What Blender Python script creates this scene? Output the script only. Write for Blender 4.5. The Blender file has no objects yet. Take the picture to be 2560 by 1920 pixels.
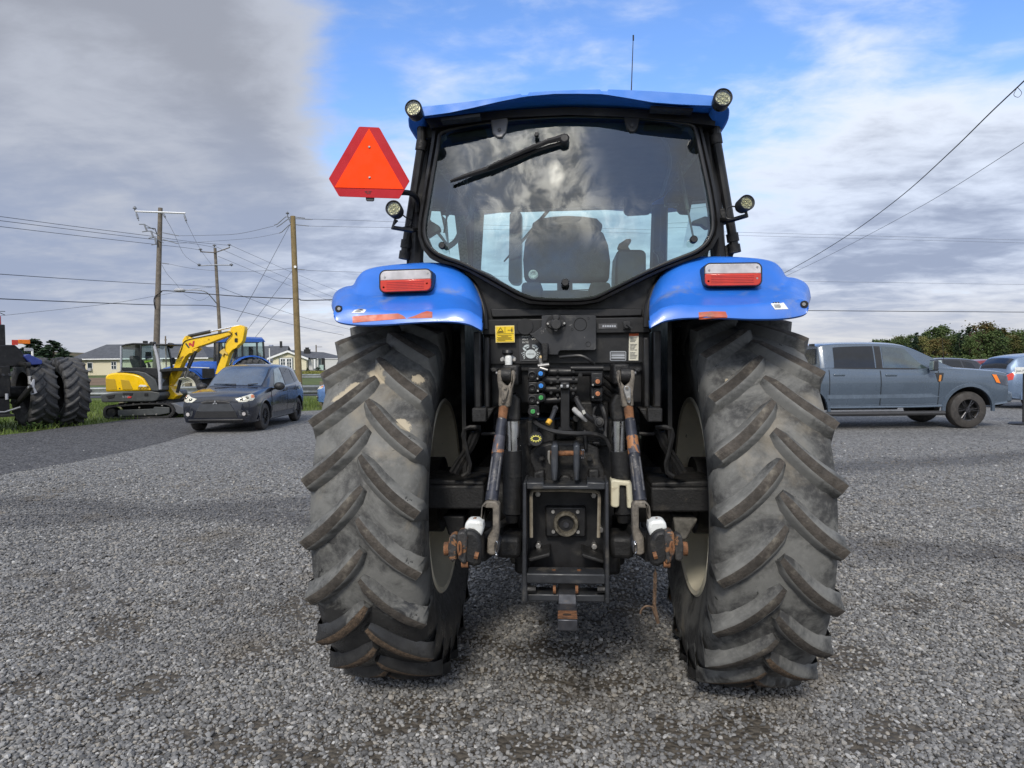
import bpy, bmesh, math, random
import numpy as np
from mathutils import Vector, Matrix, Euler

R_ = math.radians
random.seed(7)
scene = bpy.context.scene
COL = scene.collection

# ------------------------------------------------------------------ camera
FPX, CX, CY = 1750.0, 1280.0, 960.0
CAM = Vector((0.0, -3.71, 1.61))
YAW, PITCH, ROLL = math.atan(134 / 1750.0), math.atan(55 / 1750.0), R_(-0.6)
cam_d = bpy.data.cameras.new('camera')
cam_d.sensor_width = 36.0
cam_d.lens = FPX / 2560.0 * 36.0
cam_d.clip_start, cam_d.clip_end = 0.05, 6000.0
cam = bpy.data.objects.new('camera', cam_d)
COL.objects.link(cam)
CAMR = Matrix.Rotation(YAW, 3, 'Z') @ Matrix.Rotation(R_(90) - PITCH, 3, 'X') @ Matrix.Rotation(ROLL, 3, 'Z')
cam.matrix_world = Matrix.Translation(CAM) @ CAMR.to_4x4()
scene.camera = cam

# ------------------------------------------------------------------ sun, sky, exposure
SUN_EL, SUN_AZ = R_(39.5), R_(8)      # behind the camera, a little to its left, veiled by cloud
SUN_DIR = Vector((-math.sin(SUN_AZ) * math.cos(SUN_EL), -math.cos(SUN_AZ) * math.cos(SUN_EL), math.sin(SUN_EL)))
sun_d = bpy.data.lights.new('sun', 'SUN')
sun_d.energy = 2.0
sun_d.angle = R_(10)
sun_d.color = (1.0, 0.93, 0.82)
sun = bpy.data.objects.new('sun', sun_d)
COL.objects.link(sun)
sun.rotation_euler = SUN_DIR.to_track_quat('Z', 'Y').to_euler()
sun.location = (0, -20, 30)
vs = scene.view_settings
scene.display_settings.display_device = 'sRGB'
vs.view_transform = 'Standard'
vs.look = 'None'
vs.gamma = 1.0
vs.use_curve_mapping = False
vs.exposure = 0.36
try:
    scene.cycles.max_bounces = 5
    scene.cycles.diffuse_bounces = 3
    scene.cycles.glossy_bounces = 3
    scene.cycles.transparent_max_bounces = 16
    scene.cycles.use_denoising = True
except Exception:
    pass


def ray(u, v):
    return (CAMR @ Vector(((u - CX) / FPX, -(v - CY) / FPX, -1.0)))


# ---- node helpers
class NT:
    def __init__(self, tree):
        self.t = tree
        self.n, self.l = tree.nodes, tree.links

    def new(self, typ, **kw):
        nd = self.n.new(typ)
        for k, v in kw.items():
            setattr(nd, k, v)
        return nd

    def set(self, sock, v):
        if hasattr(v, 'is_output') or isinstance(v, bpy.types.NodeSocket):
            self.l.new(v, sock)
        else:
            if isinstance(v, (tuple, list)) and len(v) == 3 and sock.type == 'RGBA':
                v = (*v, 1.0)
            sock.default_value = v

    def math(self, op, a, b=0.0, c=None, clamp=False):
        nd = self.new('ShaderNodeMath', operation=op, use_clamp=clamp)
        self.set(nd.inputs[0], a)
        self.set(nd.inputs[1], b)
        if c is not None:
            self.set(nd.inputs[2], c)
        return nd.outputs[0]

    def vmath(self, op, a, b=None):
        nd = self.new('ShaderNodeVectorMath', operation=op)
        self.set(nd.inputs[0], a)
        if b is not None:
            self.set(nd.inputs[1], b)
        return nd.outputs['Value'] if op in ('DOT_PRODUCT', 'LENGTH') else nd.outputs[0]

    def mix(self, f, a, b, mode='MIX'):
        nd = self.new('ShaderNodeMix', data_type='RGBA', blend_type=mode)
        self.set(nd.inputs[0], f)
        self.set(nd.inputs[6], a)
        self.set(nd.inputs[7], b)
        return nd.outputs[2]

    def noise(self, vec, scale, detail=4, rough=0.55, dist=0.0, w=None):
        nd = self.new('ShaderNodeTexNoise')
        self.set(nd.inputs['Vector'], vec)
        nd.inputs['Scale'].default_value = scale
        nd.inputs['Detail'].default_value = detail
        nd.inputs['Roughness'].default_value = rough
        nd.inputs['Distortion'].default_value = dist
        return nd.outputs['Fac']

    def ss(self, x, lo, hi, a=0.0, b=1.0):
        nd = self.new('ShaderNodeMapRange', interpolation_type='SMOOTHSTEP')
        self.set(nd.inputs[0], x)
        nd.inputs[1].default_value, nd.inputs[2].default_value = lo, hi
        nd.inputs[3].default_value, nd.inputs[4].default_value = a, b
        return nd.outputs[0]


world = bpy.data.worlds.new('World')
scene.world = world
world.use_nodes = True
world.node_tree.nodes.clear()
W = NT(world.node_tree)
sky = W.new('ShaderNodeTexSky', sky_type='NISHITA')
sky.sun_disc = False
sky.sun_elevation = SUN_EL
sky.sun_rotation = math.atan2(SUN_DIR.x, SUN_DIR.y)
sky.altitude = 60
sky.air_density, sky.dust_density, sky.ozone_density = 1.0, 0.4, 2.5
tc = W.new('ShaderNodeTexCoord')
dvec = W.vmath('NORMALIZE', tc.outputs['Generated'])
sep = W.new('ShaderNodeSeparateXYZ')
W.set(sep.inputs[0], dvec)
dz = W.math('MAXIMUM', sep.outputs[2], 0.0)
den = W.math('ADD', dz, 0.16)
comb = W.new('ShaderNodeCombineXYZ')
W.set(comb.inputs[0], W.math('DIVIDE', sep.outputs[0], den))
W.set(comb.inputs[1], W.math('DIVIDE', sep.outputs[1], den))
cp = comb.outputs[0]


def blob(u, v, r_in, r_out):
    """1 inside an angular radius round the sky direction of a picture point, 0 outside."""
    d0 = ray(u, v).normalized()
    dp = W.vmath('DOT_PRODUCT', dvec, tuple(d0))
    return W.ss(dp, math.cos(R_(r_out)), math.cos(R_(r_in)))


def dblob(d0, r_in, r_out):
    dp = W.vmath('DOT_PRODUCT', dvec, tuple(d0))
    return W.ss(dp, math.cos(R_(r_out)), math.cos(R_(r_in)))


def mirror_dir(u, v):
    """Sky direction behind the camera that a leaning rear window shows at a picture point."""
    n_ = Vector((0, -1, 0.1375)).normalized()
    d_ = ray(u, v).normalized()
    return d_ - n_ * (2 * d_.dot(n_))


n_big = W.noise(cp, 1.0, 5, 0.55, 0.5)
n_mid = W.noise(cp, 2.3, 6, 0.58, 0.4)
n_tuft = W.noise(W.vmath('MULTIPLY', cp, (1.0, 1.5, 1.0)), 5.2, 5, 0.6, 0.3)
grey_blob = W.math('MAXIMUM', blob(40, 80, 9, 22), blob(400, 130, 5, 14))
gap = W.math('MAXIMUM', blob(1250, -40, 3, 20), W.math('MAXIMUM', blob(900, 100, 0, 12), W.math('MULTIPLY', blob(1800, -60, 2, 17), 0.9)))
gap = W.math('MAXIMUM', gap, W.math('MULTIPLY', blob(2150, 230, 2, 20), 0.62))
gap = W.math('MAXIMUM', gap, W.math('MULTIPLY', blob(250, 440, 1, 12), 0.9))
gap = W.math('MAXIMUM', gap, W.math('MULTIPLY', blob(1500, -900, 10, 34), 0.55))
rear_gap = dblob(mirror_dir(1700, 345), 2, 8)
gap = W.math('MAXIMUM', gap, rear_gap)
low = W.ss(sep.outputs[2], 0.38, 0.14)
dens = W.math('ADD', W.math('ADD', W.math('MULTIPLY', n_big, 0.36), W.math('MULTIPLY', n_mid, 0.40)), W.math('MULTIPLY', n_tuft, 0.24))
bias = W.math('ADD', W.math('ADD', W.math('MULTIPLY', grey_blob, 0.26), W.math('MULTIPLY', blob(2230, 480, 1, 13), 0.12)), W.math('MULTIPLY', low, 0.115))
bias = W.math('SUBTRACT', bias, W.math('MULTIPLY', gap, 0.155))
dens = W.math('ADD', W.math('ADD', dens, bias), 0.03)
cover = W.ss(dens, 0.36, 0.60)
thick = W.ss(W.math('SUBTRACT', dens, W.math('MULTIPLY', gap, 0.06)), 0.53, 0.76)
c_white = (6.8, 7.3, 8.2)
c_grey = (2.75, 2.95, 3.5)
c_low = (2.75, 3.25, 4.45)
darkc = W.mix(low, c_grey, c_low)
whitec = W.mix(W.ss(sep.outputs[2], 0.14, 0.01), W.mix(low, c_white, (5.9, 6.6, 8.0)), (6.0, 6.0, 6.1))
whitec = W.mix(W.math('MULTIPLY', blob(480, 60, 6, 20), 0.6), whitec, (4.4, 4.9, 5.9))
whitec = W.mix(W.math('MULTIPLY', blob(120, 90, 12, 25), 0.85), whitec, (3.7, 3.95, 4.6))
cloud = W.mix(W.math('MULTIPLY', thick, W.ss(sep.outputs[2], 0.0, 0.10, 0.35, 1.0)), whitec, darkc)
blue = W.mix(1.0, sky.outputs[0], (1.25, 1.5, 1.9), 'MULTIPLY')
blue = W.mix(W.math('MULTIPLY', low, 0.6), blue, (4.2, 5.6, 7.8))
sd = W.vmath('DOT_PRODUCT', dvec, tuple(SUN_DIR))
n_wisp = W.noise(W.vmath('MULTIPLY', cp, (1.0, 0.8, 1.0)), 11.0, 6, 0.62, 0.9)
bank = W.math('MAXIMUM', W.math('MAXIMUM', dblob(mirror_dir(1190, 320), 4, 10.5), dblob(mirror_dir(1400, 290), 5, 10)), dblob(mirror_dir(1600, 390), 3, 8))
glow = W.math('MULTIPLY', bank, W.ss(W.math('ADD', W.math('MULTIPLY', n_wisp, 0.7), W.math('MULTIPLY', n_mid, 0.3)), 0.42, 0.60, 0.06, 1.0))
glow = W.math('ADD', W.math('MULTIPLY', glow, 40.0), W.math('MULTIPLY', W.math('MULTIPLY', dblob(mirror_dir(1376, 432), 0.1, 1.3), n_wisp), 80.0))
glow = W.math('MULTIPLY', glow, W.math('SUBTRACT', 1.0, rear_gap))
glow = W.math('ADD', glow, W.math('MULTIPLY', W.ss(sd, math.cos(R_(60)), math.cos(R_(8))), 2.5))
gmul = W.new('ShaderNodeVectorMath', operation='SCALE')
gmul.inputs[0].default_value = (1.0, 0.94, 0.82)
W.set(gmul.inputs['Scale'], glow)
base = W.mix(1.0, W.mix(cover, blue, cloud), gmul.outputs[0], 'ADD')
bg = W.new('ShaderNodeBackground')
W.set(bg.inputs[0], base)
bg.inputs[1].default_value = 0.1
try:
    world.cycles.sampling_method = 'MANUAL'
    world.cycles.sample_map_resolution = 512
except Exception:
    pass
wo = W.new('ShaderNodeOutputWorld')
W.l.new(bg.outputs[0], wo.inputs[0])

# ------------------------------------------------------------------ materials
MATS = {}


def mat(name, col, rough=0.5, metal=0.0, var=0.12, vs_=6.0, bump=0.0, bs=60.0, dirt=None, coat=0.0, spec=0.5, worn=None, rand=0.0):
    """Painted / bare surface: colour with uneven wear, optional dirt (col, amount, scale) and bump."""
    if name in MATS:
        return MATS[name]
    m = bpy.data.materials.new(name)
    m.use_nodes = True
    t = NT(m.node_tree)
    b = t.n['Principled BSDF']
    tcn = t.new('ShaderNodeTexCoord')
    oc = tcn.outputs['Object']
    n1 = t.noise(oc, vs_, 3, 0.6)
    c = t.mix(W1(t, n1, 0.3, 0.7), tuple(x * (1 - var) for x in col), tuple(min(1, x * (1 + var)) for x in col))
    rg = t.ss(t.noise(oc, vs_ * 2.3, 2, 0.6), 0.3, 0.7, max(0.02, rough - 0.08), min(1, rough + 0.10))
    if dirt:
        dc, da, dscale = dirt
        f = t.ss(t.noise(oc, dscale, 5, 0.65, 0.3), 0.62 - 0.3 * da, 0.80 - 0.2 * da)
        f = t.math('MULTIPLY', f, min(1.0, 0.55 + da * 0.6))
        c = t.mix(f, c, dc)
        rg = t.math('MAXIMUM', rg, t.math('MULTIPLY', f, 0.85))
    if worn:
        wc, wa, wsc = worn
        f = t.ss(t.noise(oc, wsc, 4, 0.7, 0.6), 0.70 - 0.25 * wa, 0.74 - 0.25 * wa)
        c = t.mix(f, c, wc)
    if rand:
        oi = t.new('ShaderNodeObjectInfo')
        k = t.math('ADD', 1.0 - rand, t.math('MULTIPLY', oi.outputs['Random'], 2 * rand))
        vm = t.new('ShaderNodeVectorMath', operation='SCALE')
        t.set(vm.inputs[0], c)
        t.set(vm.inputs['Scale'], k)
        c = vm.outputs[0]
    t.set(b.inputs['Base Color'], c)
    t.set(b.inputs['Roughness'], rg)
    b.inputs['Metallic'].default_value = metal
    b.inputs['Specular IOR Level'].default_value = spec
    b.inputs['Coat Weight'].default_value = coat
    b.inputs['Coat Roughness'].default_value = 0.08
    if bump:
        bn = t.new('ShaderNodeBump')
        bn.inputs['Strength'].default_value = bump
        bn.inputs['Distance'].default_value = 0.01
        t.set(bn.inputs['Height'], t.noise(oc, bs, 3, 0.6))
        t.l.new(bn.outputs[0], b.inputs['Normal'])
    MATS[name] = m
    return m


def W1(t, x, lo, hi):
    return t.ss(x, lo, hi)


def glass(name, tint=(0.62, 0.78, 0.76), refl=1.0):
    if name in MATS:
        return MATS[name]
    m = bpy.data.materials.new(name)
    m.use_nodes = True
    t = NT(m.node_tree)
    t.n.clear()
    out = t.new('ShaderNodeOutputMaterial')
    tr = t.new('ShaderNodeBsdfTransparent')
    tr.inputs[0].default_value = (*tint, 1)
    gl = t.new('ShaderNodeBsdfGlossy')
    gl.inputs['Roughness'].default_value = 0.015
    gl.inputs['Color'].default_value = (0.95, 0.97, 0.96, 1)
    fr = t.new('ShaderNodeFresnel')
    fr.inputs[0].default_value = 1.52
    df = t.new('ShaderNodeBsdfDiffuse')
    df.inputs[0].default_value = (0.35, 0.36, 0.33, 1)
    tcn = t.new('ShaderNodeTexCoord')
    dust = t.math('MULTIPLY', t.ss(t.noise(tcn.outputs['Object'], 5, 4, 0.65), 0.35, 0.8), 0.03)
    mx0 = t.new('ShaderNodeMixShader')
    t.set(mx0.inputs[0], dust)
    t.l.new(tr.outputs[0], mx0.inputs[1])
    t.l.new(df.outputs[0], mx0.inputs[2])
    mx = t.new('ShaderNodeMixShader')
    t.set(mx.inputs[0], t.math('MULTIPLY', fr.outputs[0], refl, clamp=True))
    t.l.new(mx0.outputs[0], mx.inputs[1])
    t.l.new(gl.outputs[0], mx.inputs[2])
    t.l.new(mx.outputs[0], out.inputs[0])
    MATS[name] = m
    return m


BLUE = mat('blue_paint', (0.020, 0.145, 0.58), 0.36, var=0.10, vs_=3, coat=0.12, dirt=((0.22, 0.24, 0.28), 0.16, 5))
BLACK = mat('black_paint', (0.0105, 0.0105, 0.0115), 0.45, var=0.3, vs_=9, dirt=((0.075, 0.070, 0.062), 0.15, 7), bump=0.05, spec=0.4)
BLACKD = mat('black_casting', (0.0115, 0.0115, 0.012), 0.55, var=0.3, vs_=14, dirt=((0.070, 0.062, 0.050), 0.24, 11), bump=0.25, bs=90, spec=0.4)
DARKSTEEL = mat('dark_worn_steel', (0.045, 0.047, 0.055), 0.42, 0.4, var=0.3, vs_=18, dirt=((0.16, 0.135, 0.10), 0.30, 12), bump=0.15)
RUBBERTRIM = mat('rubber_trim', (0.012, 0.012, 0.013), 0.42, var=0.2)
PLASTIC = mat('black_plastic', (0.017, 0.017, 0.018), 0.5, var=0.25, vs_=12, dirt=((0.10, 0.095, 0.085), 0.18, 9))
CHROME = mat('chrome_rod', (0.62, 0.62, 0.63), 0.22, 1.0, var=0.1, dirt=((0.20, 0.16, 0.11), 0.12, 20))
STEEL = mat('bright_steel', (0.42, 0.41, 0.39), 0.38, 0.8, var=0.2, vs_=30, dirt=((0.18, 0.12, 0.08), 0.25, 30))
RUST = mat('rusty_steel', (0.17, 0.075, 0.032), 0.8, 0.1, var=0.4, vs_=30, bump=0.4, bs=120, dirt=((0.05, 0.045, 0.04), 0.35, 25))
MUDSTEEL = mat('dusty_forged_steel', (0.16, 0.14, 0.115), 0.7, 0.15, var=0.3, vs_=28, bump=0.3, bs=90, dirt=((0.05, 0.048, 0.045), 0.45, 22))
CREAM = mat('cream_rim_paint', (0.80, 0.75, 0.60), 0.5, var=0.08, vs_=5, dirt=((0.22, 0.18, 0.12), 0.12, 6), worn=((0.06, 0.05, 0.04), 0.06, 16))
WHITEP = mat('white_plastic', (0.62, 0.63, 0.61), 0.45, var=0.06, dirt=((0.25, 0.20, 0.14), 0.2, 22))
SEATM = mat('seat_fabric', (0.030, 0.031, 0.033), 0.9, var=0.25, vs_=20, bump=0.3, bs=200)
REDLENS = mat('red_lens', (0.55, 0.032, 0.012), 0.18, var=0.12, vs_=10, coat=0.4)
CLEARLENS = mat('clear_lens', (0.56, 0.53, 0.52), 0.16, 0.25, var=0.18, vs_=14, coat=0.5)
AMBER = mat('amber_lens', (0.75, 0.19, 0.012), 0.2, var=0.1)
LEDCELL = mat('led_reflector', (0.62, 0.60, 0.42), 0.25, 0.35, var=0.2, vs_=60)
ORANGE = mat('fluorescent_orange_film', (1.0, 0.060, 0.006), 0.6, var=0.03, spec=0.12)
SMVRED = mat('red_reflective_border', (0.42, 0.010, 0.018), 0.5, var=0.08, spec=0.2)
YELLOWD = mat('yellow_decal', (0.80, 0.56, 0.01), 0.45, var=0.05)
WHITED = mat('white_decal', (0.66, 0.67, 0.65), 0.5, var=0.08, vs_=20)
BLACKINK = mat('black_print', (0.02, 0.02, 0.02), 0.6)
GREYPRINT = mat('grey_print', (0.20, 0.20, 0.20), 0.6)
SILVERD = mat('silver_decal', (0.40, 0.42, 0.45), 0.35, 0.4)
CAPBLUE = mat('blue_cap', (0.035, 0.22, 0.62), 0.5, var=0.15, vs_=40)
CAPGREEN = mat('green_cap', (0.05, 0.29, 0.075), 0.5, var=0.15, vs_=40)
CAPCOPPER = mat('copper_cap', (0.42, 0.16, 0.07), 0.5, var=0.2, vs_=40)
YELLOW = mat('yellow_paint', (0.80, 0.50, 0.006), 0.33, var=0.06, vs_=3, coat=0.3, dirt=((0.3, 0.22, 0.1), 0.06, 5))
YELLOWG = mat('yellow_mesh_grille', (0.42, 0.27, 0.006), 0.6, var=0.15, vs_=80)
DGREY = mat('dark_grey_paint', (0.055, 0.060, 0.062), 0.45, var=0.12)
LGREY = mat('light_grey_paint', (0.36, 0.37, 0.40), 0.4, var=0.08)
GLASS = glass('tractor_glass', (0.70, 0.86, 0.84), 1.7)
GLASSC = glass('cab_glass', (0.76, 0.87, 0.85), 1.2)
BLUER = mat('blue_roof_paint', (0.026, 0.175, 0.60), 0.5, var=0.06, vs_=3, dirt=((0.2, 0.2, 0.2), 0.05, 5))
DGLASS = mat('tinted_car_glass', (0.012, 0.014, 0.018), 0.05, var=0.1, spec=0.45)


# ---- tyres: dusty rubber
def tyre_mat(name, base, dust, tan, amount, stains=(), wet=None):
    m = bpy.data.materials.new(name)
    m.use_nodes = True
    t = NT(m.node_tree)
    b = t.n['Principled BSDF']
    tcn = t.new('ShaderNodeTexCoord')
    oc = tcn.outputs['Object']
    oi = t.new('ShaderNodeObjectInfo')
    vo = t.vmath('ADD', oc, t.vmath('MULTIPLY', oi.outputs['Location'], (3.1, 2.3, 1.7)))
    c = t.mix(t.ss(t.noise(vo, 3.2, 6, 0.68, 0.8), 0.38, 0.60), base, dust)
    c = t.mix(t.math('MULTIPLY', t.ss(t.noise(vo, 38, 5, 0.7), 0.42, 0.75), 0.45), c, tuple(x * 1.45 for x in dust))
    c = t.mix(t.math('MULTIPLY', t.ss(t.noise(vo, 2.1, 6, 0.6, 0.6), 0.60 - amount * 0.06, 0.68), amount), c, tan)
    c = t.mix(t.math('MULTIPLY', t.ss(t.noise(vo, 6.5, 6, 0.72, 1.2), 0.655, 0.672), 0.9), c, (0.012, 0.012, 0.012))
    gp = t.new('ShaderNodeNewGeometry').outputs['Position']
    wob = t.math('MULTIPLY', t.math('SUBTRACT', t.noise(vo, 16, 4, 0.7), 0.5), 0.10)
    for (cx, cy, cz), rr in stains:      # splashes of dried clay
        dd = t.math('ADD', t.vmath('LENGTH', t.vmath('SUBTRACT', gp, (cx, cy, cz))), wob)
        c = t.mix(t.ss(dd, rr, rr * 0.72, 0.0, 0.9), c, (0.42, 0.36, 0.26))
    rgh = t.ss(t.noise(vo, 9, 3), 0.3, 0.7, 0.62, 0.88)
    if wet:                              # still wet from a puddle, with an uneven tide line
        sp3 = t.new('ShaderNodeSeparateXYZ')
        t.set(sp3.inputs[0], gp)
        side = t.ss(sp3.outputs[0], 0.2, -0.2, wet[1], wet[0])
        lev = t.math('SUBTRACT', t.math('ADD', sp3.outputs[2], t.math('MULTIPLY', t.math('SUBTRACT', t.noise(vo, 5.5, 5, 0.7, 0.8), 0.5), 0.55)), side)
        wf = t.ss(lev, 0.03, -0.03)
        c = t.mix(t.math('MULTIPLY', wf, 0.85), c, (0.014, 0.014, 0.015))
        rgh = t.math('SUBTRACT', rgh, t.math('MULTIPLY', wf, 0.38))
    t.set(b.inputs['Base Color'], c)
    t.set(b.inputs['Roughness'], rgh)
    bn = t.new('ShaderNodeBump')
    bn.inputs['Strength'].default_value = 0.35
    bn.inputs['Distance'].default_value = 0.01
    hh = t.math('ADD', t.noise(vo, 9, 4, 0.6), t.math('MULTIPLY', t.noise(vo, 70, 4, 0.7), 0.25))
    t.set(bn.inputs['Height'], hh)
    t.l.new(bn.outputs[0], b.inputs['Normal'])
    MATS[name] = m
    return m


TYREN = tyre_mat('newer_tyre_rubber', (0.022, 0.022, 0.024), (0.055, 0.055, 0.056), (0.08, 0.075, 0.065), 0.2)
CARTYRE = tyre_mat('car_tyre_rubber', (0.020, 0.019, 0.018), (0.045, 0.040, 0.036), (0.07, 0.06, 0.05), 0.2)
LUGTOP = mat('packed_soil_on_lug', (0.050, 0.043, 0.036), 0.9, var=0.3, vs_=24, bump=0.6, bs=110, dirt=((0.20, 0.18, 0.145), 0.26, 9), rand=0.22)
LUGMUD = mat('brown_mud_crust', (0.105, 0.072, 0.046), 0.95, var=0.45, vs_=60, bump=1.0, bs=160, dirt=((0.035, 0.030, 0.026), 0.3, 30))


# ------------------------------------------------------------------ picture tracing
CROP = {'A': (0, 0, 2212 / 2560.), 'B': (980, 180, 2212 / 900.), 'C': (1150, 760, 1948 / 540.), 'D': (1020, 1100, 2212 / 770.),
        'E': (0, 780, 2212 / 820.), 'F': (1980, 780, 2212 / 580.), 'G': (0, 480, 2212 / 880.), 'H': (720, 620, 1391 / 520.),
        'I': (1600, 620, 1498 / 560.), 'S': (790, 280, 1336 / 290.), 'X': (220, 840, 1961 / 260.), 'T': (0, 780, 1452 / 280.),
        'Q': (400, 830, 2147 / 220.), 'P': (2280, 820, 1720 / 280.), 'K': (640, 840, 2212 / 220.), 'J': (0, 800, 1659 / 120.),
        'L': (960, 460, 2074 / 300.), 'M': (1640, 460, 2074 / 300.), 'N': (1280, 880, 1659 / 280.), 'U': (1060, 1230, 1858 / 280.),
        'Z': (1500, 1180, 1310 / 300.), 'Y': (320, 500, 1659 / 300.), 'R': (660, 500, 1508 / 200.), 'O': (1230, 780, 2212 / 190.)}


def px(k, u, v):
    x0, y0, s = CROP[k]
    return x0 + u / s, y0 + v / s


def V(k, u, v, Y, b=0.0):
    """World point seen at a traced picture point on the plane y = Y + b * z."""
    d = ray(*px(k, u, v))
    t = (Y + b * CAM.z - CAM.y) / (d.y - b * d.z)
    return CAM + d * t


RGT = Vector((math.cos(YAW), math.sin(YAW), 0))
FWD = Vector((-math.sin(YAW), math.cos(YAW), 0))


def T(k, u, v, D):
    """(right, depth, z) of a traced point at ground-plan depth D from the camera."""
    d = ray(*px(k, u, v))
    t = D / d.dot(FWD)
    p = d * t
    return p.dot(RGT), D, CAM.z + p.z


def bgw(xc, D, z=0.0):
    return Vector((CAM.x, CAM.y, 0)) + RGT * xc + FWD * D + Vector((0, 0, z))


def G(k, u, v, z=0.0):
    """Ground point (right, depth) under a traced picture point."""
    d = ray(*px(k, u, v))
    t = (z - CAM.z) / d.z
    p = d * t
    return p.dot(RGT), p.dot(FWD)


def on_tyre(k, u, v, r=0.872):
    """Traced point on the rear face of a rear tyre's tread."""
    d = ray(*px(k, u, v))
    best = None
    for i in range(120):
        p = CAM + d * ((-0.9 + i * 0.0075 - CAM.y) / d.y)
        e = abs(math.hypot(p.y, p.z - 0.905) - r)
        if best is None or e < best[0]:
            best = (e, p)
    return tuple(best[1])


TYRE = tyre_mat('dusty_tyre_rubber', (0.034, 0.034, 0.034), (0.138, 0.138, 0.130), (0.24, 0.21, 0.16), 0.6,
                [(on_tyre('H', 640, 860), 0.066), (on_tyre('H', 380, 1025), 0.060), (on_tyre('H', 450, 980), 0.06), (on_tyre('H', 880, 865), 0.035), (on_tyre('H', 760, 1195), 0.045), (on_tyre('I', 620, 900), 0.03)], (0.56, 0.14))


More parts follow.
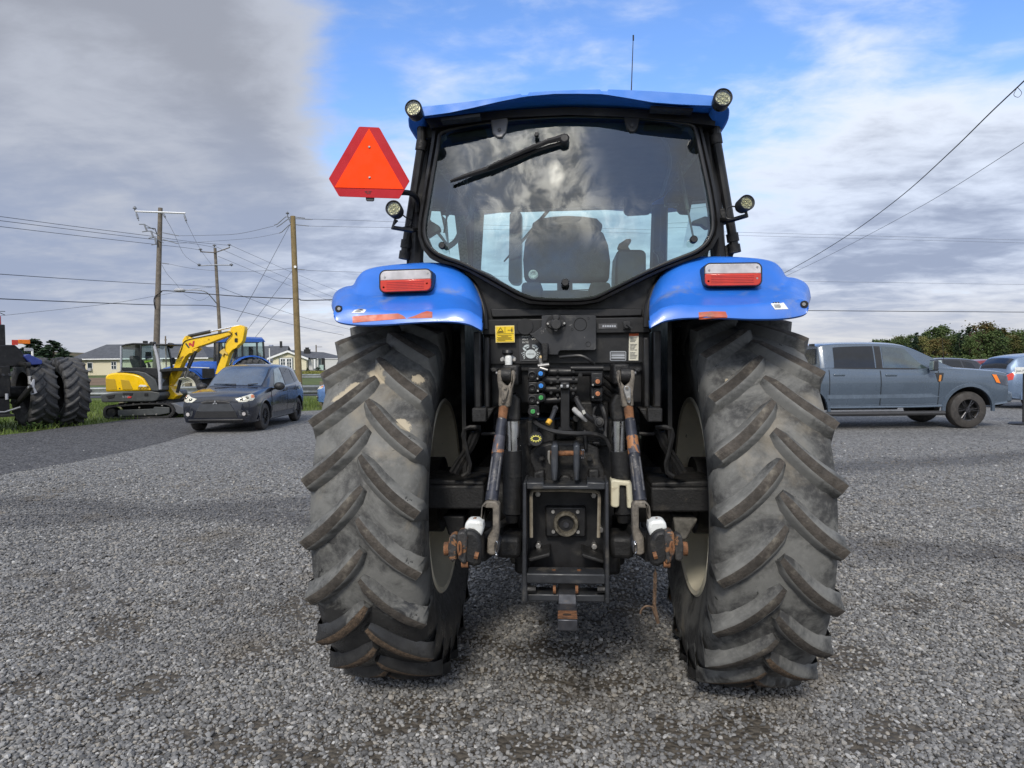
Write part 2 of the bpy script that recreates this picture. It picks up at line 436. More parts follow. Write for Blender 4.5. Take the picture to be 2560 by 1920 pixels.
# ------------------------------------------------------------------ mesh builder
class MB:
    def __init__(self):
        self.v, self.f, self.m = [], [], []
        self.mi = 0

    def add(self, vs, fs):
        o = len(self.v)
        self.v += [tuple(p) for p in vs]
        for f in fs:
            self.f.append([i + o for i in f])
            self.m.append(self.mi)
        return self

    def box(self, c, s, rot=None):
        hx, hy, hz = s[0] / 2, s[1] / 2, s[2] / 2
        vs = [Vector((x, y, z)) for x in (-hx, hx) for y in (-hy, hy) for z in (-hz, hz)]
        if rot is not None:
            if not isinstance(rot, Matrix):
                rot = Euler(rot).to_matrix()
            vs = [rot @ p for p in vs]
        c = Vector(c)
        return self.add([p + c for p in vs], [(0, 1, 3, 2), (4, 6, 7, 5), (0, 4, 5, 1), (2, 3, 7, 6), (0, 2, 6, 4), (1, 5, 7, 3)])

    def rect(self, k, u0, v0, u1, v1, yf, yb):
        a, b = V(k, u0, v0, yf), V(k, u1, v1, yf)
        return self.box(((a.x + b.x) / 2, (yf + yb) / 2, (a.z + b.z) / 2), (abs(b.x - a.x), abs(yb - yf), abs(a.z - b.z)))

    def prism(self, pts, off):
        """Polygon of 3-D points extruded by the vector off."""
        off = Vector(off)
        n = len(pts)
        vs = [Vector(p) for p in pts] + [Vector(p) + off for p in pts]
        fs = [list(range(n)), list(range(2 * n - 1, n - 1, -1))]
        fs += [(i, i + n, (i + 1) % n + n, (i + 1) % n) for i in range(n)]
        return self.add(vs, fs)

    def poly(self, k, uv, yf, yb):
        pts = [V(k, u, v, yf) for u, v in uv]
        return self.prism(pts, (0, yb - yf, 0))

    def ring(self, p, ax, r, n, ph=0.0):
        ax = Vector(ax).normalized()
        e = Vector((0, 0, 1)) if abs(ax.z) < 0.9 else Vector((1, 0, 0))
        a = ax.cross(e).normalized()
        b = ax.cross(a)
        return [Vector(p) + a * (r * math.cos(ph + 2 * math.pi * i / n)) + b * (r * math.sin(ph + 2 * math.pi * i / n)) for i in range(n)]

    def cyl(self, p0, p1, r0, r1=None, n=16, cap=True, ph=0.0):
        r1 = r0 if r1 is None else r1
        p0, p1 = Vector(p0), Vector(p1)
        ax = p1 - p0
        vs = self.ring(p0, ax, r0, n, ph) + self.ring(p1, ax, r1, n, ph)
        fs = [(i, (i + 1) % n, (i + 1) % n + n, i + n) for i in range(n)]
        if cap:
            fs += [list(range(n - 1, -1, -1)), list(range(n, 2 * n))]
        return self.add(vs, fs)

    def disc(self, k, u, v, rpx, yf, yb, n=20, r2=None, ph=0.0):
        c = V(k, u, v, yf)
        r = rpx / CROP[k][2] / FPX * (yf - CAM.y)
        rb = r if r2 is None else r2 / CROP[k][2] / FPX * (yf - CAM.y)
        return self.cyl(c, (c.x, yb, c.z), r, rb, n, True, ph)

    def tube(self, pts, r, n=8, cap=True, smooth=0):
        pts = [Vector(p) for p in pts]
        if smooth and len(pts) > 2:
            pts = crom(pts, smooth)
        rr = r if isinstance(r, (list, tuple)) else [r] * len(pts)
        vs, fs = [], []
        prev = None
        m = len(pts)
        for i, p in enumerate(pts):
            d = (pts[min(i + 1, m - 1)] - pts[max(i - 1, 0)]).normalized()
            if prev is None:
                e = Vector((0, 0, 1)) if abs(d.z) < 0.9 else Vector((1, 0, 0))
                a = d.cross(e).normalized()
            else:
                a = (prev - d * prev.dot(d)).normalized()
            prev = a
            b = d.cross(a)
            q = rr[min(i, len(rr) - 1)]
            vs += [p + a * (q * math.cos(2 * math.pi * j / n)) + b * (q * math.sin(2 * math.pi * j / n)) for j in range(n)]
        for i in range(m - 1):
            for j in range(n):
                fs.append((i * n + j, i * n + (j + 1) % n, (i + 1) * n + (j + 1) % n, (i + 1) * n + j))
        if cap:
            fs += [list(range(n - 1, -1, -1)), list(range((m - 1) * n, m * n))]
        return self.add(vs, fs)

    def grid(self, rows, closed=False, flip=False):
        n = len(rows[0])
        vs = [p for r in rows for p in r]
        fs = []
        for i in range(len(rows) - 1):
            for j in range(n if closed else n - 1):
                q = (i * n + j, i * n + (j + 1) % n, (i + 1) * n + (j + 1) % n, (i + 1) * n + j)
                fs.append(q[::-1] if flip else q)
        return self.add(vs, fs)

    def lathe(self, prof, axis='x', n=48, c=(0, 0, 0), closed=False):
        """Revolve (s, r) pairs: s along the axis, r from it."""
        c = Vector(c)
        rows = []
        for s, r in prof:
            row = []
            for i in range(n):
                a = 2 * math.pi * i / n
                ca, sa = math.cos(a) * r, math.sin(a) * r
                row.append(c + (Vector((s, ca, sa)) if axis == 'x' else Vector((ca, s, sa)) if axis == 'y' else Vector((ca, sa, s))))
            rows.append(row)
        return self.grid(rows, True)

    def sphere(self, c, r, n=12, sc=(1, 1, 1)):
        c = Vector(c)
        prof = [(-math.cos(math.pi * i / (n // 2 + 2)) * r, max(1e-4, math.sin(math.pi * i / (n // 2 + 2)) * r)) for i in range(n // 2 + 3)]
        rows = []
        for s, rr in prof:
            rows.append([c + Vector((math.cos(2 * math.pi * i / n) * rr * sc[0], math.sin(2 * math.pi * i / n) * rr * sc[1], s * sc[2])) for i in range(n)])
        return self.grid(rows, True)

    def mesh(self, name, mats, smooth=35):
        me = bpy.data.meshes.new(name)
        me.from_pydata(self.v, [], self.f)
        for m in (mats if isinstance(mats, (list, tuple)) else [mats]):
            me.materials.append(m)
        if any(self.m):
            me.polygons.foreach_set('material_index', self.m)
        bm = bmesh.new()
        bm.from_mesh(me)
        bmesh.ops.recalc_face_normals(bm, faces=bm.faces)
        bm.to_mesh(me)
        bm.free()
        if smooth:
            me.shade_smooth()
            me.set_sharp_from_angle(angle=R_(smooth))
        me.update()
        return me

    def build(self, name, mats, parent=None, smooth=35, bevel=0.0, seg=2):
        o = bpy.data.objects.new(name, self.mesh(name, mats, smooth))
        COL.objects.link(o)
        if parent is not None:
            o.parent = parent
        if bevel:
            bv = o.modifiers.new('bevel', 'BEVEL')
            bv.width, bv.segments, bv.limit_method, bv.angle_limit = bevel, seg, 'ANGLE', R_(40)
            bv.harden_normals = False
        return o


def crom(pts, k):
    out = []
    n = len(pts)
    for i in range(n - 1):
        p0, p1, p2, p3 = pts[max(i - 1, 0)], pts[i], pts[i + 1], pts[min(i + 2, n - 1)]
        for j in range(k):
            t = j / k
            out.append(0.5 * ((2 * p1) + (p2 - p0) * t + (2 * p0 - 5 * p1 + 4 * p2 - p3) * t * t + (3 * p1 - p0 - 3 * p2 + p3) * t ** 3))
    out.append(pts[-1])
    return out


def tag(o, label=None, cat=None, group=None, kind=None):
    for k, v in (('label', label), ('category', cat), ('group', group), ('kind', kind)):
        if v:
            o[k] = v
    return o


def thing(name, label, cat, loc=(0, 0, 0), rz=0.0, group=None):
    o = bpy.data.objects.new(name, None)
    o.empty_display_size = 0.2
    COL.objects.link(o)
    o.location = loc
    o.rotation_euler = (0, 0, rz)
    return tag(o, label, cat, group)


def dup(o, parent=None, loc=None, rot=None):
    c = o.copy()
    COL.objects.link(c)
    c.parent = parent if parent is not None else o.parent
    if loc is not None:
        c.location = loc
    if rot is not None:
        c.rotation_euler = rot
    return c


def text(s, size, loc, rot, m, parent, name='lettering', ext=0.0004, align='LEFT', sx=1.0):
    cu = bpy.data.curves.new(name, 'FONT')
    cu.body, cu.size, cu.extrude, cu.align_x = s, size, ext, align
    cu.resolution_u = 2
    ob = bpy.data.objects.new(name, cu)
    COL.objects.link(ob)
    me = bpy.data.meshes.new_from_object(ob.evaluated_get(bpy.context.evaluated_depsgraph_get()))
    bpy.data.objects.remove(ob)
    bpy.data.curves.remove(cu)
    me.materials.clear()
    me.materials.append(m)
    o = bpy.data.objects.new(name, me)
    COL.objects.link(o)
    o.location, o.rotation_euler, o.parent = loc, rot, parent
    o.scale = (sx, 1, 1)
    return o


def bake(o, keep_mods=False):
    """Replace an object's mesh by its evaluated (modified) mesh."""
    dg = bpy.context.evaluated_depsgraph_get()
    dg.update()
    me = bpy.data.meshes.new_from_object(o.evaluated_get(dg))
    o.modifiers.clear()
    o.data = me
    return o

# ================================================================== SETTING: ground, lane, road, field
def ground_mat(name, c1, c2, c3, scale, bump, speck=None, damp=None):
    m = bpy.data.materials.new(name)
    m.use_nodes = True
    t = NT(m.node_tree)
    b = t.n['Principled BSDF']
    tcn = t.new('ShaderNodeTexCoord')
    oc = tcn.outputs['Object']
    c = t.mix(t.ss(t.noise(oc, scale, 5, 0.65), 0.35, 0.65), c1, c2)
    c = t.mix(t.math('MULTIPLY', t.ss(t.noise(oc, 0.35, 4, 0.6, 0.5), 0.46, 0.66), 0.75), c, c3)
    if speck:
        vo = t.new('ShaderNodeTexVoronoi')
        vo.inputs['Scale'].default_value = speck
        t.set(vo.inputs['Vector'], oc)
        rn = t.new('ShaderNodeSeparateColor')
        t.set(rn.inputs[0], vo.outputs['Color'])
        c = t.mix(t.ss(rn.outputs[0], 0.0, 1.0, 0.0, 0.85), c, tuple(x * 1.9 for x in c2))
        c = t.mix(t.ss(rn.outputs[1], 0.55, 1.0, 0.0, 0.75), c, tuple(x * 0.35 for x in c1))
    if damp:
        gp_ = t.new('ShaderNodeNewGeometry').outputs['Position']
        c = t.mix(damp_tracks(t, gp_, 0.55), c, (0.050, 0.051, 0.057))
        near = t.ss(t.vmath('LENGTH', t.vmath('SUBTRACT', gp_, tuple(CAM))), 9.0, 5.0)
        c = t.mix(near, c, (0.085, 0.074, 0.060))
    t.set(b.inputs['Base Color'], c)
    b.inputs['Roughness'].default_value = 0.9
    b.inputs['Specular IOR Level'].default_value = 0.3
    bn = t.new('ShaderNodeBump')
    bn.inputs['Strength'].default_value = bump
    bn.inputs['Distance'].default_value = 0.02
    if speck:
        h = t.math('ADD', t.math('MULTIPLY', vo.outputs['Distance'], -1.0), t.math('MULTIPLY', t.noise(oc, speck * 0.5, 2, 0.7), 0.6))
    else:
        h = t.noise(oc, scale * 6, 4, 0.7)
    t.set(bn.inputs['Height'], h)
    t.l.new(bn.outputs[0], b.inputs['Normal'])
    return m


TRACKS = [(('A', 0, 1085), ('A', 640, 1120), 0.42), (('A', 1830, 1010), ('A', 2212, 985), 0.5)]


def damp_tracks(t, pos, amount):
    """Darker, damp wheel tracks across the yard: soft uneven bands along traced ground lines."""
    wob = t.math('MULTIPLY', t.math('SUBTRACT', t.noise(pos, 0.9, 4, 0.6), 0.5), 1.5)
    f = t.ss(t.noise(pos, 0.4, 4, 0.6, 0.5), 0.50, 0.70, 0.0, 0.5)
    for a, c, w in TRACKS:
        p0, p1 = bgw(*G(*a)), bgw(*G(*c))
        n_ = Vector((-(p1 - p0).y, (p1 - p0).x, 0)).normalized()
        d = t.math('ABSOLUTE', t.math('ADD', t.math('SUBTRACT', t.vmath('DOT_PRODUCT', pos, tuple(n_)), p0.dot(n_)), t.math('MULTIPLY', wob, w)))
        f = t.math('MAXIMUM', f, t.ss(d, w * 1.5, w * 0.2))
    return t.math('MULTIPLY', f, amount)


GRAVELM = ground_mat('crushed_stone', (0.110, 0.108, 0.105), (0.150, 0.148, 0.144), (0.095, 0.093, 0.090), 9, 0.9, 30, damp=1)
LANEM = ground_mat('packed_dark_fines', (0.040, 0.040, 0.043), (0.070, 0.069, 0.070), (0.030, 0.030, 0.033), 3, 0.6, 30)
GRASSM = ground_mat('grass_and_earth', (0.060, 0.090, 0.022), (0.105, 0.130, 0.035), (0.075, 0.085, 0.030), 1.2, 0.6)
ROADM = ground_mat('asphalt', (0.040, 0.042, 0.050), (0.060, 0.062, 0.070), (0.034, 0.036, 0.044), 2, 0.3)
FIELDM = ground_mat('ploughed_soil', (0.150, 0.098, 0.058), (0.20, 0.14, 0.085), (0.12, 0.08, 0.05), 0.8, 0.8)


def sheet(name, pts, z, m, sub=0):
    b = MB()
    b.add([bgw(x, d, z) for x, d in pts], [list(range(len(pts)))])
    o = b.build(name, m, None, 0)
    return tag(o, kind='structure')


EDGE = [(-40, 14.2)] + [G('E', u, v) for u, v in ((-120, 852), (0, 832), (200, 812), (430, 778), (640, 757), (840, 728), (1050, 716), (1260, 708))]
LANE_NEAR = [G('E', u, v) for u, v in ((1330, 812), (1220, 842), (1120, 875), (1000, 905), (860, 940), (640, 985), (400, 1030), (160, 1072), (-200, 1130))]
sheet('ground', [(-2500, -300), (2500, -300), (2500, 3000), (-2500, 3000)], -0.03, GRASSM)
lot = EDGE + [(-6.5, 24.5), (2, 28), (60, 33), (60, -12), (-40, -12)]
tag(sheet('gravel_lot', lot, 0.0, GRAVELM), 'grey crushed stone yard', None, None, 'structure')
lane = EDGE + [(-6.6, 21.0), (-6.2, 19)] + LANE_NEAR + [(-40, 8.0)]
sheet('dirt_lane', lane, 0.004, LANEM)
sheet('road', [(-200, 33.5), (200, 39.0), (200, 53), (-200, 50)], -0.012, ROADM)
sheet('field', [(-220, 60), (-26, 60), (-26, 99), (-220, 99)], -0.016, FIELDM)

# hill far left
b = MB()
rows = []
rnd = random.Random(3)
for i in range(41):
    x = -330 + i * 6.0
    h = 9.5 * math.exp(-((x + 245) / 52.0) ** 2) + rnd.uniform(0, 0.6)
    rows.append([bgw(x, 330, -1), bgw(x, 340, h * 0.6), bgw(x, 360, h), bgw(x, 420, h * 0.9), bgw(x, 520, -1)])
b.grid(rows)
HILLM = mat('wooded_autumn_hill', (0.085, 0.062, 0.030), 0.95, var=0.5, vs_=0.25, dirt=((0.028, 0.045, 0.020), 0.55, 0.09), bump=1.0, bs=0.6)
tag(b.build('hill', HILLM), kind='structure')

# ------------------------------------------------------------------ loose stones of the yard (uncountable)
rng = np.random.default_rng(11)


def stone_points():
    pts, sz = [], []
    D = 2.35
    while D < 14.5:
        sp = 0.0140 if D < 4.5 else 0.0140 + (D - 4.5) * 0.0030
        w = 0.76 * D + 1.0
        xs = np.arange(-w, w, sp)
        xs = xs + rng.uniform(-0.5, 0.5, xs.size) * sp
        ds = D + rng.uniform(-0.5, 0.5, xs.size) * sp
        pts.append(np.stack([xs, ds], 1))
        sz.append(np.full(xs.size, min(sp * 0.60, 0.0098)) * np.clip(rng.lognormal(0.0, 0.30, xs.size), 0.45, 1.75))
        D += sp
    return np.concatenate(pts), np.concatenate(sz)


def vnoise(x, y, s):
    r2 = np.random.default_rng(s)
    g = r2.uniform(0, 1, (64, 64))
    xi, yi = np.floor(x).astype(int), np.floor(y).astype(int)
    fx, fy = x - xi, y - yi
    fx, fy = fx * fx * (3 - 2 * fx), fy * fy * (3 - 2 * fy)
    q = lambda a, c: g[a % 64, c % 64]
    return (q(xi, yi) * (1 - fx) + q(xi + 1, yi) * fx) * (1 - fy) + (q(xi, yi + 1) * (1 - fx) + q(xi + 1, yi + 1) * fx) * fy


sp_, ss_ = stone_points()
bare = 0.6 * vnoise(sp_[:, 0] * 1.6, sp_[:, 1] * 2.4, 5) + 0.4 * vnoise(sp_[:, 0] * 6, sp_[:, 1] * 7, 6)
for u_, v_, r__ in ((560, 1415, 0.16), (640, 1395, 0.10), (470, 1600, 0.20), (690, 1625, 0.16), (900, 1555, 0.2), (1260, 1480, 0.28), (1130, 1620, 0.2), (1500, 1600, 0.2), (1620, 1560, 0.14), (1900, 1600, 0.16), (300, 1500, 0.08)):
    gx_, gd_ = G('A', u_, v_)
    dd_ = np.hypot((sp_[:, 0] - gx_) * 0.55, sp_[:, 1] - gd_) + (vnoise(sp_[:, 0] * 9, sp_[:, 1] * 11, 8) - 0.5) * 0.22
    bare = np.maximum(bare, 0.62 + np.clip((r__ - dd_) / r__, 0, 1) * 0.16)
far = np.clip((sp_[:, 1] - 6.0) / 8.5, 0, 1)
keep = rng.uniform(0, 1, len(ss_)) > np.maximum(np.clip((bare - 0.62) * 6, 0, 0.72), far)
lp = np.array(lane)
inl = np.zeros(len(ss_), bool)
jx, jd = sp_[:, 0] + rng.normal(0, 0.12, len(ss_)), sp_[:, 1] + rng.normal(0, 0.12, len(ss_))
for (x0, y0), (x1, y1) in zip(lp, np.roll(lp, -1, 0)):
    c_ = ((y0 > jd) != (y1 > jd)) & (jx < (x1 - x0) * (jd - y0) / (y1 - y0 + 1e-12) + x0)
    inl ^= c_
keep &= ~(inl & (rng.uniform(0, 1, len(ss_)) < 0.93))
sp_, ss_ = sp_[keep], ss_[keep]
wp = np.array([CAM.x, CAM.y])[None, :] + sp_[:, :1] * np.array([RGT.x, RGT.y])[None, :] + sp_[:, 1:] * np.array([FWD.x, FWD.y])[None, :]
zz = rng.uniform(-0.004, 0.007, len(ss_)) * np.clip(ss_ / 0.009, 0.7, 2)
co = np.concatenate([wp, zz[:, None]], 1).astype(np.float32)
me = bpy.data.meshes.new('gravel_stones')
me.vertices.add(len(co))
me.vertices.foreach_set('co', co.ravel())
at = me.attributes.new('sz', 'FLOAT', 'POINT')
at.data.foreach_set('value', ss_.astype(np.float32))
me.update()
stones = bpy.data.objects.new('gravel_stones', me)
COL.objects.link(stones)
tag(stones, 'loose grey crushed stones covering the yard', 'gravel', kind='stuff')

STONEM = bpy.data.materials.new('crushed_stone_pieces')
STONEM.use_nodes = True
t = NT(STONEM.node_tree)
oi = t.new('ShaderNodeObjectInfo')
cr = t.new('ShaderNodeValToRGB')
els = cr.color_ramp.elements
els[0].position, els[0].color = 0.0, (0.080, 0.079, 0.078, 1)
els[1].position, els[1].color = 1.0, (0.50, 0.495, 0.48, 1)
for p, c in ((0.35, (0.165, 0.163, 0.160, 1)), (0.75, (0.265, 0.262, 0.256, 1)), (0.93, (0.31, 0.285, 0.245, 1)), (0.965, (0.36, 0.355, 0.345, 1))):
    e = els.new(p)
    e.color = c
t.l.new(oi.outputs['Random'], cr.inputs[0])
geo = t.new('ShaderNodeNewGeometry')
nz2 = t.noise(geo.outputs['Position'], 260, 3, 0.6)
cc = t.mix(t.ss(nz2, 0.3, 0.7, 0.0, 0.3), cr.outputs[0], (0.12, 0.12, 0.12))
cc = t.mix(damp_tracks(t, geo.outputs['Position'], 0.55), cc, (0.062, 0.063, 0.070))
cc = t.mix(t.ss(t.noise(geo.outputs['Position'], 1.3, 4, 0.6), 0.54, 0.70, 0.0, 0.55), cc, (0.135, 0.115, 0.088))
bs = t.n['Principled BSDF']
t.set(bs.inputs['Base Color'], cc)
bs.inputs['Roughness'].default_value = 0.78
bs.inputs['Specular IOR Level'].default_value = 0.35

ng = bpy.data.node_groups.new('stone_scatter', 'GeometryNodeTree')
ng.interface.new_socket('Geometry', in_out='INPUT', socket_type='NodeSocketGeometry')
ng.interface.new_socket('Geometry', in_out='OUTPUT', socket_type='NodeSocketGeometry')
g = NT(ng)
gi, go = g.new('NodeGroupInput'), g.new('NodeGroupOutput')
join = g.new('GeometryNodeJoinGeometry')
for k in range(5):
    ico = g.new('GeometryNodeMeshIcoSphere')
    ico.inputs['Radius'].default_value = 1.0
    ico.inputs['Subdivisions'].default_value = 2 if k == 0 else 1
    spn = g.new('GeometryNodeSetPosition')
    g.l.new(ico.outputs['Mesh'], spn.inputs['Geometry'])
    rv = g.new('FunctionNodeRandomValue', data_type='FLOAT_VECTOR')
    rv.inputs[0].default_value = (-0.30, -0.30, -0.25) if k else (-0.13, -0.13, -0.13)
    rv.inputs[1].default_value = (0.30, 0.30, 0.25) if k else (0.13, 0.13, 0.13)
    rv.inputs['Seed'].default_value = 20 + k
    g.l.new(rv.outputs[0], spn.inputs['Offset'])
    tr = g.new('GeometryNodeTransform')
    tr.inputs['Scale'].default_value = [(1.1, 0.95, 0.72), (1.35, 0.85, 0.6), (1.0, 1.0, 0.8), (1.25, 1.0, 0.55), (0.9, 1.2, 0.75)][k]
    g.l.new(spn.outputs[0], tr.inputs[0])
    g2 = g.new('GeometryNodeGeometryToInstance')
    g.l.new(tr.outputs[0], g2.inputs[0])
    g.l.new(g2.outputs[0], join.inputs[0])
m2p = g.new('GeometryNodeMeshToPoints')
g.l.new(gi.outputs[0], m2p.inputs[0])
iop = g.new('GeometryNodeInstanceOnPoints')
g.l.new(m2p.outputs[0], iop.inputs['Points'])
g.l.new(join.outputs[0], iop.inputs['Instance'])
iop.inputs['Pick Instance'].default_value = True
rr = g.new('FunctionNodeRandomValue', data_type='INT')
rr.inputs[4].default_value, rr.inputs[5].default_value = 0, 4
g.l.new(rr.outputs[2], iop.inputs['Instance Index'])
ro = g.new('FunctionNodeRandomValue', data_type='FLOAT_VECTOR')
ro.inputs[0].default_value, ro.inputs[1].default_value = (-0.55, -0.55, 0), (0.55, 0.55, 6.283)
g.l.new(ro.outputs[0], iop.inputs['Rotation'])
na = g.new('GeometryNodeInputNamedAttribute', data_type='FLOAT')
na.inputs[0].default_value = 'sz'
g.l.new(na.outputs[0], iop.inputs['Scale'])
sm = g.new('GeometryNodeSetMaterial')
sm.inputs['Material'].default_value = STONEM
g.l.new(iop.outputs[0], sm.inputs[0])
g.l.new(sm.outputs[0], go.inputs[0])
md = stones.modifiers.new('scatter', 'NODES')
md.node_group = ng

# ================================================================== agricultural tyres
def tyre_carcass(R, hw, lug, rim):
    c = R - lug
    prof = [(hw * 0.78, rim - 0.012), (hw * 0.84, rim + 0.03), (hw * 0.96, rim + (c - rim) * 0.34), (hw * 1.02, rim + (c - rim) * 0.62),
            (hw * 1.0, c - 0.085), (hw * 0.93, c - 0.040), (hw * 0.75, c - 0.016), (hw * 0.4, c - 0.004), (0, c)]
    full = prof + [(-s, r) for s, r in prof[-2::-1]]
    return full


def carcass_r(s, R, hw, lug):
    c = R - lug
    a = abs(s) / hw
    pts = [(0, c), (0.4, c - 0.004), (0.75, c - 0.016), (0.93, c - 0.040), (1.0, c - 0.085), (1.04, c - 0.16)]
    for (a0, r0), (a1, r1) in zip(pts, pts[1:]):
        if a <= a1:
            return r0 + (r1 - r0) * (a - a0) / (a1 - a0)
    return pts[-1][1]


def lug_mb(R, hw, lug, side, w=0.066, sweep=0.27, mudtop=True, seed=0):
    """One tread bar of the chevron: from the crown to the shoulder, with a flared foot."""
    b = MB()
    r_ = random.Random(seed)
    rows = []
    N = 9
    for i in range(N + 1):
        t = i / N
        s = (-0.035 + t * 1.0) * hw * 1.035
        a = -sweep * (t ** 0.92) - 0.02 * math.sin(t * math.pi)
        rt = R - 0.020 * t ** 3 - (0.012 if i == 0 else 0)
        ww = w * (0.90 + 0.18 * t) * (0.60 if i == 0 else 0.92 if i == 1 else 1.0)
        rb = carcass_r(s, R, hw, lug) - 0.012
        # direction across the bar on the tread surface (angle grows upward)
        ds, da = 1.0, -sweep / (hw * 1.06) * R
        L = math.hypot(ds, da)
        nx, na = -da / L, ds / L
        row = []
        j = (r_.uniform(-1, 1) * 0.0025)
        for k, (off, rad) in enumerate(((-0.5 - 0.55, rb), (-0.5 - 0.10, rt - 0.013 + j), (-0.36, rt - 0.001 + j * 0.5), (0.36, rt - 0.001 - j * 0.5), (0.5 + 0.05, rt - 0.011), (0.5 + 0.45, rb))):
            ss = s + nx * off * ww * (1 if k in (1, 2, 3, 4) else 1)
            aa = a + na * off * ww / R
            ss = min(max(ss, -hw * 0.12), hw * 1.045)
            row.append(Vector((side * ss, -rad * math.cos(aa), rad * math.sin(aa))))
        rows.append(row)
    # shoulder end runs down the side wall
    s = hw * 1.03
    a = -sweep * 1.06
    rb = carcass_r(s, R, hw, lug)
    rows.append([Vector((side * (s - 0.012 * (k in (0, 5))), -(rb - 0.01 + (0.03 if k in (2, 3) else 0)) * math.cos(a + o), (rb - 0.01 + (0.03 if k in (2, 3) else 0)) * math.sin(a + o)))
                 for k, o in enumerate((-0.055, -0.042, -0.03, 0.03, 0.038, 0.048))])
    n = 6
    vs = [p for r in rows for p in r]
    for i in range(len(rows) - 1):
        for j in range(n - 1):
            b.mi = 1 if (j == 2 and i < len(rows) - 2 and mudtop) else 0
            q = (i * n + j, i * n + j + 1, (i + 1) * n + j + 1, (i + 1) * n + j)
            b.f.append(list(q))
            b.m.append(b.mi)
    b.v = [tuple(p) for p in vs]
    b.f += [[0, 1, 2, 3, 4, 5], [(len(rows) - 1) * n + j for j in range(n)]]
    b.m += [0, 0]
    return b


def rim_mb(hw, rim, dish=0.04):
    b = MB()
    hw = hw * 0.90
    prof = [(-hw * 0.90, rim + 0.022), (-hw * 0.95, rim + 0.010), (-hw * 0.92, rim - 0.012), (-hw * 0.70, rim - 0.022), (-hw * 0.55, rim - 0.055), (-hw * 0.30, rim - 0.060),
            (-hw * 0.25, rim - 0.085), (dish - 0.02, rim - 0.095), (dish, rim - 0.14), (dish + 0.02, rim * 0.62), (dish - 0.02, rim * 0.52), (dish - 0.02, 0.12), (dish - 0.08, 0.11), (dish - 0.08, 0.001)]
    b.lathe(prof, 'x', 64)
    prof2 = [(dish + 0.0, rim - 0.10), (hw * 0.55, rim - 0.055), (hw * 0.70, rim - 0.022), (hw * 0.92, rim - 0.012), (hw * 0.95, rim + 0.010), (hw * 0.90, rim + 0.022)]
    b.lathe(prof2, 'x', 64)
    return b


LUGC = {}


def tractor_wheel(parent, x, y, z, R, hw, rim, nl, lug=0.045, mats=None, spin=0.0, seg=96, lugw=0.066, sweep=0.27, out=1, lugs=True, rimmat=None, name='tyre'):
    tm, lm = mats or (TYRE, LUGTOP)
    b = MB()
    b.lathe(tyre_carcass(R, hw, lug, rim), 'x', seg)
    ty = b.build(name, tm, parent, 60)
    ty.location = (x, y, z)
    ty.rotation_euler = (spin, 0, 0)
    rb = rim_mb(hw, rim)
    ro = rb.build('rim', rimmat or CREAM, parent, 40)
    ro.location = (x, y, z)
    ro.rotation_euler = (0, 0, 0 if out > 0 else math.pi)
    if lugs:
        for side in (-1, 1):
            key = (R, hw, side, lugw, sweep, tm.name)
            if key not in LUGC:
                LUGC[key] = [lug_mb(R, hw, lug, side, lugw, sweep, True, q).mesh('tread_lug', [tm, lm, LUGMUD], 50) for q in range(2)]
            for i in range(nl):
                o = bpy.data.objects.new('tread_lug', LUGC[key][i % 2])
                COL.objects.link(o)
                o.parent = ty
                o.rotation_euler = (-(2 * math.pi * (i + (0.5 if side > 0 else 0.0)) / nl), 0, 0)
    return ty, ro


# ================================================================== MAIN TRACTOR (rear view)
TR = thing('blue_tractor', 'large blue farm tractor seen from behind in the middle of the gravel yard', 'tractor')
RW, HW = 0.925, 0.245
RIMR = 0.495
XW = 0.852
tyl, _ = tractor_wheel(TR, -XW, 0, RW - 0.02, RW, HW, RIMR, 22, 0.038, lugw=0.056, out=-1, spin=R_(4))
tyr, _ = tractor_wheel(TR, XW, 0, RW - 0.02, RW, HW, RIMR, 22, 0.038, lugw=0.056, out=1, spin=R_(-3))

for ty_, lim in ((tyl, 0.52), (tyr, 0.26)):      # brown mud still stuck on the lowest bars
    for lg in ty_.children:
        a_ = lg.rotation_euler[0] + ty_.rotation_euler[0] - 0.13
        # rear face is angle 0 on the -y side; bar centre sits there before turning
        zc, yc = RW * math.sin(-a_), -RW * math.cos(-a_)
        p_ = Matrix.Rotation(lg.rotation_euler[0] + ty_.rotation_euler[0], 3, 'X') @ Vector((0, -RW * math.cos(-0.15), RW * math.sin(-0.15)))
        if p_.z + RW < lim:
            lg.material_slots[1].link = 'OBJECT'
            lg.material_slots[1].material = LUGMUD

# axle, transmission and belly
b = MB()
b.cyl((-0.74, 0, 0.905), (0.74, 0, 0.905), 0.145, n=24)
b.cyl((-0.80, 0, 0.905), (-0.66, 0, 0.905), 0.20, n=24)
b.cyl((0.66, 0, 0.905), (0.80, 0, 0.905), 0.20, n=24)
b.build('rear_axle', BLACKD, TR)
b = MB()
b.box((0, 0.45, 0.97), (0.50, 1.75, 0.74))
b.box((0, 1.9, 0.90), (0.44, 1.6, 0.50))
b.box((0, 0.55, 0.63), (0.58, 1.5, 0.10))
b.build('transmission_housing', BLACKD, TR, bevel=0.02)
b = MB()
b.box((-0.50, 1.30, 0.90), (0.40, 0.8, 0.50))
b.build('fuel_tank', BLACK, TR, bevel=0.05)
b = MB()
b.box((0.50, 1.30, 0.90), (0.40, 0.8, 0.50))
b.build('battery_box', BLACK, TR, bevel=0.05)

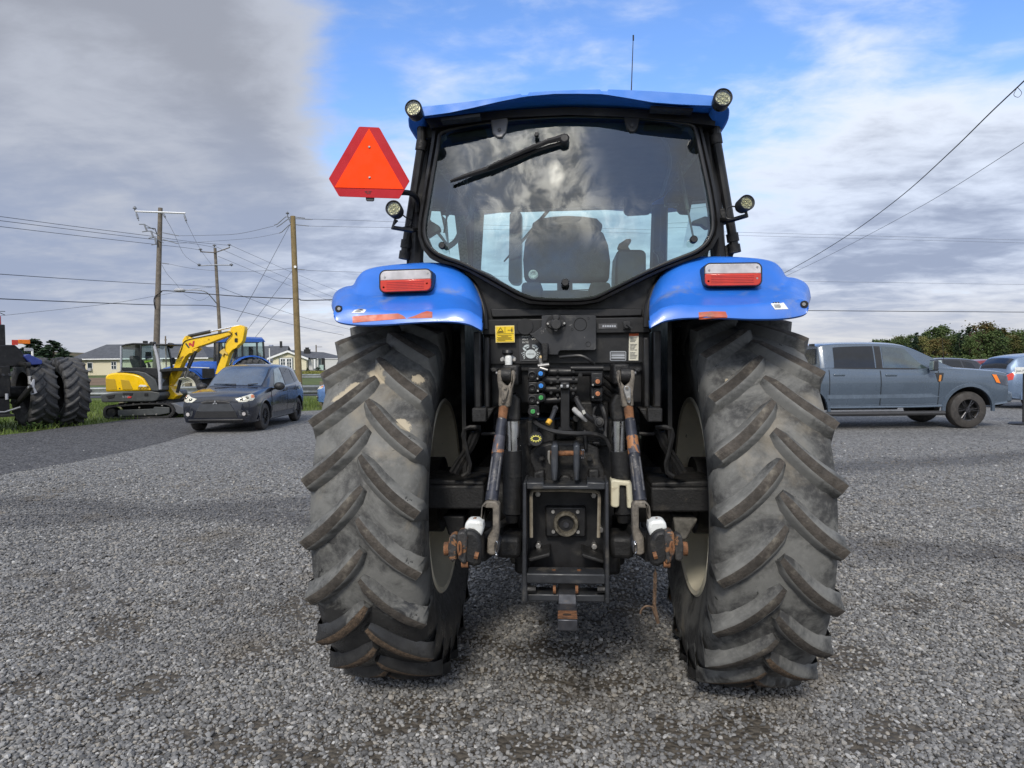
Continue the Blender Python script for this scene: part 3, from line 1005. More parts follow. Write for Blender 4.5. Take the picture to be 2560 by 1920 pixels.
# front end (mostly hidden behind the cab and rear wheels)
b = MB()
rows = []
for y, w, zt, zb in ((1.45, 0.42, 1.62, 1.02), (2.0, 0.43, 1.66, 1.02), (2.8, 0.41, 1.60, 1.0), (3.3, 0.37, 1.48, 0.98), (3.55, 0.28, 1.25, 0.98)):
    rows.append([Vector((-w, y, zb)), Vector((-w, y, zt - 0.14)), Vector((-w * 0.8, y, zt - 0.03)), Vector((0, y, zt)), Vector((w * 0.8, y, zt - 0.03)), Vector((w, y, zt - 0.14)), Vector((w, y, zb))])
b.grid(rows)
b.add(rows[-1], [list(range(7))])
b.build('hood', BLUE, TR)
b = MB()
b.box((0, 2.5, 0.85), (0.5, 1.9, 0.34))
b.cyl((-0.72, 2.62, 0.68), (0.72, 2.62, 0.68), 0.10, n=16)
b.build('front_axle', BLACKD, TR)
for s in (-1, 1):
    tractor_wheel(TR, s * 0.84, 2.62, 0.66, 0.68, 0.20, 0.37, 18, out=s, lugw=0.05, seg=64)

# ---- rear sheet metal below the window
b = MB()
b.poly('A', [(985, 560), (1060, 592), (1120, 632), (1165, 655), (1200, 660), (1245, 660), (1285, 652), (1330, 626), (1400, 588), (1465, 560), (1430, 600), (1412, 650), (1404, 700), (1400, 800), (1048, 800), (1044, 700), (1032, 640), (1012, 600)], -0.455, -0.43)
b.build('rear_panel', BLACK, TR)
b = MB()
b.rect('C', 205, 138, 1720, 262, -0.505, -0.45)
b.build('rear_crossbar', BLACK, TR, bevel=0.006)
b = MB()
b.poly('C', [(270, 40), (1650, 40), (1640, 108), (1280, 118), (930, 108), (285, 122)], -0.497, -0.45)
b.build('window_sill_plate', BLACK, TR, bevel=0.006)
b = MB()
b.rect('C', 272, 262, 1652, 525, -0.478, -0.40)
b.rect('C', 272, 520, 1652, 880, -0.425, -0.37)  # black sheet added below the panel to cover a bright reflecting gap
b.build('decal_panel_filler', BLACK, TR)
for pts in (((120, 250), (196, 940)), ((214, 300), (272, 938)), ((1652, 300), (1712, 938)), ((1742, 240), (1818, 936))):
    b = MB()
    b.rect('C', pts[0][0], pts[0][1], pts[1][0], pts[1][1], -0.53, -0.42)
    b.build('cab_post', BLACK, TR, bevel=0.008)
for u0, u1, uu in ((105, 240, (240, 310)), (1690, 1828, (1690, 1612))):
    b = MB()
    b.rect('C', u0, 938, u1, 1066, -0.60, -0.40)
    b.poly('C', [(uu[0], 940), (uu[1], 940), (uu[0], 1066)], -0.57, -0.42)
    b.build('cab_mount', BLACKD, TR, bevel=0.006)

# inner wheel-house walls and deck, with black sheets added to block light
for s in (-1, 1):
    b = MB()
    b.box((s * 0.50, 0.35, 1.46), (0.02, 1.30, 0.86))
    b.box((s * 0.82, 0.25, 1.93), (0.50, 1.3, 0.02))
    b.box((s * 0.79, 0.76, 1.73), (0.64, 0.02, 0.44))  # filler panel added to stop sky light showing between wall and tyre
    b.build('wheel_house_wall_filler', BLACK, TR)
b = MB()
b.box((0, 0.55, 1.40), (0.84, 1.40, 0.10))
b.box((0, 1.22, 1.62), (1.10, 0.06, 0.42))
b.box((0, 1.36, 1.25), (1.5, 0.04, 0.80))  # dark sheet added to black out the hood behind the hitch
b.build('cab_floor', BLACK, TR)

# ---- fenders: stations across, four traced edge lines, dense spline surface
FST = [(308, 405, 425, 440, 455), (318, 345, 375, 420, 478), (345, 305, 345, 405, 494), (400, 278, 318, 398, 505), (450, 266, 318, 402, 510), (478, 212, 322, 408, 511), (515, 170, 326, 412, 512), (580, 146, 322, 418, 511),
       (680, 130, 318, 424, 507), (800, 119, 314, 426, 498), (930, 112, 311, 421, 491), (1030, 116, 309, 418, 489), (1100, 134, 313, 410, 491), (1160, 166, 326, 414, 497),
       (1215, 215, 348, 428, 509), (1255, 275, 380, 452, 527), (1282, 332, 408, 470, 541), (1297, 372, 430, 484, 550)]
FY = (-0.45, -0.62, -0.80, -0.825)


def fender_rows():
    rows = []
    for u, *vv in FST:
        pr = [V('H', u, v, y) for v, y in zip(vv, FY)]
        t0 = pr[0]
        fr = [Vector((t0.x * 0.995, 0.55, t0.z - 0.16)), Vector((t0.x, 0.25, t0.z - 0.02)), Vector((t0.x, -0.15, t0.z + 0.012)), Vector((t0.x, -0.35, t0.z + 0.008))]
        mid1 = pr[0].lerp(pr[1], 0.12) + Vector((0, -0.028, 0.012))
        mid1b = pr[0].lerp(pr[1], 0.85) + Vector((0, -0.006, 0.0))
        mid2 = pr[1].lerp(pr[2], 0.5)
        mid2b = pr[1].lerp(pr[2], 0.9)
        mid3 = pr[2].lerp(pr[3], 0.45) + Vector((0, -0.003, 0))
        lip = pr[3] + Vector((0, 0.015, 0.0))
        inn = pr[3] + Vector((0, 0.035, 0.03))
        rows.append(fr + [pr[0], mid1, mid1b, pr[1], mid2, mid2b, pr[2] + Vector((0, -0.002, 0)), mid3, pr[3], lip, inn])
    return rows


def dense(rows, ku, kv):
    r1 = [crom(r, kv) for r in rows]
    cols = list(zip(*r1))
    cols = [crom(list(c), ku) for c in cols]
    return [list(r) for r in zip(*cols)]


frows = dense(fender_rows(), 3, 2)


def mir(p):
    return Vector((-p.x, p.y, p.z))


FEN = {}
for s in (-1, 1):
    rows = frows if s < 0 else [[mir(p) for p in r] for r in frows]
    b = MB()
    b.grid(rows)
    FEN[s] = b.build('fender', BLUE, TR, 50)
    so = FEN[s].modifiers.new('thickness', 'SOLIDIFY')
    so.thickness = 0.006
    so.offset = 0
    # black inner edge trim that follows the fender to the cab
    b = MB()
    k = [V('H', u, v, y) for u, v, y in ((1060, 112, -0.40), (1130, 138, -0.42), (1200, 196, -0.44), (1258, 272, -0.47), (1292, 352, -0.50), (1310, 430, -0.52), (1316, 545, -0.53))]
    if s > 0:
        k = [mir(p) for p in k]
    b.tube(k, 0.016, 8, smooth=4)
    b.build('fender_edge_trim', RUBBERTRIM, TR)


from mathutils.bvhtree import BVHTree
FBVH = {}
for s in (-1, 1):
    me_ = FEN[s].data
    FBVH[s] = BVHTree.FromPolygons([v.co.copy() for v in me_.vertices], [list(p.vertices) for p in me_.polygons])


def fen_pt(k, u, v, off=0.008):
    """Point on the rear fender face under a traced picture point."""
    d = ray(*px(k, u, v)).normalized()
    hit = FBVH[-1 if k == 'H' else 1].ray_cast(CAM, d)
    p = hit[0] if hit[0] is not None else CAM + d * ((-0.82 - CAM.y) / d.y)
    return p - d * off


def fdecal(name, k, uv, m, off=0.005, nu=1):
    b = MB()
    cu, cv = sum(p[0] for p in uv) / len(uv), sum(p[1] for p in uv) / len(uv)
    ed = []
    for p, q in zip(uv, uv[1:] + uv[:1]):
        ed += [(p[0] + (q[0] - p[0]) * i / 3, p[1] + (q[1] - p[1]) * i / 3) for i in range(3)]
    rings = [[fen_pt(k, cu + (u - cu) * f, cv + (v - cv) * f, off) for u, v in ed] for f in (1.0, 0.66, 0.33)]
    b.grid(rings, True)
    b.add(rings[-1], [list(range(len(ed)))])
    return b.build(name, m, FEN[-1 if k == 'H' else 1], 0)


REFLM = mat('faded_red_reflective_tape', (0.42, 0.075, 0.035), 0.4, var=0.25, vs_=14, dirt=((0.2, 0.12, 0.09), 0.3, 20))
fdecal('reflective_strip', 'H', [(430, 457), (540, 448), (640, 443), (735, 437), (770, 452), (790, 472), (700, 478), (560, 489), (432, 500)], REFLM)
fdecal('reflective_strip', 'H', [(795, 470), (850, 452), (895, 432), (930, 421), (965, 427), (965, 466), (880, 470)], REFLM)
fdecal('reflective_strip', 'I', [(392, 430), (480, 423), (572, 425), (585, 455), (583, 468), (480, 473), (395, 478)], REFLM)
fdecal('sticker', 'H', [(478, 376), (554, 374), (508, 434), (423, 436)], WHITED)
fdecal('sticker', 'I', [(855, 346), (944, 343), (993, 408), (903, 411)], WHITED)
for k, A, B in (('H', (478, 376), (76, -2)), ('I', (862, 348), (80, -3))):
    for i, (x0, y0, w, h) in enumerate(((0.18, 12, 0.12, 7), (0.36, 9, 0.16, 10), (0.60, 12, 0.12, 7), (0.10, 30, 0.55, 3), (0.08, 38, 0.6, 3), (0.06, 46, 0.5, 3))):
        sl = -0.72 if k == 'H' else 0.75
        u0 = A[0] + B[0] * x0 + y0 * sl
        v0 = A[1] + y0
        fdecal('print', k, [(u0, v0), (u0 + 76 * w, v0 - 1), (u0 + 76 * w + h * sl, v0 + h), (u0 + h * sl, v0 + h)], BLACKINK if i < 3 else GREYPRINT, 0.0075)

# bolt recess at each outer corner
for s, (k, u, v) in ((-1, ('H', 343, 408)), (1, ('I', 1094, 378))):
    b = MB()
    c = fen_pt(k, u, v, 0.0)
    b.cyl(c + Vector((0, -0.012, 0)), c + Vector((0, 0.01, 0)), 0.015, n=16)
    o = b.build('corner_socket', BLACK, FEN[s])
    b = MB()
    b.cyl(c + Vector((s * -0.004, -0.017, 0)), c + Vector((s * -0.004, 0.0, 0)), 0.007, n=10)
    b.build('bolt_head', STEEL, FEN[s])


# ---- tail lights
def rrect(k, u0, v0, u1, v1, r, yf, n=5, cor=(1, 1, 1, 1)):
    pts = []
    for i, (cu, cv, a0) in enumerate(((u1 - r, v0 + r, -90), (u1 - r, v1 - r, 0), (u0 + r, v1 - r, 90), (u0 + r, v0 + r, 180))):
        if cor[i]:
            for j in range(n + 1):
                a = R_(a0 + 90 * j / n)
                pts.append(V(k, cu + r * math.cos(a), cv + r * math.sin(a), yf))
        else:
            pts.append(V(k, (u1, u1, u0, u0)[i], (v0, v1, v1, v0)[i], yf))
    return pts


def skew(pts, c, sk):
    return [Vector((p.x, p.y, p.z + (p.x - c.x) * sk)) for p in pts]


for s, k, u0, v0, u1, v1, sk in ((-1, 'H', 613, 147, 957, 292, 0.035), (1, 'I', 432, 103, 812, 254, 0.012)):
    vm = v0 + (v1 - v0) * 0.45
    c = V(k, (u0 + u1) / 2, (v0 + v1) / 2, -0.665)
    b = MB()
    b.prism(skew(rrect(k, u0 - 4, v0 - 6, u1 + 6, v1 + 5, 42, -0.652), c, sk), (0, 0.10, 0))
    tl = b.build('tail_light', RUBBERTRIM, TR, 30)
    b = MB()
    b.prism(skew(rrect(k, u0 + 4, v0 + 2, u1 - 2, vm, 34, -0.664, cor=(1, 0, 0, 1)), c, sk), (0, 0.02, 0))
    b.build('clear_lens', CLEARLENS, tl, 30, bevel=0.003)
    b = MB()
    b.prism(skew(rrect(k, u0 + 4, vm, u1 - 2, v1 - 2, 34, -0.668, cor=(0, 1, 1, 0)), c, sk), (0, 0.02, 0))
    b.build('red_lens', REDLENS, tl, 30, bevel=0.003)
    for i in range(5):
        b = MB()
        vv = vm + 14 + i * 11
        p0, p1 = skew([V(k, u0 + 45, vv, -0.6692), V(k, u1 - 50, vv, -0.6692)], c, sk)
        b.cyl(p0, p1, 0.0012, n=5)
        b.build('lens_rib', REDLENS, tl)
    for uu, vv in ((u0 + 32, v0 + 42), (u1 - 26, v0 + 24), (u0 + 26, v1 - 34), (u1 - 28, v1 - 50)):
        b = MB()
        p = skew([V(k, uu, vv, -0.668)], c, sk)[0]
        b.cyl(p, p + Vector((0, 0.01, 0)), 0.0042, n=10)
        b.build('lens_screw', STEEL, tl)

# ---- rear window: plane leans forward towards the roof
WA, WB = -0.781, 0.1375


def VW(u, v, off=0.0):
    return V('B', u, v, WA + off, WB)


OUT = [(255, 330), (238, 450), (212, 600), (180, 800), (160, 930), (160, 1010), (185, 1085), (230, 1140), (300, 1172), (380, 1190), (470, 1226), (560, 1278), (660, 1335), (760, 1392), (840, 1422), (950, 1430), (1060, 1430), (1170, 1428),
       (1270, 1412), (1370, 1362), (1470, 1312), (1580, 1258), (1690, 1208), (1800, 1165), (1900, 1132), (1970, 1080), (2008, 1010), (2018, 940), (2008, 840), (1988, 720), (1962, 590), (1930, 450), (1905, 340), (1880, 285), (1700, 262), (1400, 244), (1080, 238), (780, 252), (480, 285), (290, 312)]
INN = [(300, 400), (288, 480), (262, 620), (228, 820), (208, 940), (210, 1005), (232, 1062), (278, 1108), (345, 1140), (420, 1166), (510, 1208), (600, 1252), (700, 1308), (790, 1356), (870, 1384), (960, 1392), (1060, 1394), (1160, 1392),
       (1245, 1378), (1340, 1332), (1445, 1280), (1555, 1226), (1670, 1176), (1770, 1138), (1860, 1100), (1922, 1050), (1955, 990), (1964, 930), (1956, 840), (1936, 720), (1908, 590), (1880, 460), (1862, 380), (1830, 336), (1680, 312), (1400, 296), (1080, 290), (780, 306), (500, 340), (340, 372)]
b = MB()
o1 = [VW(u, v, -0.03) for u, v in OUT]
i1 = [VW(u, v, -0.03) for u, v in INN]
o2 = [p + Vector((0, 0.07, 0)) for p in o1]
i2 = [p + Vector((0, 0.07, 0)) for p in i1]
b.grid([o2, o1, [p.lerp(q, 0.35) + Vector((0, -0.006, 0)) for p, q in zip(o1, i1)], [p.lerp(q, 0.55) + Vector((0, 0.010, 0)) for p, q in zip(o1, i1)], [p.lerp(q, 0.7) + Vector((0, 0.012, 0)) for p, q in zip(o1, i1)], i1, i2, o2], True)
WF = b.build('rear_window_frame', BLACK, TR, 50)
b = MB()
mid = [p.lerp(q, 0.86) + Vector((0, -0.006, 0)) for p, q in zip(o1, i1)]
b.tube(crom(mid + [mid[0]], 3), 0.009, 8)
b.build('window_seal', RUBBERTRIM, WF)
# pane, slightly bowed
b = MB()
inn_d = [VW(u, v, -0.022) for u, v in INN]
cen = sum(inn_d, Vector()) / len(inn_d)


def bow(p):
    q = (p.x / 0.75) ** 2
    return Vector((p.x, p.y + 0.035 * (q - 0.9), p.z))


rings = [[bow(cen.lerp(p, f)) for p in inn_d] for f in (1.0, 0.85, 0.7, 0.55, 0.4, 0.25, 0.1)]
b.grid(rings, True)
b.add(rings[-1], [list(range(len(inn_d)))])
b.build('rear_window', GLASS, TR, 80)
# heater/paint band on the glass edge, knobs, hinge straps
for u, v, r in ((312, 1070, 22), (1850, 1033, 23), (1065, 1300, 24), (890, 400, 14)):
    b = MB()
    c = bow(VW(u, v, -0.05))
    rr = r / CROP['B'][2] / FPX * 3.2
    b.lathe([(0.02, 0.001), (0.02, rr * 0.8), (0.01, rr), (-0.010, rr), (-0.016, rr * 0.75), (-0.016, 0.001)], 'y', 18, c)
    b.build('glass_fixing_knob', RUBBERTRIM, TR)
for pts, m in ((((605, 210), (700, 205), (712, 300), (700, 370), (675, 402), (645, 402), (618, 375), (605, 290)), mat('grey_cast_hinge', (0.17, 0.17, 0.175), 0.45, 0.3, var=0.15)),
               (((1430, 225), (1520, 225), (1522, 290), (1512, 340), (1490, 368), (1462, 368), (1440, 340), (1428, 290)), PLASTIC)):
    b = MB()
    pp = [VW(u, v, -0.058) for u, v in pts]
    b.prism(pp, (0, 0.022, 0))
    h = b.build('window_hinge', m, TR, 30, bevel=0.005)
    c = VW(sum(p[0] for p in pts[3:7]) / 4, 353 if m is not PLASTIC else 326, -0.064)
    b = MB()
    b.cyl(c, c + Vector((0, 0.02, 0)), 0.008, n=12)
    b.build('hinge_bolt', RUBBERTRIM, h)

# wiper
b = MB()
pv = VW(1060, 413, -0.085)
b.lathe([(0.06, 0.001), (0.06, 0.022), (-0.012, 0.022), (-0.02, 0.015), (-0.02, 0.001)], 'y', 16, pv)
arm = [VW(u, v, -0.092) for u, v in ((1055, 400), (960, 425), (860, 465), (700, 535), (590, 585))]
b.tube(arm, [0.014, 0.012, 0.011, 0.009, 0.006], 6)
arm2 = [VW(u, v, -0.075) for u, v in ((1055, 432), (960, 460), (880, 485))]
b.tube(arm2, 0.008, 6)
wp_ = b.build('wiper_arm', PLASTIC, TR)
b = MB()
b.tube([VW(u, v, -0.070) for u, v in ((358, 672), (450, 640), (600, 592), (760, 535), (890, 482))], [0.007, 0.011, 0.013, 0.012, 0.008], 6)
b.build('wiper_blade', RUBBERTRIM, wp_)

# ---- roof
TOPE = [(185, 214), (350, 196), (500, 178), (650, 157), (790, 134), (798, 143), (834, 140), (842, 125), (1000, 116), (1150, 110), (1278, 107), (1286, 118), (1322, 118), (1330, 107), (1450, 111), (1600, 118), (1750, 128), (1870, 137), (1975, 146)]


def interp(x, tab):
    for (a, va), (c, vc) in zip(tab, tab[1:]):
        if x <= c:
            return va + (vc - va) * (x - a) / (c - a)
    return tab[-1][1]


BOT = [(185, 272), (350, 250), (560, 206), (720, 166), (900, 139), (1050, 131), (1300, 136), (1450, 160), (1600, 186), (1800, 201), (1975, 207)]
HDR = [(185, 305), (400, 285), (700, 258), (1080, 236), (1450, 246), (1750, 265), (1975, 285)]
rows = []
for u, vt in TOPE:
    tp = V('B', u, vt, -0.60)
    bt = V('B', u, interp(u, BOT), -0.605)
    hd = V('B', u, interp(u, HDR), -0.44)
    x = tp.x
    rows.append([Vector((x, 1.42, bt.z - 0.02)), Vector((x * 1.0, 1.40, tp.z - 0.04)), Vector((x, 0.9, tp.z + 0.03)), Vector((x, 0.1, tp.z + 0.04)), Vector((x, -0.50, tp.z + 0.02)), tp,
                 bt, bt + Vector((0, 0.02, 0.006)), Vector((hd.x, -0.50, (bt.z + hd.z) / 2 + 0.02)), Vector((hd.x, -0.40, hd.z)), Vector((hd.x, 0.3, hd.z - 0.01)), Vector((hd.x, 1.40, hd.z - 0.05))])
b = MB()
b.grid(rows)
for r in (rows[0], rows[-1]):
    b.add(r, [list(range(len(r)))])
ROOF = b.build('roof', BLUER, TR, 30)
for pts, s in ((((92, 272), (98, 335), (128, 380), (160, 422), (185, 400), (200, 340), (198, 262)), -1), (((1965, 205), (1968, 300), (2010, 365), (2050, 330), (2078, 280), (2082, 225), (2050, 195)), 1)):
    b = MB()
    b.prism([V('B', u, v, -0.57 + (v - 200) / 220 * 0.22) for u, v in pts], (s * 0.02, 1.80, 0.0))
    b.build('roof_corner', BLUER, ROOF, 30, bevel=0.012)
b = MB()
b.poly('B', [(196, 280), (420, 262), (700, 235), (1080, 215), (1450, 225), (1750, 245), (1990, 262), (1985, 330), (1750, 300), (1450, 275), (1080, 262), (700, 280), (420, 315), (240, 345)], -0.47, -0.36)
b.build('roof_liner', BLACK, ROOF)
for uv in (((300, 283), (540, 255), (540, 272), (300, 300)), ((1590, 205), (1850, 222), (1850, 238), (1590, 225))):
    b = MB()
    b.poly('B', uv, -0.56, -0.5)
    b.build('number_plate_lamp_bar', PLASTIC, ROOF)
# headliner
b = MB()
b.box((0, 0.45, 2.70), (1.30, 1.7, 0.05))
b.build('headliner', mat('cab_lining', (0.05, 0.055, 0.055), 0.9), ROOF)
# antenna
b = MB()
a0, a1 = V('A', 1362, 196, -0.3), V('A', 1368, 76, -0.3)
b.cyl(a0 - Vector((0, 0, 0.10)), a1, 0.0035, 0.0018, 6)
b.cyl(a1 - Vector((0, 0, 0.025)), a1, 0.004, n=6)
b.cyl(a0 - Vector((0, 0, 0.12)), a0 - Vector((0, 0, 0.02)), 0.014, n=8)
b.build('antenna', PLASTIC, ROOF)


# ---- work lights
def worklight(k, u, v, rpx, Y, parent, tilt=0.0, name='work_light'):
    c = V(k, u, v, Y)
    r = rpx / CROP[k][2] / FPX * (Y - CAM.y)
    b = MB()
    b.lathe([(0.075, 0.001), (0.075, r * 0.55), (0.05, r * 0.9), (0.0, r), (-0.012, r), (-0.016, r * 0.93), (-0.012, r * 0.80), (0.0, r * 0.76)], 'y', 28)
    o = b.build(name, PLASTIC, parent, 40)
    o.location = c
    o.rotation_euler = (R_(-4), 0, tilt)
    b = MB()
    b.lathe([(0.0, 0.001), (0.0, r * 0.77)], 'y', 24)
    b.build('reflector', LEDCELL, o, 0)
    for i in range(7):
        a = R_(90 + 60 * i)
        q = Vector((0, -0.002, 0)) if i == 6 else Vector((math.cos(a) * r * 0.48, -0.002, math.sin(a) * r * 0.48))
        b = MB()
        b.lathe([(0.0, r * 0.235), (-0.004, r * 0.19), (0.004, r * 0.04), (-0.002, 0.0006)], 'y', 12, q)
        b.build('led_cell', LEDCELL, o, 60)
    b = MB()
    b.lathe([(-0.0115, 0.001), (-0.0115, r * 0.79)], 'y', 24)
    b.build('lens', glass('lamp_lens', (0.93, 0.94, 0.88), 1.0), o, 0)
    return o


worklight('B', 134, 228, 53, -0.66, TR)
worklight('B', 2031, 163, 56, -0.66, TR)
worklight('S', 899, 1117, 95, -0.62, TR)
worklight('B', 2176, 806, 47, -0.60, TR, R_(9))
# brackets of the two lower lights
for pts in ([('S', 925, 1240, -0.58), ('S', 880, 1330, -0.58), ('S', 1100, 1365, -0.52), ('S', 1150, 1350, -0.45)],
            [('B', 2170, 855, -0.57), ('B', 2180, 882, -0.57), ('B', 2080, 912, -0.50), ('B', 2010, 905, -0.42)]):
    b = MB()
    b.tube([V(*p[:3], p[3]) for p in pts], 0.011, 6)
    b.build('light_bracket', BLACK, TR)
for c in ([('S', 960, 1150, -0.56), ('S', 1030, 1210, -0.55), ('S', 1100, 1250, -0.50), ('S', 1080, 1310, -0.48), ('S', 1000, 1330, -0.52)],
          [('B', 2130, 830, -0.54), ('B', 2070, 830, -0.53), ('B', 2050, 890, -0.52), ('B', 2090, 905, -0.53), ('B', 2150, 890, -0.56)]):
    b = MB()
    b.tube([V(*p[:3], p[3]) for p in c], 0.0035, 6, smooth=5)
    b.build('light_cable', PLASTIC, TR)

# ---- cab side bars, hinges, mirrors
for s, top, bot in ((-1, ('B', 182, 440), ('B', 78, 1130)), (1, ('B', 1990, 400), ('B', 2105, 1090))):
    b = MB()
    p0, p1 = V(*top, -0.42), V(*bot, -0.42)
    b.tube([p0 + Vector((0, 0, 0.10)), p0, p1], 0.021, 10)
    hb = b.build('corner_hinge_bar', BLACK, TR)
    b = MB()
    b.cyl(p0 + (p1 - p0) * -0.02, p0 + (p1 - p0) * 0.06, 0.027, n=12)
    b.cyl(p0 + (p1 - p0) * 0.86, p0 + (p1 - p0) * 0.93, 0.028, n=12)
    b.cyl(p0 + (p1 - p0) * 0.96, p0 + (p1 - p0) * 1.03, 0.028, n=12)
    b.build('hinge_knuckle', BLACKD, hb)
    b = MB()
    kk = 'B'
    if s < 0:
        b.poly(kk, [(60, 1060), (105, 1070), (165, 1130), (165, 1200), (88, 1195), (88, 1150), (62, 1125)], -0.40, -0.10)
        b.poly(kk, [(105, 850), (160, 850), (165, 1100), (120, 1100)], -0.43, -0.36)
    else:
        b.poly(kk, [(2130, 1060), (2100, 1030), (2020, 1090), (2000, 1160), (2095, 1165), (2098, 1120), (2132, 1090)], -0.40, -0.10)
        b.poly(kk, [(2010, 840), (2062, 830), (2075, 920), (2030, 930)], -0.43, -0.36)
    b.build('hinge_plate', BLACKD, hb, bevel=0.006)
    # B-pillar and door frame going forward
    b = MB()
    x = s * 0.70
    b.tube([Vector((s * 0.665, -0.36, 2.66)), Vector((s * 0.69, -0.40, 2.35)), Vector((s * 0.715, -0.40, 1.96))], 0.035, 8)
    b.tube([Vector((s * 0.665, -0.30, 2.68)), Vector((s * 0.655, 1.15, 2.72))], 0.035, 8)
    b.tube([Vector((s * 0.655, 1.18, 2.72)), Vector((s * 0.64, 1.22, 2.2)), Vector((s * 0.60, 1.22, 1.45))], [0.055, 0.055, 0.06], 8)
    b.build('cab_pillar', BLACK, TR)
    # mirror on its arm outside the cab
    b = MB()
    if s < 0:
        pass
    b.box((s * 0.93, 0.95, 2.18), (0.20, 0.06, 0.36))
    b.tube([Vector((s * 0.66, 1.15, 2.40)), Vector((s * 0.93, 1.0, 2.42)), Vector((s * 0.93, 0.97, 2.2))], 0.012, 6)
    b.build('wing_mirror', PLASTIC, TR, bevel=0.02)
    # side glass
    b = MB()
    b.add([Vector((s * 0.668, -0.30, 2.66)), Vector((s * 0.655, 1.12, 2.70)), Vector((s * 0.635, 1.18, 1.55)), Vector((s * 0.70, -0.30, 1.95))], [(0, 1, 2, 3)])
    b.build('side_window', GLASSC, TR, 0)
    # inner grab rail
    b = MB()
    if s < 0:
        gp = [('B', 440, 640, -0.1), ('B', 470, 720, 0.0), ('B', 497, 800, 0.05), ('B', 480, 890, 0.05), ('B', 430, 960, 0.0), ('B', 390, 1040, -0.1), ('B', 335, 1080, -0.3)]
    else:
        gp = [('B', 1640, 380, -0.3), ('B', 1690, 450, -0.2), ('B', 1710, 560, -0.1), ('B', 1680, 680, 0.0), ('B', 1650, 770, 0.05)]
    b.tube([V(*p[:3], p[3]) for p in gp], 0.014 if s < 0 else 0.008, 8, smooth=4)
    b.build('grab_rail', mat('grey_plastic_rail', (0.12, 0.12, 0.12), 0.6), TR)
    # gas strut
    b = MB()
    g0, g1 = (V('B', 372, 690, -0.1), V('B', 320, 985, -0.3)) if s < 0 else (V('B', 1760, 560, -0.1), V('B', 1850, 1010, -0.3))
    m_ = g0.lerp(g1, 0.66)
    b.cyl(g0, m_, 0.010, n=8)
    b.cyl(m_, g1, 0.005, n=8)
    b.build('gas_strut', DGREY, TR)

# windscreen
b = MB()
b.add([Vector((-0.62, 1.20, 2.66)), Vector((0.62, 1.20, 2.66)), Vector((0.56, 1.24, 1.62)), Vector((-0.56, 1.24, 1.62))], [(0, 1, 2, 3)])
b.build('windscreen', GLASSC, TR, 0)
b = MB()
b.box((0, 1.20, 2.73), (1.3, 0.06, 0.12))
b.build('windscreen_header', BLACK, TR)

# ---- cab interior
b = MB()
YS = 0.12
b.poly('B', [(812, 1290), (803, 1150), (815, 1040), (850, 965), (900, 950), (1080, 945), (1260, 955), (1300, 985), (1330, 1060), (1343, 1160), (1335, 1290)], YS, YS + 0.10)
st = b.build('operator_seat', SEATM, TR, 40, bevel=0.03, seg=3)
b = MB()
b.poly('B', [(862, 965), (860, 930), (900, 900), (990, 886), (1080, 881), (1180, 886), (1258, 898), (1295, 935), (1292, 962), (1240, 955), (1080, 942), (920, 955)], YS - 0.02, YS + 0.13)
b.build('seat_head_cushion', SEATM, st, 40, bevel=0.02, seg=3)
b = MB()
b.poly('B', [(795, 1290), (920, 1290), (920, 1420), (795, 1420)], YS - 0.05, YS + 0.45)
b.poly('B', [(1215, 1290), (1345, 1290), (1345, 1420), (1215, 1420)], YS - 0.05, YS + 0.45)
b.poly('B', [(900, 1340), (1230, 1340), (1230, 1420), (900, 1420)], YS - 0.02, YS + 0.45)
b.build('seat_base', SEATM, st, 40, bevel=0.02)
b = MB()
c = V('B', 868, 1246, YS - 0.03)
b.lathe([(0.04, 0.026), (-0.008, 0.026), (-0.012, 0.018), (-0.006, 0.008), (-0.006, 0.001)], 'y', 18, c)
b.build('lumbar_knob', WHITEP, st)
b = MB()
b.poly('B', [(1380, 1110), (1395, 1090), (1540, 1090), (1562, 1110), (1562, 1225), (1500, 1260), (1372, 1330), (1374, 1200)], YS, YS + 0.35)
ar = b.build('armrest_console', PLASTIC, TR, 40, bevel=0.02)
b = MB()
b.poly('B', [(1385, 1078), (1395, 1055), (1440, 1025), (1470, 1022), (1472, 1040), (1450, 1070), (1468, 1095), (1400, 1095)], YS + 0.1, YS + 0.16)
b.build('joystick', mat('tan_grip', (0.20, 0.12, 0.07), 0.6), ar, 40, bevel=0.008)
b = MB()
b.poly('B', [(1610, 1090), (1635, 1075), (1650, 1095), (1672, 1120), (1668, 1170), (1645, 1170), (1632, 1120), (1612, 1105)], 0.25, 0.30)
b.build('control_lever', PLASTIC, TR, bevel=0.006)
b = MB()
b.poly('B', [(1425, 765), (1450, 742), (1560, 740), (1595, 752), (1600, 850), (1580, 872), (1450, 880), (1424, 862)], 0.95, 1.0)
mr = b.build('cab_mirror', PLASTIC, TR, bevel=0.015)
b = MB()
b.poly('B', [(1465, 835), (1520, 815), (1585, 808), (1598, 830), (1580, 860), (1470, 868)], 0.945, 0.949)
b.build('mirror_glass', mat('mirror_glass', (0.6, 0.68, 0.68), 0.05, 1.0), mr)
b = MB()
c = V('B', 1060, 1085, 0.75)
b.tube([c + Vector((0.19 * math.cos(a), 0.11 * math.sin(a), -0.02 + 0.10 * math.sin(a))) for a in [2 * math.pi * i / 24 for i in range(25)]], 0.014, 8)
b.tube([c + Vector((0, 0, -0.02)), c + Vector((0, 0.3, -0.5))], 0.05, 8)
b.build('steering_column', PLASTIC, TR)
b = MB()
b.poly('B', [(722, 868), (740, 852), (782, 853), (795, 870), (794, 1280), (780, 1302), (735, 1300), (714, 1280)], 1.50, 1.66)
b.build('exhaust_shield', BLACK, TR, bevel=0.02)
b = MB()
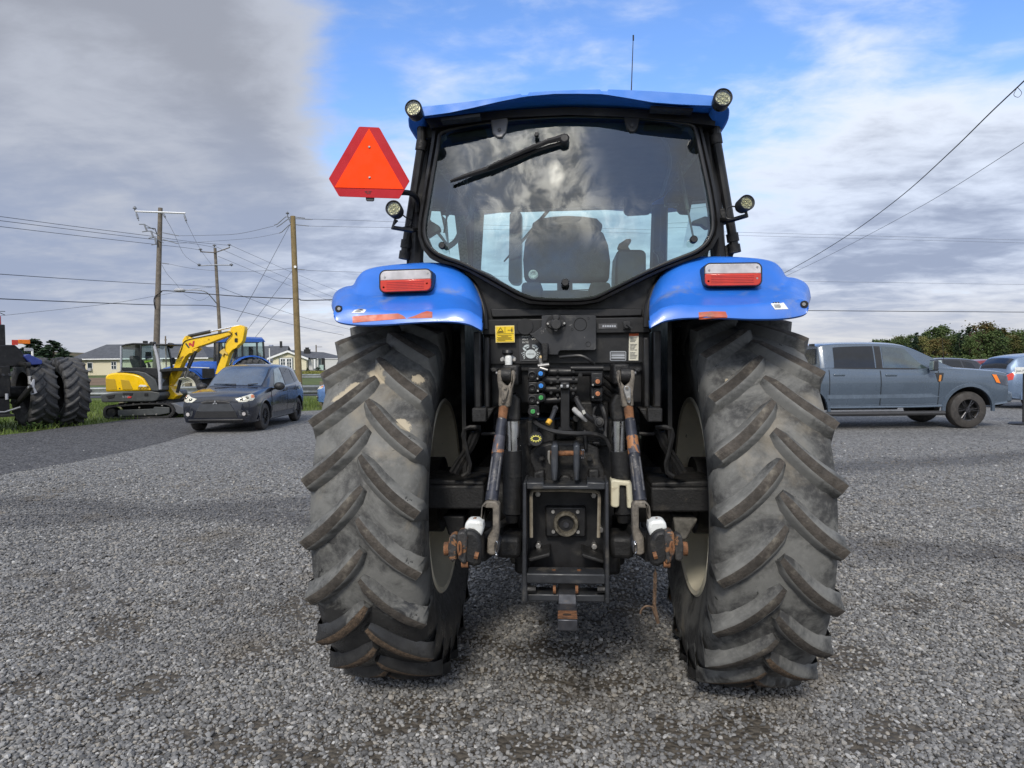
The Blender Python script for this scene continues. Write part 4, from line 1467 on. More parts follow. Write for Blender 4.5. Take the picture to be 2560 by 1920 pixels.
b.tube([V('B', 1046, 745, 1.30), V('B', 870, 960, 1.30), V('B', 688, 1165, 1.30)], [0.012, 0.014, 0.006], 6)
b.build('front_wiper', PLASTIC, TR)
b = MB()
b.poly('B', [(505, 860), (565, 855), (545, 1210), (500, 1190)], 1.12, 1.14)
b.build('pillar_label', mat('pale_label', (0.3, 0.3, 0.24), 0.7, var=0.3, vs_=60), TR)
b = MB()
b.poly('B', [(360, 790), (400, 770), (470, 765), (475, 840), (440, 850), (365, 855)], 0.6, 0.75)
b.poly('B', [(1690, 735), (1740, 725), (1800, 745), (1800, 800), (1690, 805)], 0.6, 0.75)
b.build('door_latch', PLASTIC, TR, bevel=0.01)
for pts in (((220, 915), (250, 920), (290, 945), (298, 975), (265, 990), (218, 1020)), ((1925, 885), (1950, 890), (1955, 960), (1930, 965), (1900, 940), (1845, 935), (1845, 915))):
    b = MB()
    b.poly('B', pts, -0.42, -0.38)
    b.build('window_catch', PLASTIC, TR, bevel=0.006)

# ---- slow moving vehicle sign
YS_ = -0.60
b = MB()
b.prism([V('S', u, v, YS_) for u, v in ((505, 168), (722, 178), (735, 190), (1074, 790), (1072, 802), (962, 988), (950, 997), (275, 972), (262, 965), (150, 775), (150, 762), (490, 176))], (0, 0.004, 0))
smv = b.build('slow_vehicle_sign', SMVRED, TR, 30)
b = MB()
b.prism([V('S', u, v, YS_ - 0.0025) for u, v in ((610, 190), (1010, 888), (213, 868))], (0, 0.002, 0))
b.build('orange_triangle', ORANGE, smv, 30)
for u, v in ((613, 402), (616, 754)):
    b = MB()
    c = V('S', u, v, YS_ - 0.006)
    b.lathe([(0.006, 0.0055), (0.0, 0.0055), (-0.002, 0.003), (-0.002, 0.0004)], 'y', 10, c)
    b.build('rivet', STEEL, smv)
for i, (u0, u1, v) in enumerate(((558, 592, 912), (600, 640, 910), (565, 590, 925), (600, 632, 925), (580, 625, 938))):
    b = MB()
    b.poly('S', [(u0, v - 4), (u1, v - 4), (u1, v + 3), (u0, v + 3)], YS_ - 0.002, YS_ - 0.001)
    b.build('print', mat('dark_red_print', (0.16, 0.01, 0.012), 0.5), smv)
b = MB()
b.poly('S', [(570, 975), (668, 978), (666, 1015), (655, 1027), (582, 1025), (572, 1012)], YS_ + 0.008, YS_ + 0.018)
b.build('sign_socket', DGREY, smv, bevel=0.003)
b = MB()
b.tube([V('S', u, v, y) for u, v, y in ((620, 940, YS_ + 0.02), (900, 930, YS_ + 0.03), (1040, 928, YS_ + 0.05), (1120, 950, YS_ + 0.08), (1165, 1010, YS_ + 0.12), (1172, 1080, YS_ + 0.14), (1172, 1150, YS_ + 0.15))], 0.013, 8, smooth=4)
b.build('sign_arm', BLACK, smv)

# ---- rear bracket plate with sockets
YP = -0.545
b = MB()
b.poly('C', [(737, 104), (800, 100), (1215, 100), (1228, 112), (1228, 402), (1214, 416), (905, 420), (890, 432), (886, 458), (802, 458), (745, 372), (700, 330), (625, 268), (668, 260), (735, 205)], YP, YP + 0.008)
plate = b.build('socket_bracket', mat('scuffed_black_plate', (0.022, 0.023, 0.026), 0.4, var=0.3, dirt=((0.12, 0.115, 0.105), 0.32, 8), worn=((0.16, 0.155, 0.15), 0.16, 26)), TR, 20, bevel=0.002)
b = MB()
b.disc('C', 863, 186, 92, YP - 0.004, YP, 28)
b.build('socket_base', BLACK, plate)
b = MB()
b.poly('C', [(775, 175), (800, 150), (925, 140), (955, 165), (955, 190), (930, 200), (880, 235), (840, 235), (785, 200)], YP - 0.012, YP)
b.disc('C', 866, 178, 52, YP - 0.05, YP, 24)
sk = b.build('trailer_socket', PLASTIC, plate, 30, bevel=0.003)
b = MB()
b.poly('C', [(838, 100), (893, 100), (893, 140), (838, 140)], YP - 0.056, YP)
b.disc('C', 866, 182, 46, YP - 0.062, YP - 0.045, 24)
b.poly('C', [(849, 215), (880, 215), (880, 250), (849, 250)], YP - 0.056, YP - 0.04)
b.build('socket_flap', PLASTIC, sk, 30, bevel=0.003)
for u, v in ((792, 177), (941, 174)):
    b = MB()
    b.disc('C', u, v, 10, YP - 0.018, YP, 8)
    b.build('bolt_head', STEEL, plate)
for u, v, r in ((1085, 184, 56), (1157, 362, 22), (1012, 230, 10), (1158, 128, 10)):
    b = MB()
    c = V('C', u, v, YP - 0.0015)
    rr = r / CROP['C'][2] / FPX * 3.16
    b.lathe([(0.0, rr * 1.06), (-0.001, rr), (0.0005, rr * 0.97), (0.004, rr * 0.96), (0.004, 0.001)], 'y', 26, c)
    b.build('dark_hole_disc', mat('hole_shadow', (0.004, 0.004, 0.004), 0.9), plate)  # near-black disc paints the darkness inside each hole
b = MB()
b.poly('C', [(732, 352), (795, 352), (798, 400), (790, 520), (740, 520), (735, 400)], -0.60, -0.50)
b.build('linkage_hook', BLACKD, TR, bevel=0.006)

# round blanking cover, ignition-type switch, labels
b = MB()
b.disc('C', 587, 205, 74, -0.509, -0.50, 30)
b.build('blanking_cover', BLACK, TR, bevel=0.002)
b = MB()
b.rect('C', 1473, 158, 1540, 225, -0.520, -0.5)
sw = b.build('switch_plate', PLASTIC, TR, bevel=0.002)
b = MB()
b.disc('C', 1507, 190, 27, -0.535, -0.5, 14)
b.poly('C', [(1500, 183), (1512, 178), (1560, 215), (1548, 226)], -0.545, -0.535)
b.build('switch_knob', RUBBERTRIM, sw)
b = MB()
b.rect('C', 1250, 178, 1418, 220, -0.508, -0.5)
lb = b.build('maker_plate', mat('worn_label', (0.08, 0.08, 0.085), 0.5, var=0.3, vs_=40), TR)
for i in range(6):
    b = MB()
    b.rect('C', 1285 + i * 21, 192, 1300 + i * 21, 208, -0.5095, -0.508)
    b.build('print', SILVERD, lb)
YD = -0.482
ZX = R_(90)


def decal(name, pts, m, k='C', y=YD, parent=None):
    b = MB()
    b.poly(k, pts, y, y + 0.002)
    return b.build(name, m, parent or TR, 0)


yd = decal('warning_decal', ((317, 196), (489, 193), (494, 345), (322, 349)), mat('pale_yellow', (0.75, 0.62, 0.25), 0.5), y=-0.510)
decal('decal_face', ((326, 205), (484, 202), (487, 338), (329, 341)), YELLOWD, y=-0.512, parent=yd)
for uv in (((327, 268), (485, 265), (485, 268), (327, 271)), ((404, 206), (407, 206), (407, 266), (404, 266))):
    decal('print', uv, BLACKINK, y=-0.5135, parent=yd)
for a, c in (((338, 256), (365, 212)), ((365, 212), (392, 255)), ((392, 256), (338, 258))):
    b = MB()
    b.cyl(V('C', *a, -0.5135), V('C', *c, -0.5135), 0.0011, n=4)
    b.build('print', BLACKINK, yd)
for uv in (((350, 244), (382, 244), (382, 250), (350, 250)), ((428, 236), (440, 232), (440, 241)), ((443, 237), (455, 231), (455, 242)), ((463, 222), (472, 222), (474, 240), (470, 256), (465, 256), (461, 240)), ((465, 212), (471, 212), (471, 219), (465, 219))):
    decal('print', uv, BLACKINK, y=-0.5135, parent=yd)
for i, (x0, x1) in enumerate(((340, 465), (372, 436), (334, 465), (340, 460), (334, 470), (340, 408))):
    decal('print', ((x0, 281 + i * 9.5), (x1, 280 + i * 9.5), (x1, 284 + i * 9.5), (x0, 285 + i * 9.5)), mat('yellow_decal_text', (0.16, 0.11, 0.01), 0.6), y=-0.5135, parent=yd)

cd = decal('antitheft_decal', ((527, 270), (720, 268), (738, 515), (540, 518)), mat('matt_black_sticker', (0.028, 0.029, 0.033), 0.5))
for s_, u, v in (('MARC', 557, 300), ('A', 650, 297), ('ANT', 560, 327), ('VO', 645, 325), ('INTE', 561, 354)):
    p = V('C', u, v, YD - 0.003)
    o = text(s_, 0.0118, p, (ZX, 0, 0), WHITED, cd, sx=1.18)
CW = mat('pale_crab_print', (0.50, 0.55, 0.56), 0.5, var=0.1, vs_=60)


def crab(pts, n='crab_emblem'):
    b = MB()
    b.poly('O', pts, YD - 0.004, YD - 0.0025)
    return b.build(n, CW, cd, 0)


crab([(1128 + 152 * math.cos(a), 1222 + 130 * math.sin(a)) for a in [2 * math.pi * i / 28 for i in range(28)]])
for mx in (1, -1):
    f = lambda P: [((u if mx > 0 else 2250 - u), v) for u, v in P]
    crab(f([(895, 1030), (940, 1045), (990, 1085), (1005, 1120), (985, 1140), (940, 1120), (905, 1080)]))
    crab(f([(915, 1020), (945, 975), (1000, 948), (1060, 948), (1095, 965), (1060, 985), (1010, 1005), (960, 1035)]))
    crab(f([(990, 1048), (1030, 1015), (1090, 995), (1075, 1030), (1030, 1058), (1000, 1062)]))
    for q in range(4):
        y0 = 1155 + q * 55
        crab(f([(900 + q * 8, y0 + 15), (960 - (3 - q) * -3, y0 - 5), (968, y0 + 12), (912 + q * 8, y0 + 42)]))
        crab(f([(858 + q * 22, y0 + 40), (885 + q * 18, y0 + 22), (890 + q * 18, y0 + 40), (866 + q * 22, y0 + 66)]))
p = V('O', 1020, 1240, YD - 0.0055)
text('SHERLOCK', 0.0075, p, (ZX, 0, 0), BLACKINK, cd, sx=0.9)
decal('print', ((560, 510), (690, 508), (690, 510), (560, 512)), GREYPRINT, y=YD - 0.003, parent=cd)

sd_ = decal('serial_decal', ((1352, 432), (1362, 425), (1490, 425), (1499, 434), (1498, 505), (1490, 513), (1360, 513), (1352, 505)), SILVERD)
decal('print', ((1360, 433), (1492, 433), (1492, 505), (1360, 505)), mat('decal_dark', (0.05, 0.05, 0.055), 0.5), y=YD - 0.0028, parent=sd_)
for v0, v1 in ((441, 446), (454, 472), (478, 492)):
    decal('print', ((1366, v0), (1486, v0), (1486, v1), (1366, v1)), SILVERD, y=YD - 0.004, parent=sd_)
wd = decal('instruction_decal', ((1525, 264), (1612, 262), (1608, 509), (1521, 509)), mat('aged_white_label', (0.62, 0.60, 0.50), 0.5))
decal('print', ((1526, 265), (1611, 263), (1611, 286), (1526, 288)), mat('warning_orange', (0.60, 0.10, 0.02), 0.5), y=YD - 0.003, parent=wd)
for i in range(16):
    if i in (4, 10):
        continue
    decal('print', ((1533, 298 + i * 12.5), (1600 - (i * 37 % 30), 298 + i * 12.5), (1600 - (i * 37 % 30), 301 + i * 12.5), (1533, 301 + i * 12.5)), GREYPRINT, y=YD - 0.003, parent=wd)

# ---- white filler neck at left
b = MB()
b.poly('C', [(402, 462), (466, 462), (466, 600), (405, 600)], -0.585, -0.53)
fn = b.build('filler_neck', WHITEP, TR, 40, bevel=0.012, seg=3)
b = MB()
b.poly('C', [(362, 490), (400, 466), (466, 462), (504, 486), (504, 512), (475, 520), (395, 518), (364, 512)], -0.545, -0.52)
b.build('neck_flange', mat('grey_plastic', (0.33, 0.33, 0.33), 0.6), fn, bevel=0.004)
b = MB()
c = V('C', 430, 440, -0.56)
b.lathe([(0.012, 0.001), (0.012, 0.024), (0.0, 0.027), (-0.012, 0.018)], 'z', 20, c)
b.build('filler_cap', RUBBERTRIM, fn)
for u, v in ((377, 505), (488, 503)):
    b = MB()
    b.disc('C', u, v, 13, -0.557, -0.53, 10)
    b.build('bolt_head', STEEL, fn)

# ---- hydraulic remote valves
YH = -0.64
for v0, v1, u0, u1 in ((575, 700, 612, 722), (702, 805, 612, 722), (808, 905, 612, 722), (908, 1030, 620, 715)):
    b = MB()
    b.rect('C', u0, v0, u1, v1, YH, -0.42)
    vb = b.build('remote_valve', BLACK, TR, bevel=0.005)
    if v0 < 900:
        b = MB()
        c = V('C', 651, (v0 + v1) / 2 + 4, YH)
        b.lathe([(0.0, 0.018), (-0.010, 0.018), (-0.012, 0.0145), (0.0, 0.0135), (0.004, 0.011), (-0.006, 0.0095), (-0.004, 0.006), (0.006, 0.005), (0.006, 0.0006)], 'y', 24, c)
        b.build('coupler', PLASTIC, vb)
CAPS = [(727, 628, CAPBLUE, 'blue_dust_cap', 42), (730, 738, CAPBLUE, 'blue_dust_cap', 42), (730, 845, CAPGREEN, 'green_dust_cap', 42), (656, 970, CAPGREEN, 'green_dust_cap', 46), (1243, 700, CAPCOPPER, 'copper_dust_cap', 42), (1243, 810, CAPCOPPER, 'copper_dust_cap', 42)]
for u, v, m, nm, rr in CAPS:
    b = MB()
    b.disc('C', u, v, rr, YH - 0.012, -0.45, 24)
    lug_u, lug_v = (u - 28, v + 45) if u < 1000 else (u - 44, v + 30)
    if u == 656:
        lug_u, lug_v = u + 48, v + 22
    b.disc('C', lug_u, lug_v, 17, YH - 0.010, -0.5, 14)
    hs = b.build('coupler_housing', BLACK, TR, bevel=0.003)
    b = MB()
    b.disc('C', u, v, 21, YH - 0.026, YH - 0.01, 20)
    b.poly('C', [(u - 3, v - 20), (u + 4, v - 20), (u + 4, v + 10), (u - 3, v + 10)], YH - 0.029, YH - 0.024)
    b.build(nm, m, hs, bevel=0.002)
    b = MB()
    b.disc('C', lug_u, lug_v, 8, YH - 0.018, YH, 8)
    b.build('bolt_head', STEEL, hs)
b = MB()
b.rect('C', 1182, 620, 1290, 740, YH + 0.01, -0.42)
b.rect('C', 1182, 752, 1290, 880, YH + 0.01, -0.42)
b.build('remote_valve_block', BLACK, TR, bevel=0.005)
b = MB()
b.cyl(V('C', 800, 612, -0.56), V('C', 1290, 612, -0.56), 0.020, n=16)
b.cyl(V('C', 1000, 580, -0.58), V('C', 1292, 580, -0.58), 0.012, n=12)
b.cyl(V('C', 740, 690, -0.58), V('C', 1060, 690, -0.58), 0.021, 0.017, 16)
b.cyl(V('C', 740, 770, -0.58), V('C', 1050, 770, -0.58), 0.019, 0.017, 16)
b.cyl(V('C', 760, 872, -0.57), V('C', 920, 862, -0.57), 0.018, n=16)
b.build('hydraulic_cylinder_bank', BLACK, TR)
for u, v in ((880, 605), (1022, 608), (1022, 665), (880, 660), (880, 742), (880, 700), (1022, 740), (1020, 805), (880, 822), (820, 708), (820, 800), (1085, 640)):
    b = MB()
    b.disc('C', u, v, 13 if u != 1085 else 19, -0.605, -0.55, 10)
    b.build('bolt_head', BLACKD, TR)
b = MB()
b.poly('C', [(905, 705), (990, 705), (990, 1110), (1030, 1150), (860, 1150), (905, 1110)], -0.60, -0.45)
b.poly('C', [(905, 705), (990, 705), (990, 770), (905, 770)], -0.63, -0.58)
b.build('valve_spine', BLACK, TR, bevel=0.006)
for u in (916, 971):
    b = MB()
    b.rect('C', u - 13, 728, u + 13, 756, -0.638, -0.63)
    b.build('sensor_clip', mat('pale_metal', (0.35, 0.36, 0.37), 0.4, 0.5), TR, bevel=0.003)
# hoses and fittings
def hose(name, pts, r, m, parent=TR, n=8):
    b = MB()
    b.tube([V('C', u, v, y) for u, v, y in pts], r, n, smooth=5)
    return b.build(name, m, parent)


hose('rubber_hose', [(665, 1045, -0.60), (700, 1085, -0.63), (790, 1130, -0.66), (900, 1158, -0.67), (1050, 1168, -0.67), (1180, 1168, -0.65), (1270, 1190, -0.63), (1320, 1225, -0.62), (1360, 1310, -0.62), (1385, 1420, -0.62), (1395, 1560, -0.62)], 0.010, PLASTIC)
hose('rubber_hose', [(900, 480, -0.55), (1000, 470, -0.57), (1090, 468, -0.58), (1160, 500, -0.58), (1210, 545, -0.56)], 0.007, PLASTIC)
hose('rubber_hose', [(1270, 905, -0.58), (1300, 980, -0.60), (1312, 1060, -0.60), (1305, 1150, -0.61), (1310, 1200, -0.62)], 0.011, PLASTIC)
hose('rubber_hose', [(1255, 905, -0.58), (1215, 940, -0.60), (1200, 1000, -0.60)], 0.006, PLASTIC)
for i in range(3):
    hose('rubber_hose', [(1300, 650 + i * 70, -0.52), (1350, 690 + i * 70, -0.50), (1400, 745 + i * 60, -0.46)], 0.009, BLACK)
pf = hose('capped_hose_fitting', [(862, 935, -0.58), (850, 965, -0.61), (825, 1030, -0.64), (812, 1055, -0.65)], 0.011, DARKSTEEL)
b = MB()
a0, a1 = V('C', 812, 1048, -0.66), V('C', 790, 1082, -0.67)
b.cyl(a0, a1, 0.0125, 0.0115, 14)
b.build('yellow_cap', mat('yellow_plastic_cap', (0.66, 0.36, 0.03), 0.5), pf)
b = MB()
b.disc('C', 860, 940, 26, -0.60, -0.5, 6)
b.build('hex_nut', DARKSTEEL, pf)
hose('elbow_fitting', [(728, 480, -0.56), (728, 520, -0.58), (735, 545, -0.60), (765, 553, -0.60), (800, 550, -0.60)], 0.008, STEEL)
b = MB()
b.cyl(V('C', 728, 474, -0.56), V('C', 729, 508, -0.57), 0.0085, n=10)
b.build('brass_fitting', mat('brass', (0.52, 0.40, 0.22), 0.4, 0.7), TR)
b = MB()
b.cyl(V('C', 700, 560, -0.62), V('C', 800, 548, -0.61), 0.009, n=10)
b.cyl(V('C', 720, 575, -0.66), V('C', 790, 597, -0.66), 0.006, n=8)
b.build('pipe_tee', STEEL, TR)
hose('rubber_hose', [(1050, 860, -0.60), (1075, 910, -0.62), (1110, 965, -0.64), (1150, 1010, -0.64), (1215, 1060, -0.62)], 0.012, PLASTIC)
hose('grey_pipe', [(1030, 950, -0.60), (1055, 975, -0.62), (1085, 1000, -0.64), (1140, 1045, -0.62)], 0.012, mat('grey_plastic', (0.33, 0.33, 0.33), 0.6))
for u, v, r in ((1052, 855, 26), (1035, 948, 24), (1050, 1035, 33)):
    b = MB()
    b.disc('C', u, v, r, -0.60, -0.5, 16)
    b.build('port_cap', BLACK, TR, bevel=0.004)
b = MB()
b.poly('C', [(1098, 965), (1122, 955), (1135, 985), (1112, 998)], -0.665, -0.64)
b.build('cable_tie', mat('pale_clip', (0.42, 0.42, 0.38), 0.5), TR)
b = MB()
b.disc('C', 1257, 1068, 46, -0.66, -0.56, 22)
b.disc('C', 1257, 1068, 30, -0.667, -0.65, 22)
b.poly('C', [(1190, 1000), (1230, 1010), (1245, 1060), (1215, 1075)], -0.64, -0.6)
b.poly('C', [(1235, 1105), (1290, 1100), (1300, 1150), (1250, 1140)], -0.64, -0.6)
b.build('implement_socket', PLASTIC, TR, bevel=0.004)
# gearbox filler cap with yellow ring
b = MB()
c = V('C', 685, 1218, -0.70)
b.lathe([(0.03, 0.001), (0.03, 0.030), (0.0, 0.032), (-0.010, 0.028), (-0.010, 0.001)], 'y', 24, c)
oc_ = b.build('oil_filler_cap', PLASTIC, TR)
b = MB()
for i in range(12):
    a = 2 * math.pi * i / 12
    p = c + Vector((0.021 * math.cos(a), -0.0115, 0.013 * math.sin(a) + 0.003))
    b.box(p, (0.006, 0.003, 0.004), (0, -a, 0))
b.tube([c + Vector((0.0165 * math.cos(a), -0.0115, 0.0105 * math.sin(a) + 0.003)) for a in [2 * math.pi * i / 24 for i in range(25)]], 0.0022, 6)
b.build('yellow_gear_mark', mat('yellow_mark', (0.60, 0.55, 0.12), 0.5), oc_)

# ---- lift rams
for u0, u1, v0, vm, s in ((412, 545, 1055, 1320, -1), (1366, 1490, 1055, 1325, 1)):
    uc = (u0 + u1) / 2
    r = (u1 - u0) / 2 / CROP['C'][2] / FPX * 3.05
    b = MB()
    b.cyl(V('C', uc, v0, -0.66), V('C', uc, vm + 40, -0.66), r, n=28)
    rod = b.build('lift_ram', CHROME, TR)
    b = MB()
    p0 = V('C', uc - s * -8, vm, -0.66)
    p1 = V('D', 748 if s < 0 else 1545, 525, -0.66)
    b.cyl(p0, p1, r * 1.32, n=28)
    b.cyl(p0.lerp(p1, 0.40), p0.lerp(p1, 0.415), r * 1.40, n=28)
    b.cyl(p1 + Vector((0, 0, -0.005)), p1 + Vector((0, 0, -0.04)), r * 1.1, r * 0.8, 20)
    b.build('ram_barrel', BLACKD, rod)
    b = MB()
    q0, q1 = V('C', uc - 20, 860, -0.60), V('C', uc + 20, 1060, -0.66)
    b.poly('C', [(uc - 60, 1055), (uc - 66, 900), (uc - 30, 820), (uc + 10, 800), (uc + 62, 860), (uc + 62, 1055)], -0.64, -0.52)
    b.build('ram_clevis', BLACKD, rod, bevel=0.012)

# ---- lift arms and lift rods
for s in (-1, 1):
    m = (lambda u: u) if s < 0 else (lambda u: 1912 - u)   # mirrored across the hitch centre in crop C
    f = lambda P: [(m(u), v) for u, v in P]
    b = MB()
    b.poly('C', f([(335, 600), (372, 592), (378, 700), (425, 745), (460, 700), (462, 595), (492, 600), (500, 660), (468, 770), (448, 935), (345, 925), (350, 790), (335, 680)]), -0.72, -0.63)
    fk = b.build('lift_fork', MUDSTEEL, TR, 30, bevel=0.008)
    b = MB()
    b.cyl(V('C', m(375), 640, -0.69), V('C', m(462), 640, -0.69), 0.030, n=20)
    b.build('fork_bush', BLACKD, fk)
    b = MB()
    b.cyl(V('C', m(325), 625, -0.675), V('C', m(505), 632, -0.675), 0.011, n=10)
    b.build('fork_pin', DARKSTEEL, fk)
    b = MB()
    b.poly('C', f([(372, 760), (395, 735), (425, 738), (440, 770), (405, 890), (380, 905), (368, 880)]), -0.735, -0.72)
    b.build('lock_plate', STEEL if s > 0 else MUDSTEEL, fk, 30, bevel=0.004)
    for vv, uu in ((755, 405), (855, 390)):
        b = MB()
        b.disc('C', m(uu), vv, 13, -0.747, -0.73, 6)
        b.build('bolt_head', MUDSTEEL, fk)
    b = MB()
    b.poly('C', f([(270, 580), (300, 572), (340, 585), (335, 612), (290, 620)]), -0.66, -0.60)
    b.build('lift_shaft_end', BLACKD, TR, bevel=0.006)
    # lift arm going forward into the body
    b = MB()
    b.box((s * 0.24, -0.40, V('C', 400, 640, -0.6).z), (0.07, 0.55, 0.09))
    b.build('lift_arm', BLACKD, TR, bevel=0.01)
    # rod: threaded neck, painted tube, slotted lower sleeve, clevis
    g_ = (lambda u: u) if s < 0 else (lambda u: 2266 - u)  # mirror for crop D
    n0 = V('C', m(395), 925, -0.70)
    n1 = V('C', m(380), 1045, -0.73)
    b = MB()
    b.cyl(n0, n1, 0.021, 0.019, 14)
    b.build('threaded_neck', RUST, TR)
    r1 = V('D', g_(598), 445, -0.93)
    lr = MB()
    lr.cyl(n1, r1, 0.0225, 0.0265, 16)
    lrod = lr.build('lift_rod', mat('chipped_blue_black_tube', (0.022, 0.024, 0.034), 0.42, 0.2, var=0.4, vs_=20, dirt=((0.20, 0.19, 0.18), 0.35, 16), worn=((0.26, 0.24, 0.22), 0.22, 22)), TR)
    for q in (-1, 1):
        b = MB()
        a0, a1 = n1.lerp(r1, 0.46), n1.lerp(r1, 0.86)
        off = Vector((q * 0.017, -0.022, 0))
        b.tube([a0 + off, a1 + off], 0.006, 6)
        b.build('rod_rib', DARKSTEEL, lrod)
    b = MB()
    a0, a1 = n1.lerp(r1, 0.22), n1.lerp(r1, 0.44)
    b.cyl(a0, a1, 0.0240, 0.0256, 16)
    b.build('rust_band', mat('rust_chipped_paint', (0.060, 0.060, 0.075), 0.5, 0.1, var=0.4, vs_=25, worn=((0.30, 0.13, 0.05), 0.75, 9), dirt=((0.28, 0.25, 0.22), 0.3, 14)), lrod)
    # lower clevis
    b = MB()
    b.poly('D', [(g_(u), v) for u, v in ((528, 480), (560, 440), (632, 440), (655, 475), (652, 660), (632, 820), (600, 832), (565, 815), (572, 700), (608, 640), (608, 490), (545, 490), (540, 640), (512, 640))], -0.965, -0.90)
    b.build('lower_clevis', MUDSTEEL, TR, 30, bevel=0.006)
    b = MB()
    b.poly('D', [(g_(u), v) for u, v in ((562, 740), (590, 700), (640, 690), (662, 740), (650, 815), (610, 842), (570, 822))], -0.945, -0.86)
    b.build('clevis_joint', DARKSTEEL, TR, 30, bevel=0.01)
    # lower link running forward
    b = MB()
    e0 = V('D', g_(560), 780, -0.90)
    b.prism([e0 + Vector((0, 0, 0.045)), e0 + Vector((s * 0.045, 0, 0.045)), e0 + Vector((s * 0.045, 0, -0.055)), e0 + Vector((0, 0, -0.055))], (-s * 0.20, 0.95, -0.02))
    b.build('lower_link', BLACKD, TR, bevel=0.008)
    b = MB()
    b.rect('D', g_(640), 700, g_(812), 858, -0.74, -0.55)
    b.build('stabiliser', BLACKD, TR, bevel=0.02)
    # hook end: socket body, claw discs, ball, white cover, latch
    b = MB()
    b.poly('D', [(g_(u), v) for u, v in ((392, 672), (430, 652), (475, 655), (508, 690), (526, 740), (528, 900), (470, 915), (400, 885), (385, 780))], -1.06, -0.92)
    hk = b.build('link_hook', BLACKD, TR, 30, bevel=0.014)
    b = MB()
    b.poly('D', [(g_(u), v) for u, v in ((352, 668), (395, 655), (420, 672), (425, 720), (412, 840), (420, 890), (385, 890), (358, 850), (350, 740))], -1.075, -1.0)
    b.build('hook_claw', mat('rust_streaked_black', (0.035, 0.033, 0.032), 0.55, 0.1, var=0.3, vs_=30, worn=((0.22, 0.105, 0.045), 0.62, 22), bump=0.3), hk, 30, bevel=0.010)
    b = MB()
    b.poly('D', [(g_(u), v) for u, v in ((296, 690), (330, 676), (352, 690), (358, 770), (350, 860), (318, 880), (290, 855), (284, 780))], -1.06, -1.0)
    b.build('hook_plate', mat('rust_streaked_black', (0, 0, 0)), hk, 30, bevel=0.008)
    b = MB()
    b.cyl(V('D', g_(262), 780, -1.03), V('D', g_(395), 778, -1.03), 0.026, n=20)
    b.build('hook_ball', RUST, hk)
    b = MB()
    b.tube([V('D', g_(372), 775, -1.09) + Vector((0.006 * math.cos(a), -0.004, 0.024 * math.sin(a))) for a in [2 * math.pi * i / 20 for i in range(21)]], 0.0045, 6)
    b.build('ball_rim', RUST, hk)
    b = MB()
    b.poly('D', [(g_(u), v) for u, v in ((398, 655), (412, 600), (430, 576), (515, 580), (535, 600), (540, 640), (522, 705), (480, 668), (440, 650))], -1.02, -0.94)
    b.build('hook_latch_cover', WHITEP, hk, 30, bevel=0.012, seg=3)
    b = MB()
    if s < 0:
        b.poly('D', [(425, 575), (460, 566), (488, 560), (490, 572), (440, 580)], -0.99, -0.97)
    else:
        c = V('D', 1800, 590, -0.98)
        b.tube([c + Vector((0.019 * math.cos(a), 0, 0.010 * math.sin(a))) for a in [2 * math.pi * i / 16 for i in range(17)]], 0.0035, 6)
        b.cyl(V('D', 1775, 562, -0.98), V('D', 1785, 600, -0.98), 0.010, n=10)
    b.build('latch_ring', RUST, hk)
    b = MB()
    b.cyl(V('D', g_(478), 825, -1.065), V('D', g_(505), 832, -1.065), 0.014, n=6)
    b.cyl(V('D', g_(385), 892, -1.05), V('D', g_(432), 890, -1.05), 0.014, n=12)
    b.build('hook_bolt', RUST, hk)
    # linch pin ring by the clevis
    b = MB()
    c = V('D', g_(634), 770, -0.975)
    b.tube([c + Vector((0.006 * math.cos(a), 0, 0.024 * math.sin(a))) for a in [2 * math.pi * i / 16 for i in range(17)]], 0.0022, 6)
    b.sphere(c + Vector((0, -0.003, -0.03 if s < 0 else 0.012)), 0.006, 8)
    b.build('linch_pin', CHROME, TR)
    # axle trumpet box seen between wheel and ram
    b = MB()
    if s < 0:
        b.rect('D', 95, 325, 548, 500, -0.42, -0.1)
        b.poly('D', [(110, 275), (545, 300), (545, 330), (100, 330)], -0.40, -0.12)
        b.poly('D', [(245, 545), (405, 545), (400, 690), (290, 690)], -0.36, -0.2)
    else:
        b.rect('D', 1745, 340, 2195, 520, -0.42, -0.1)
        b.poly('D', [(1745, 305), (2190, 290), (2195, 345), (1745, 345)], -0.40, -0.12)
    b.build('axle_casting', BLACKD, TR, bevel=0.010)
    # stay frame above the axle
    fr_ = (lambda u: u) if s < 0 else (lambda u: 1946 - u)
    b = MB()
    b.tube([V('C', fr_(u), v, -0.50) for u, v in ((190, 1110), (90, 1110), (40, 1130), (28, 1180), (60, 1330), (90, 1440), (80, 1520), (20, 1555))], 0.011, 6)
    b.tube([V('C', fr_(u), v, -0.47) for u, v in ((175, 1130), (110, 1280), (20, 1420), (-40, 1530))], 0.014, 4)
    b.tube([V('C', fr_(u), v, -0.47) for u, v in ((120, 1150), (70, 1290), (-20, 1420), (-80, 1520))], 0.012, 4)
    b.tube([V('C', fr_(u), v, -0.48) for u, v in ((195, 1172), (330, 1168))], 0.008, 6)
    b.build('stay_frame', BLACKD, TR)
b = MB()
b.poly('D', [(1908, 562), (2085, 566), (2070, 600), (2005, 712), (1985, 722), (1925, 712)], -0.40, -0.25)
b.build('sump_bracket', mat('dusty_casting', (0.09, 0.085, 0.075), 0.8, var=0.4, vs_=30), TR, bevel=0.01)

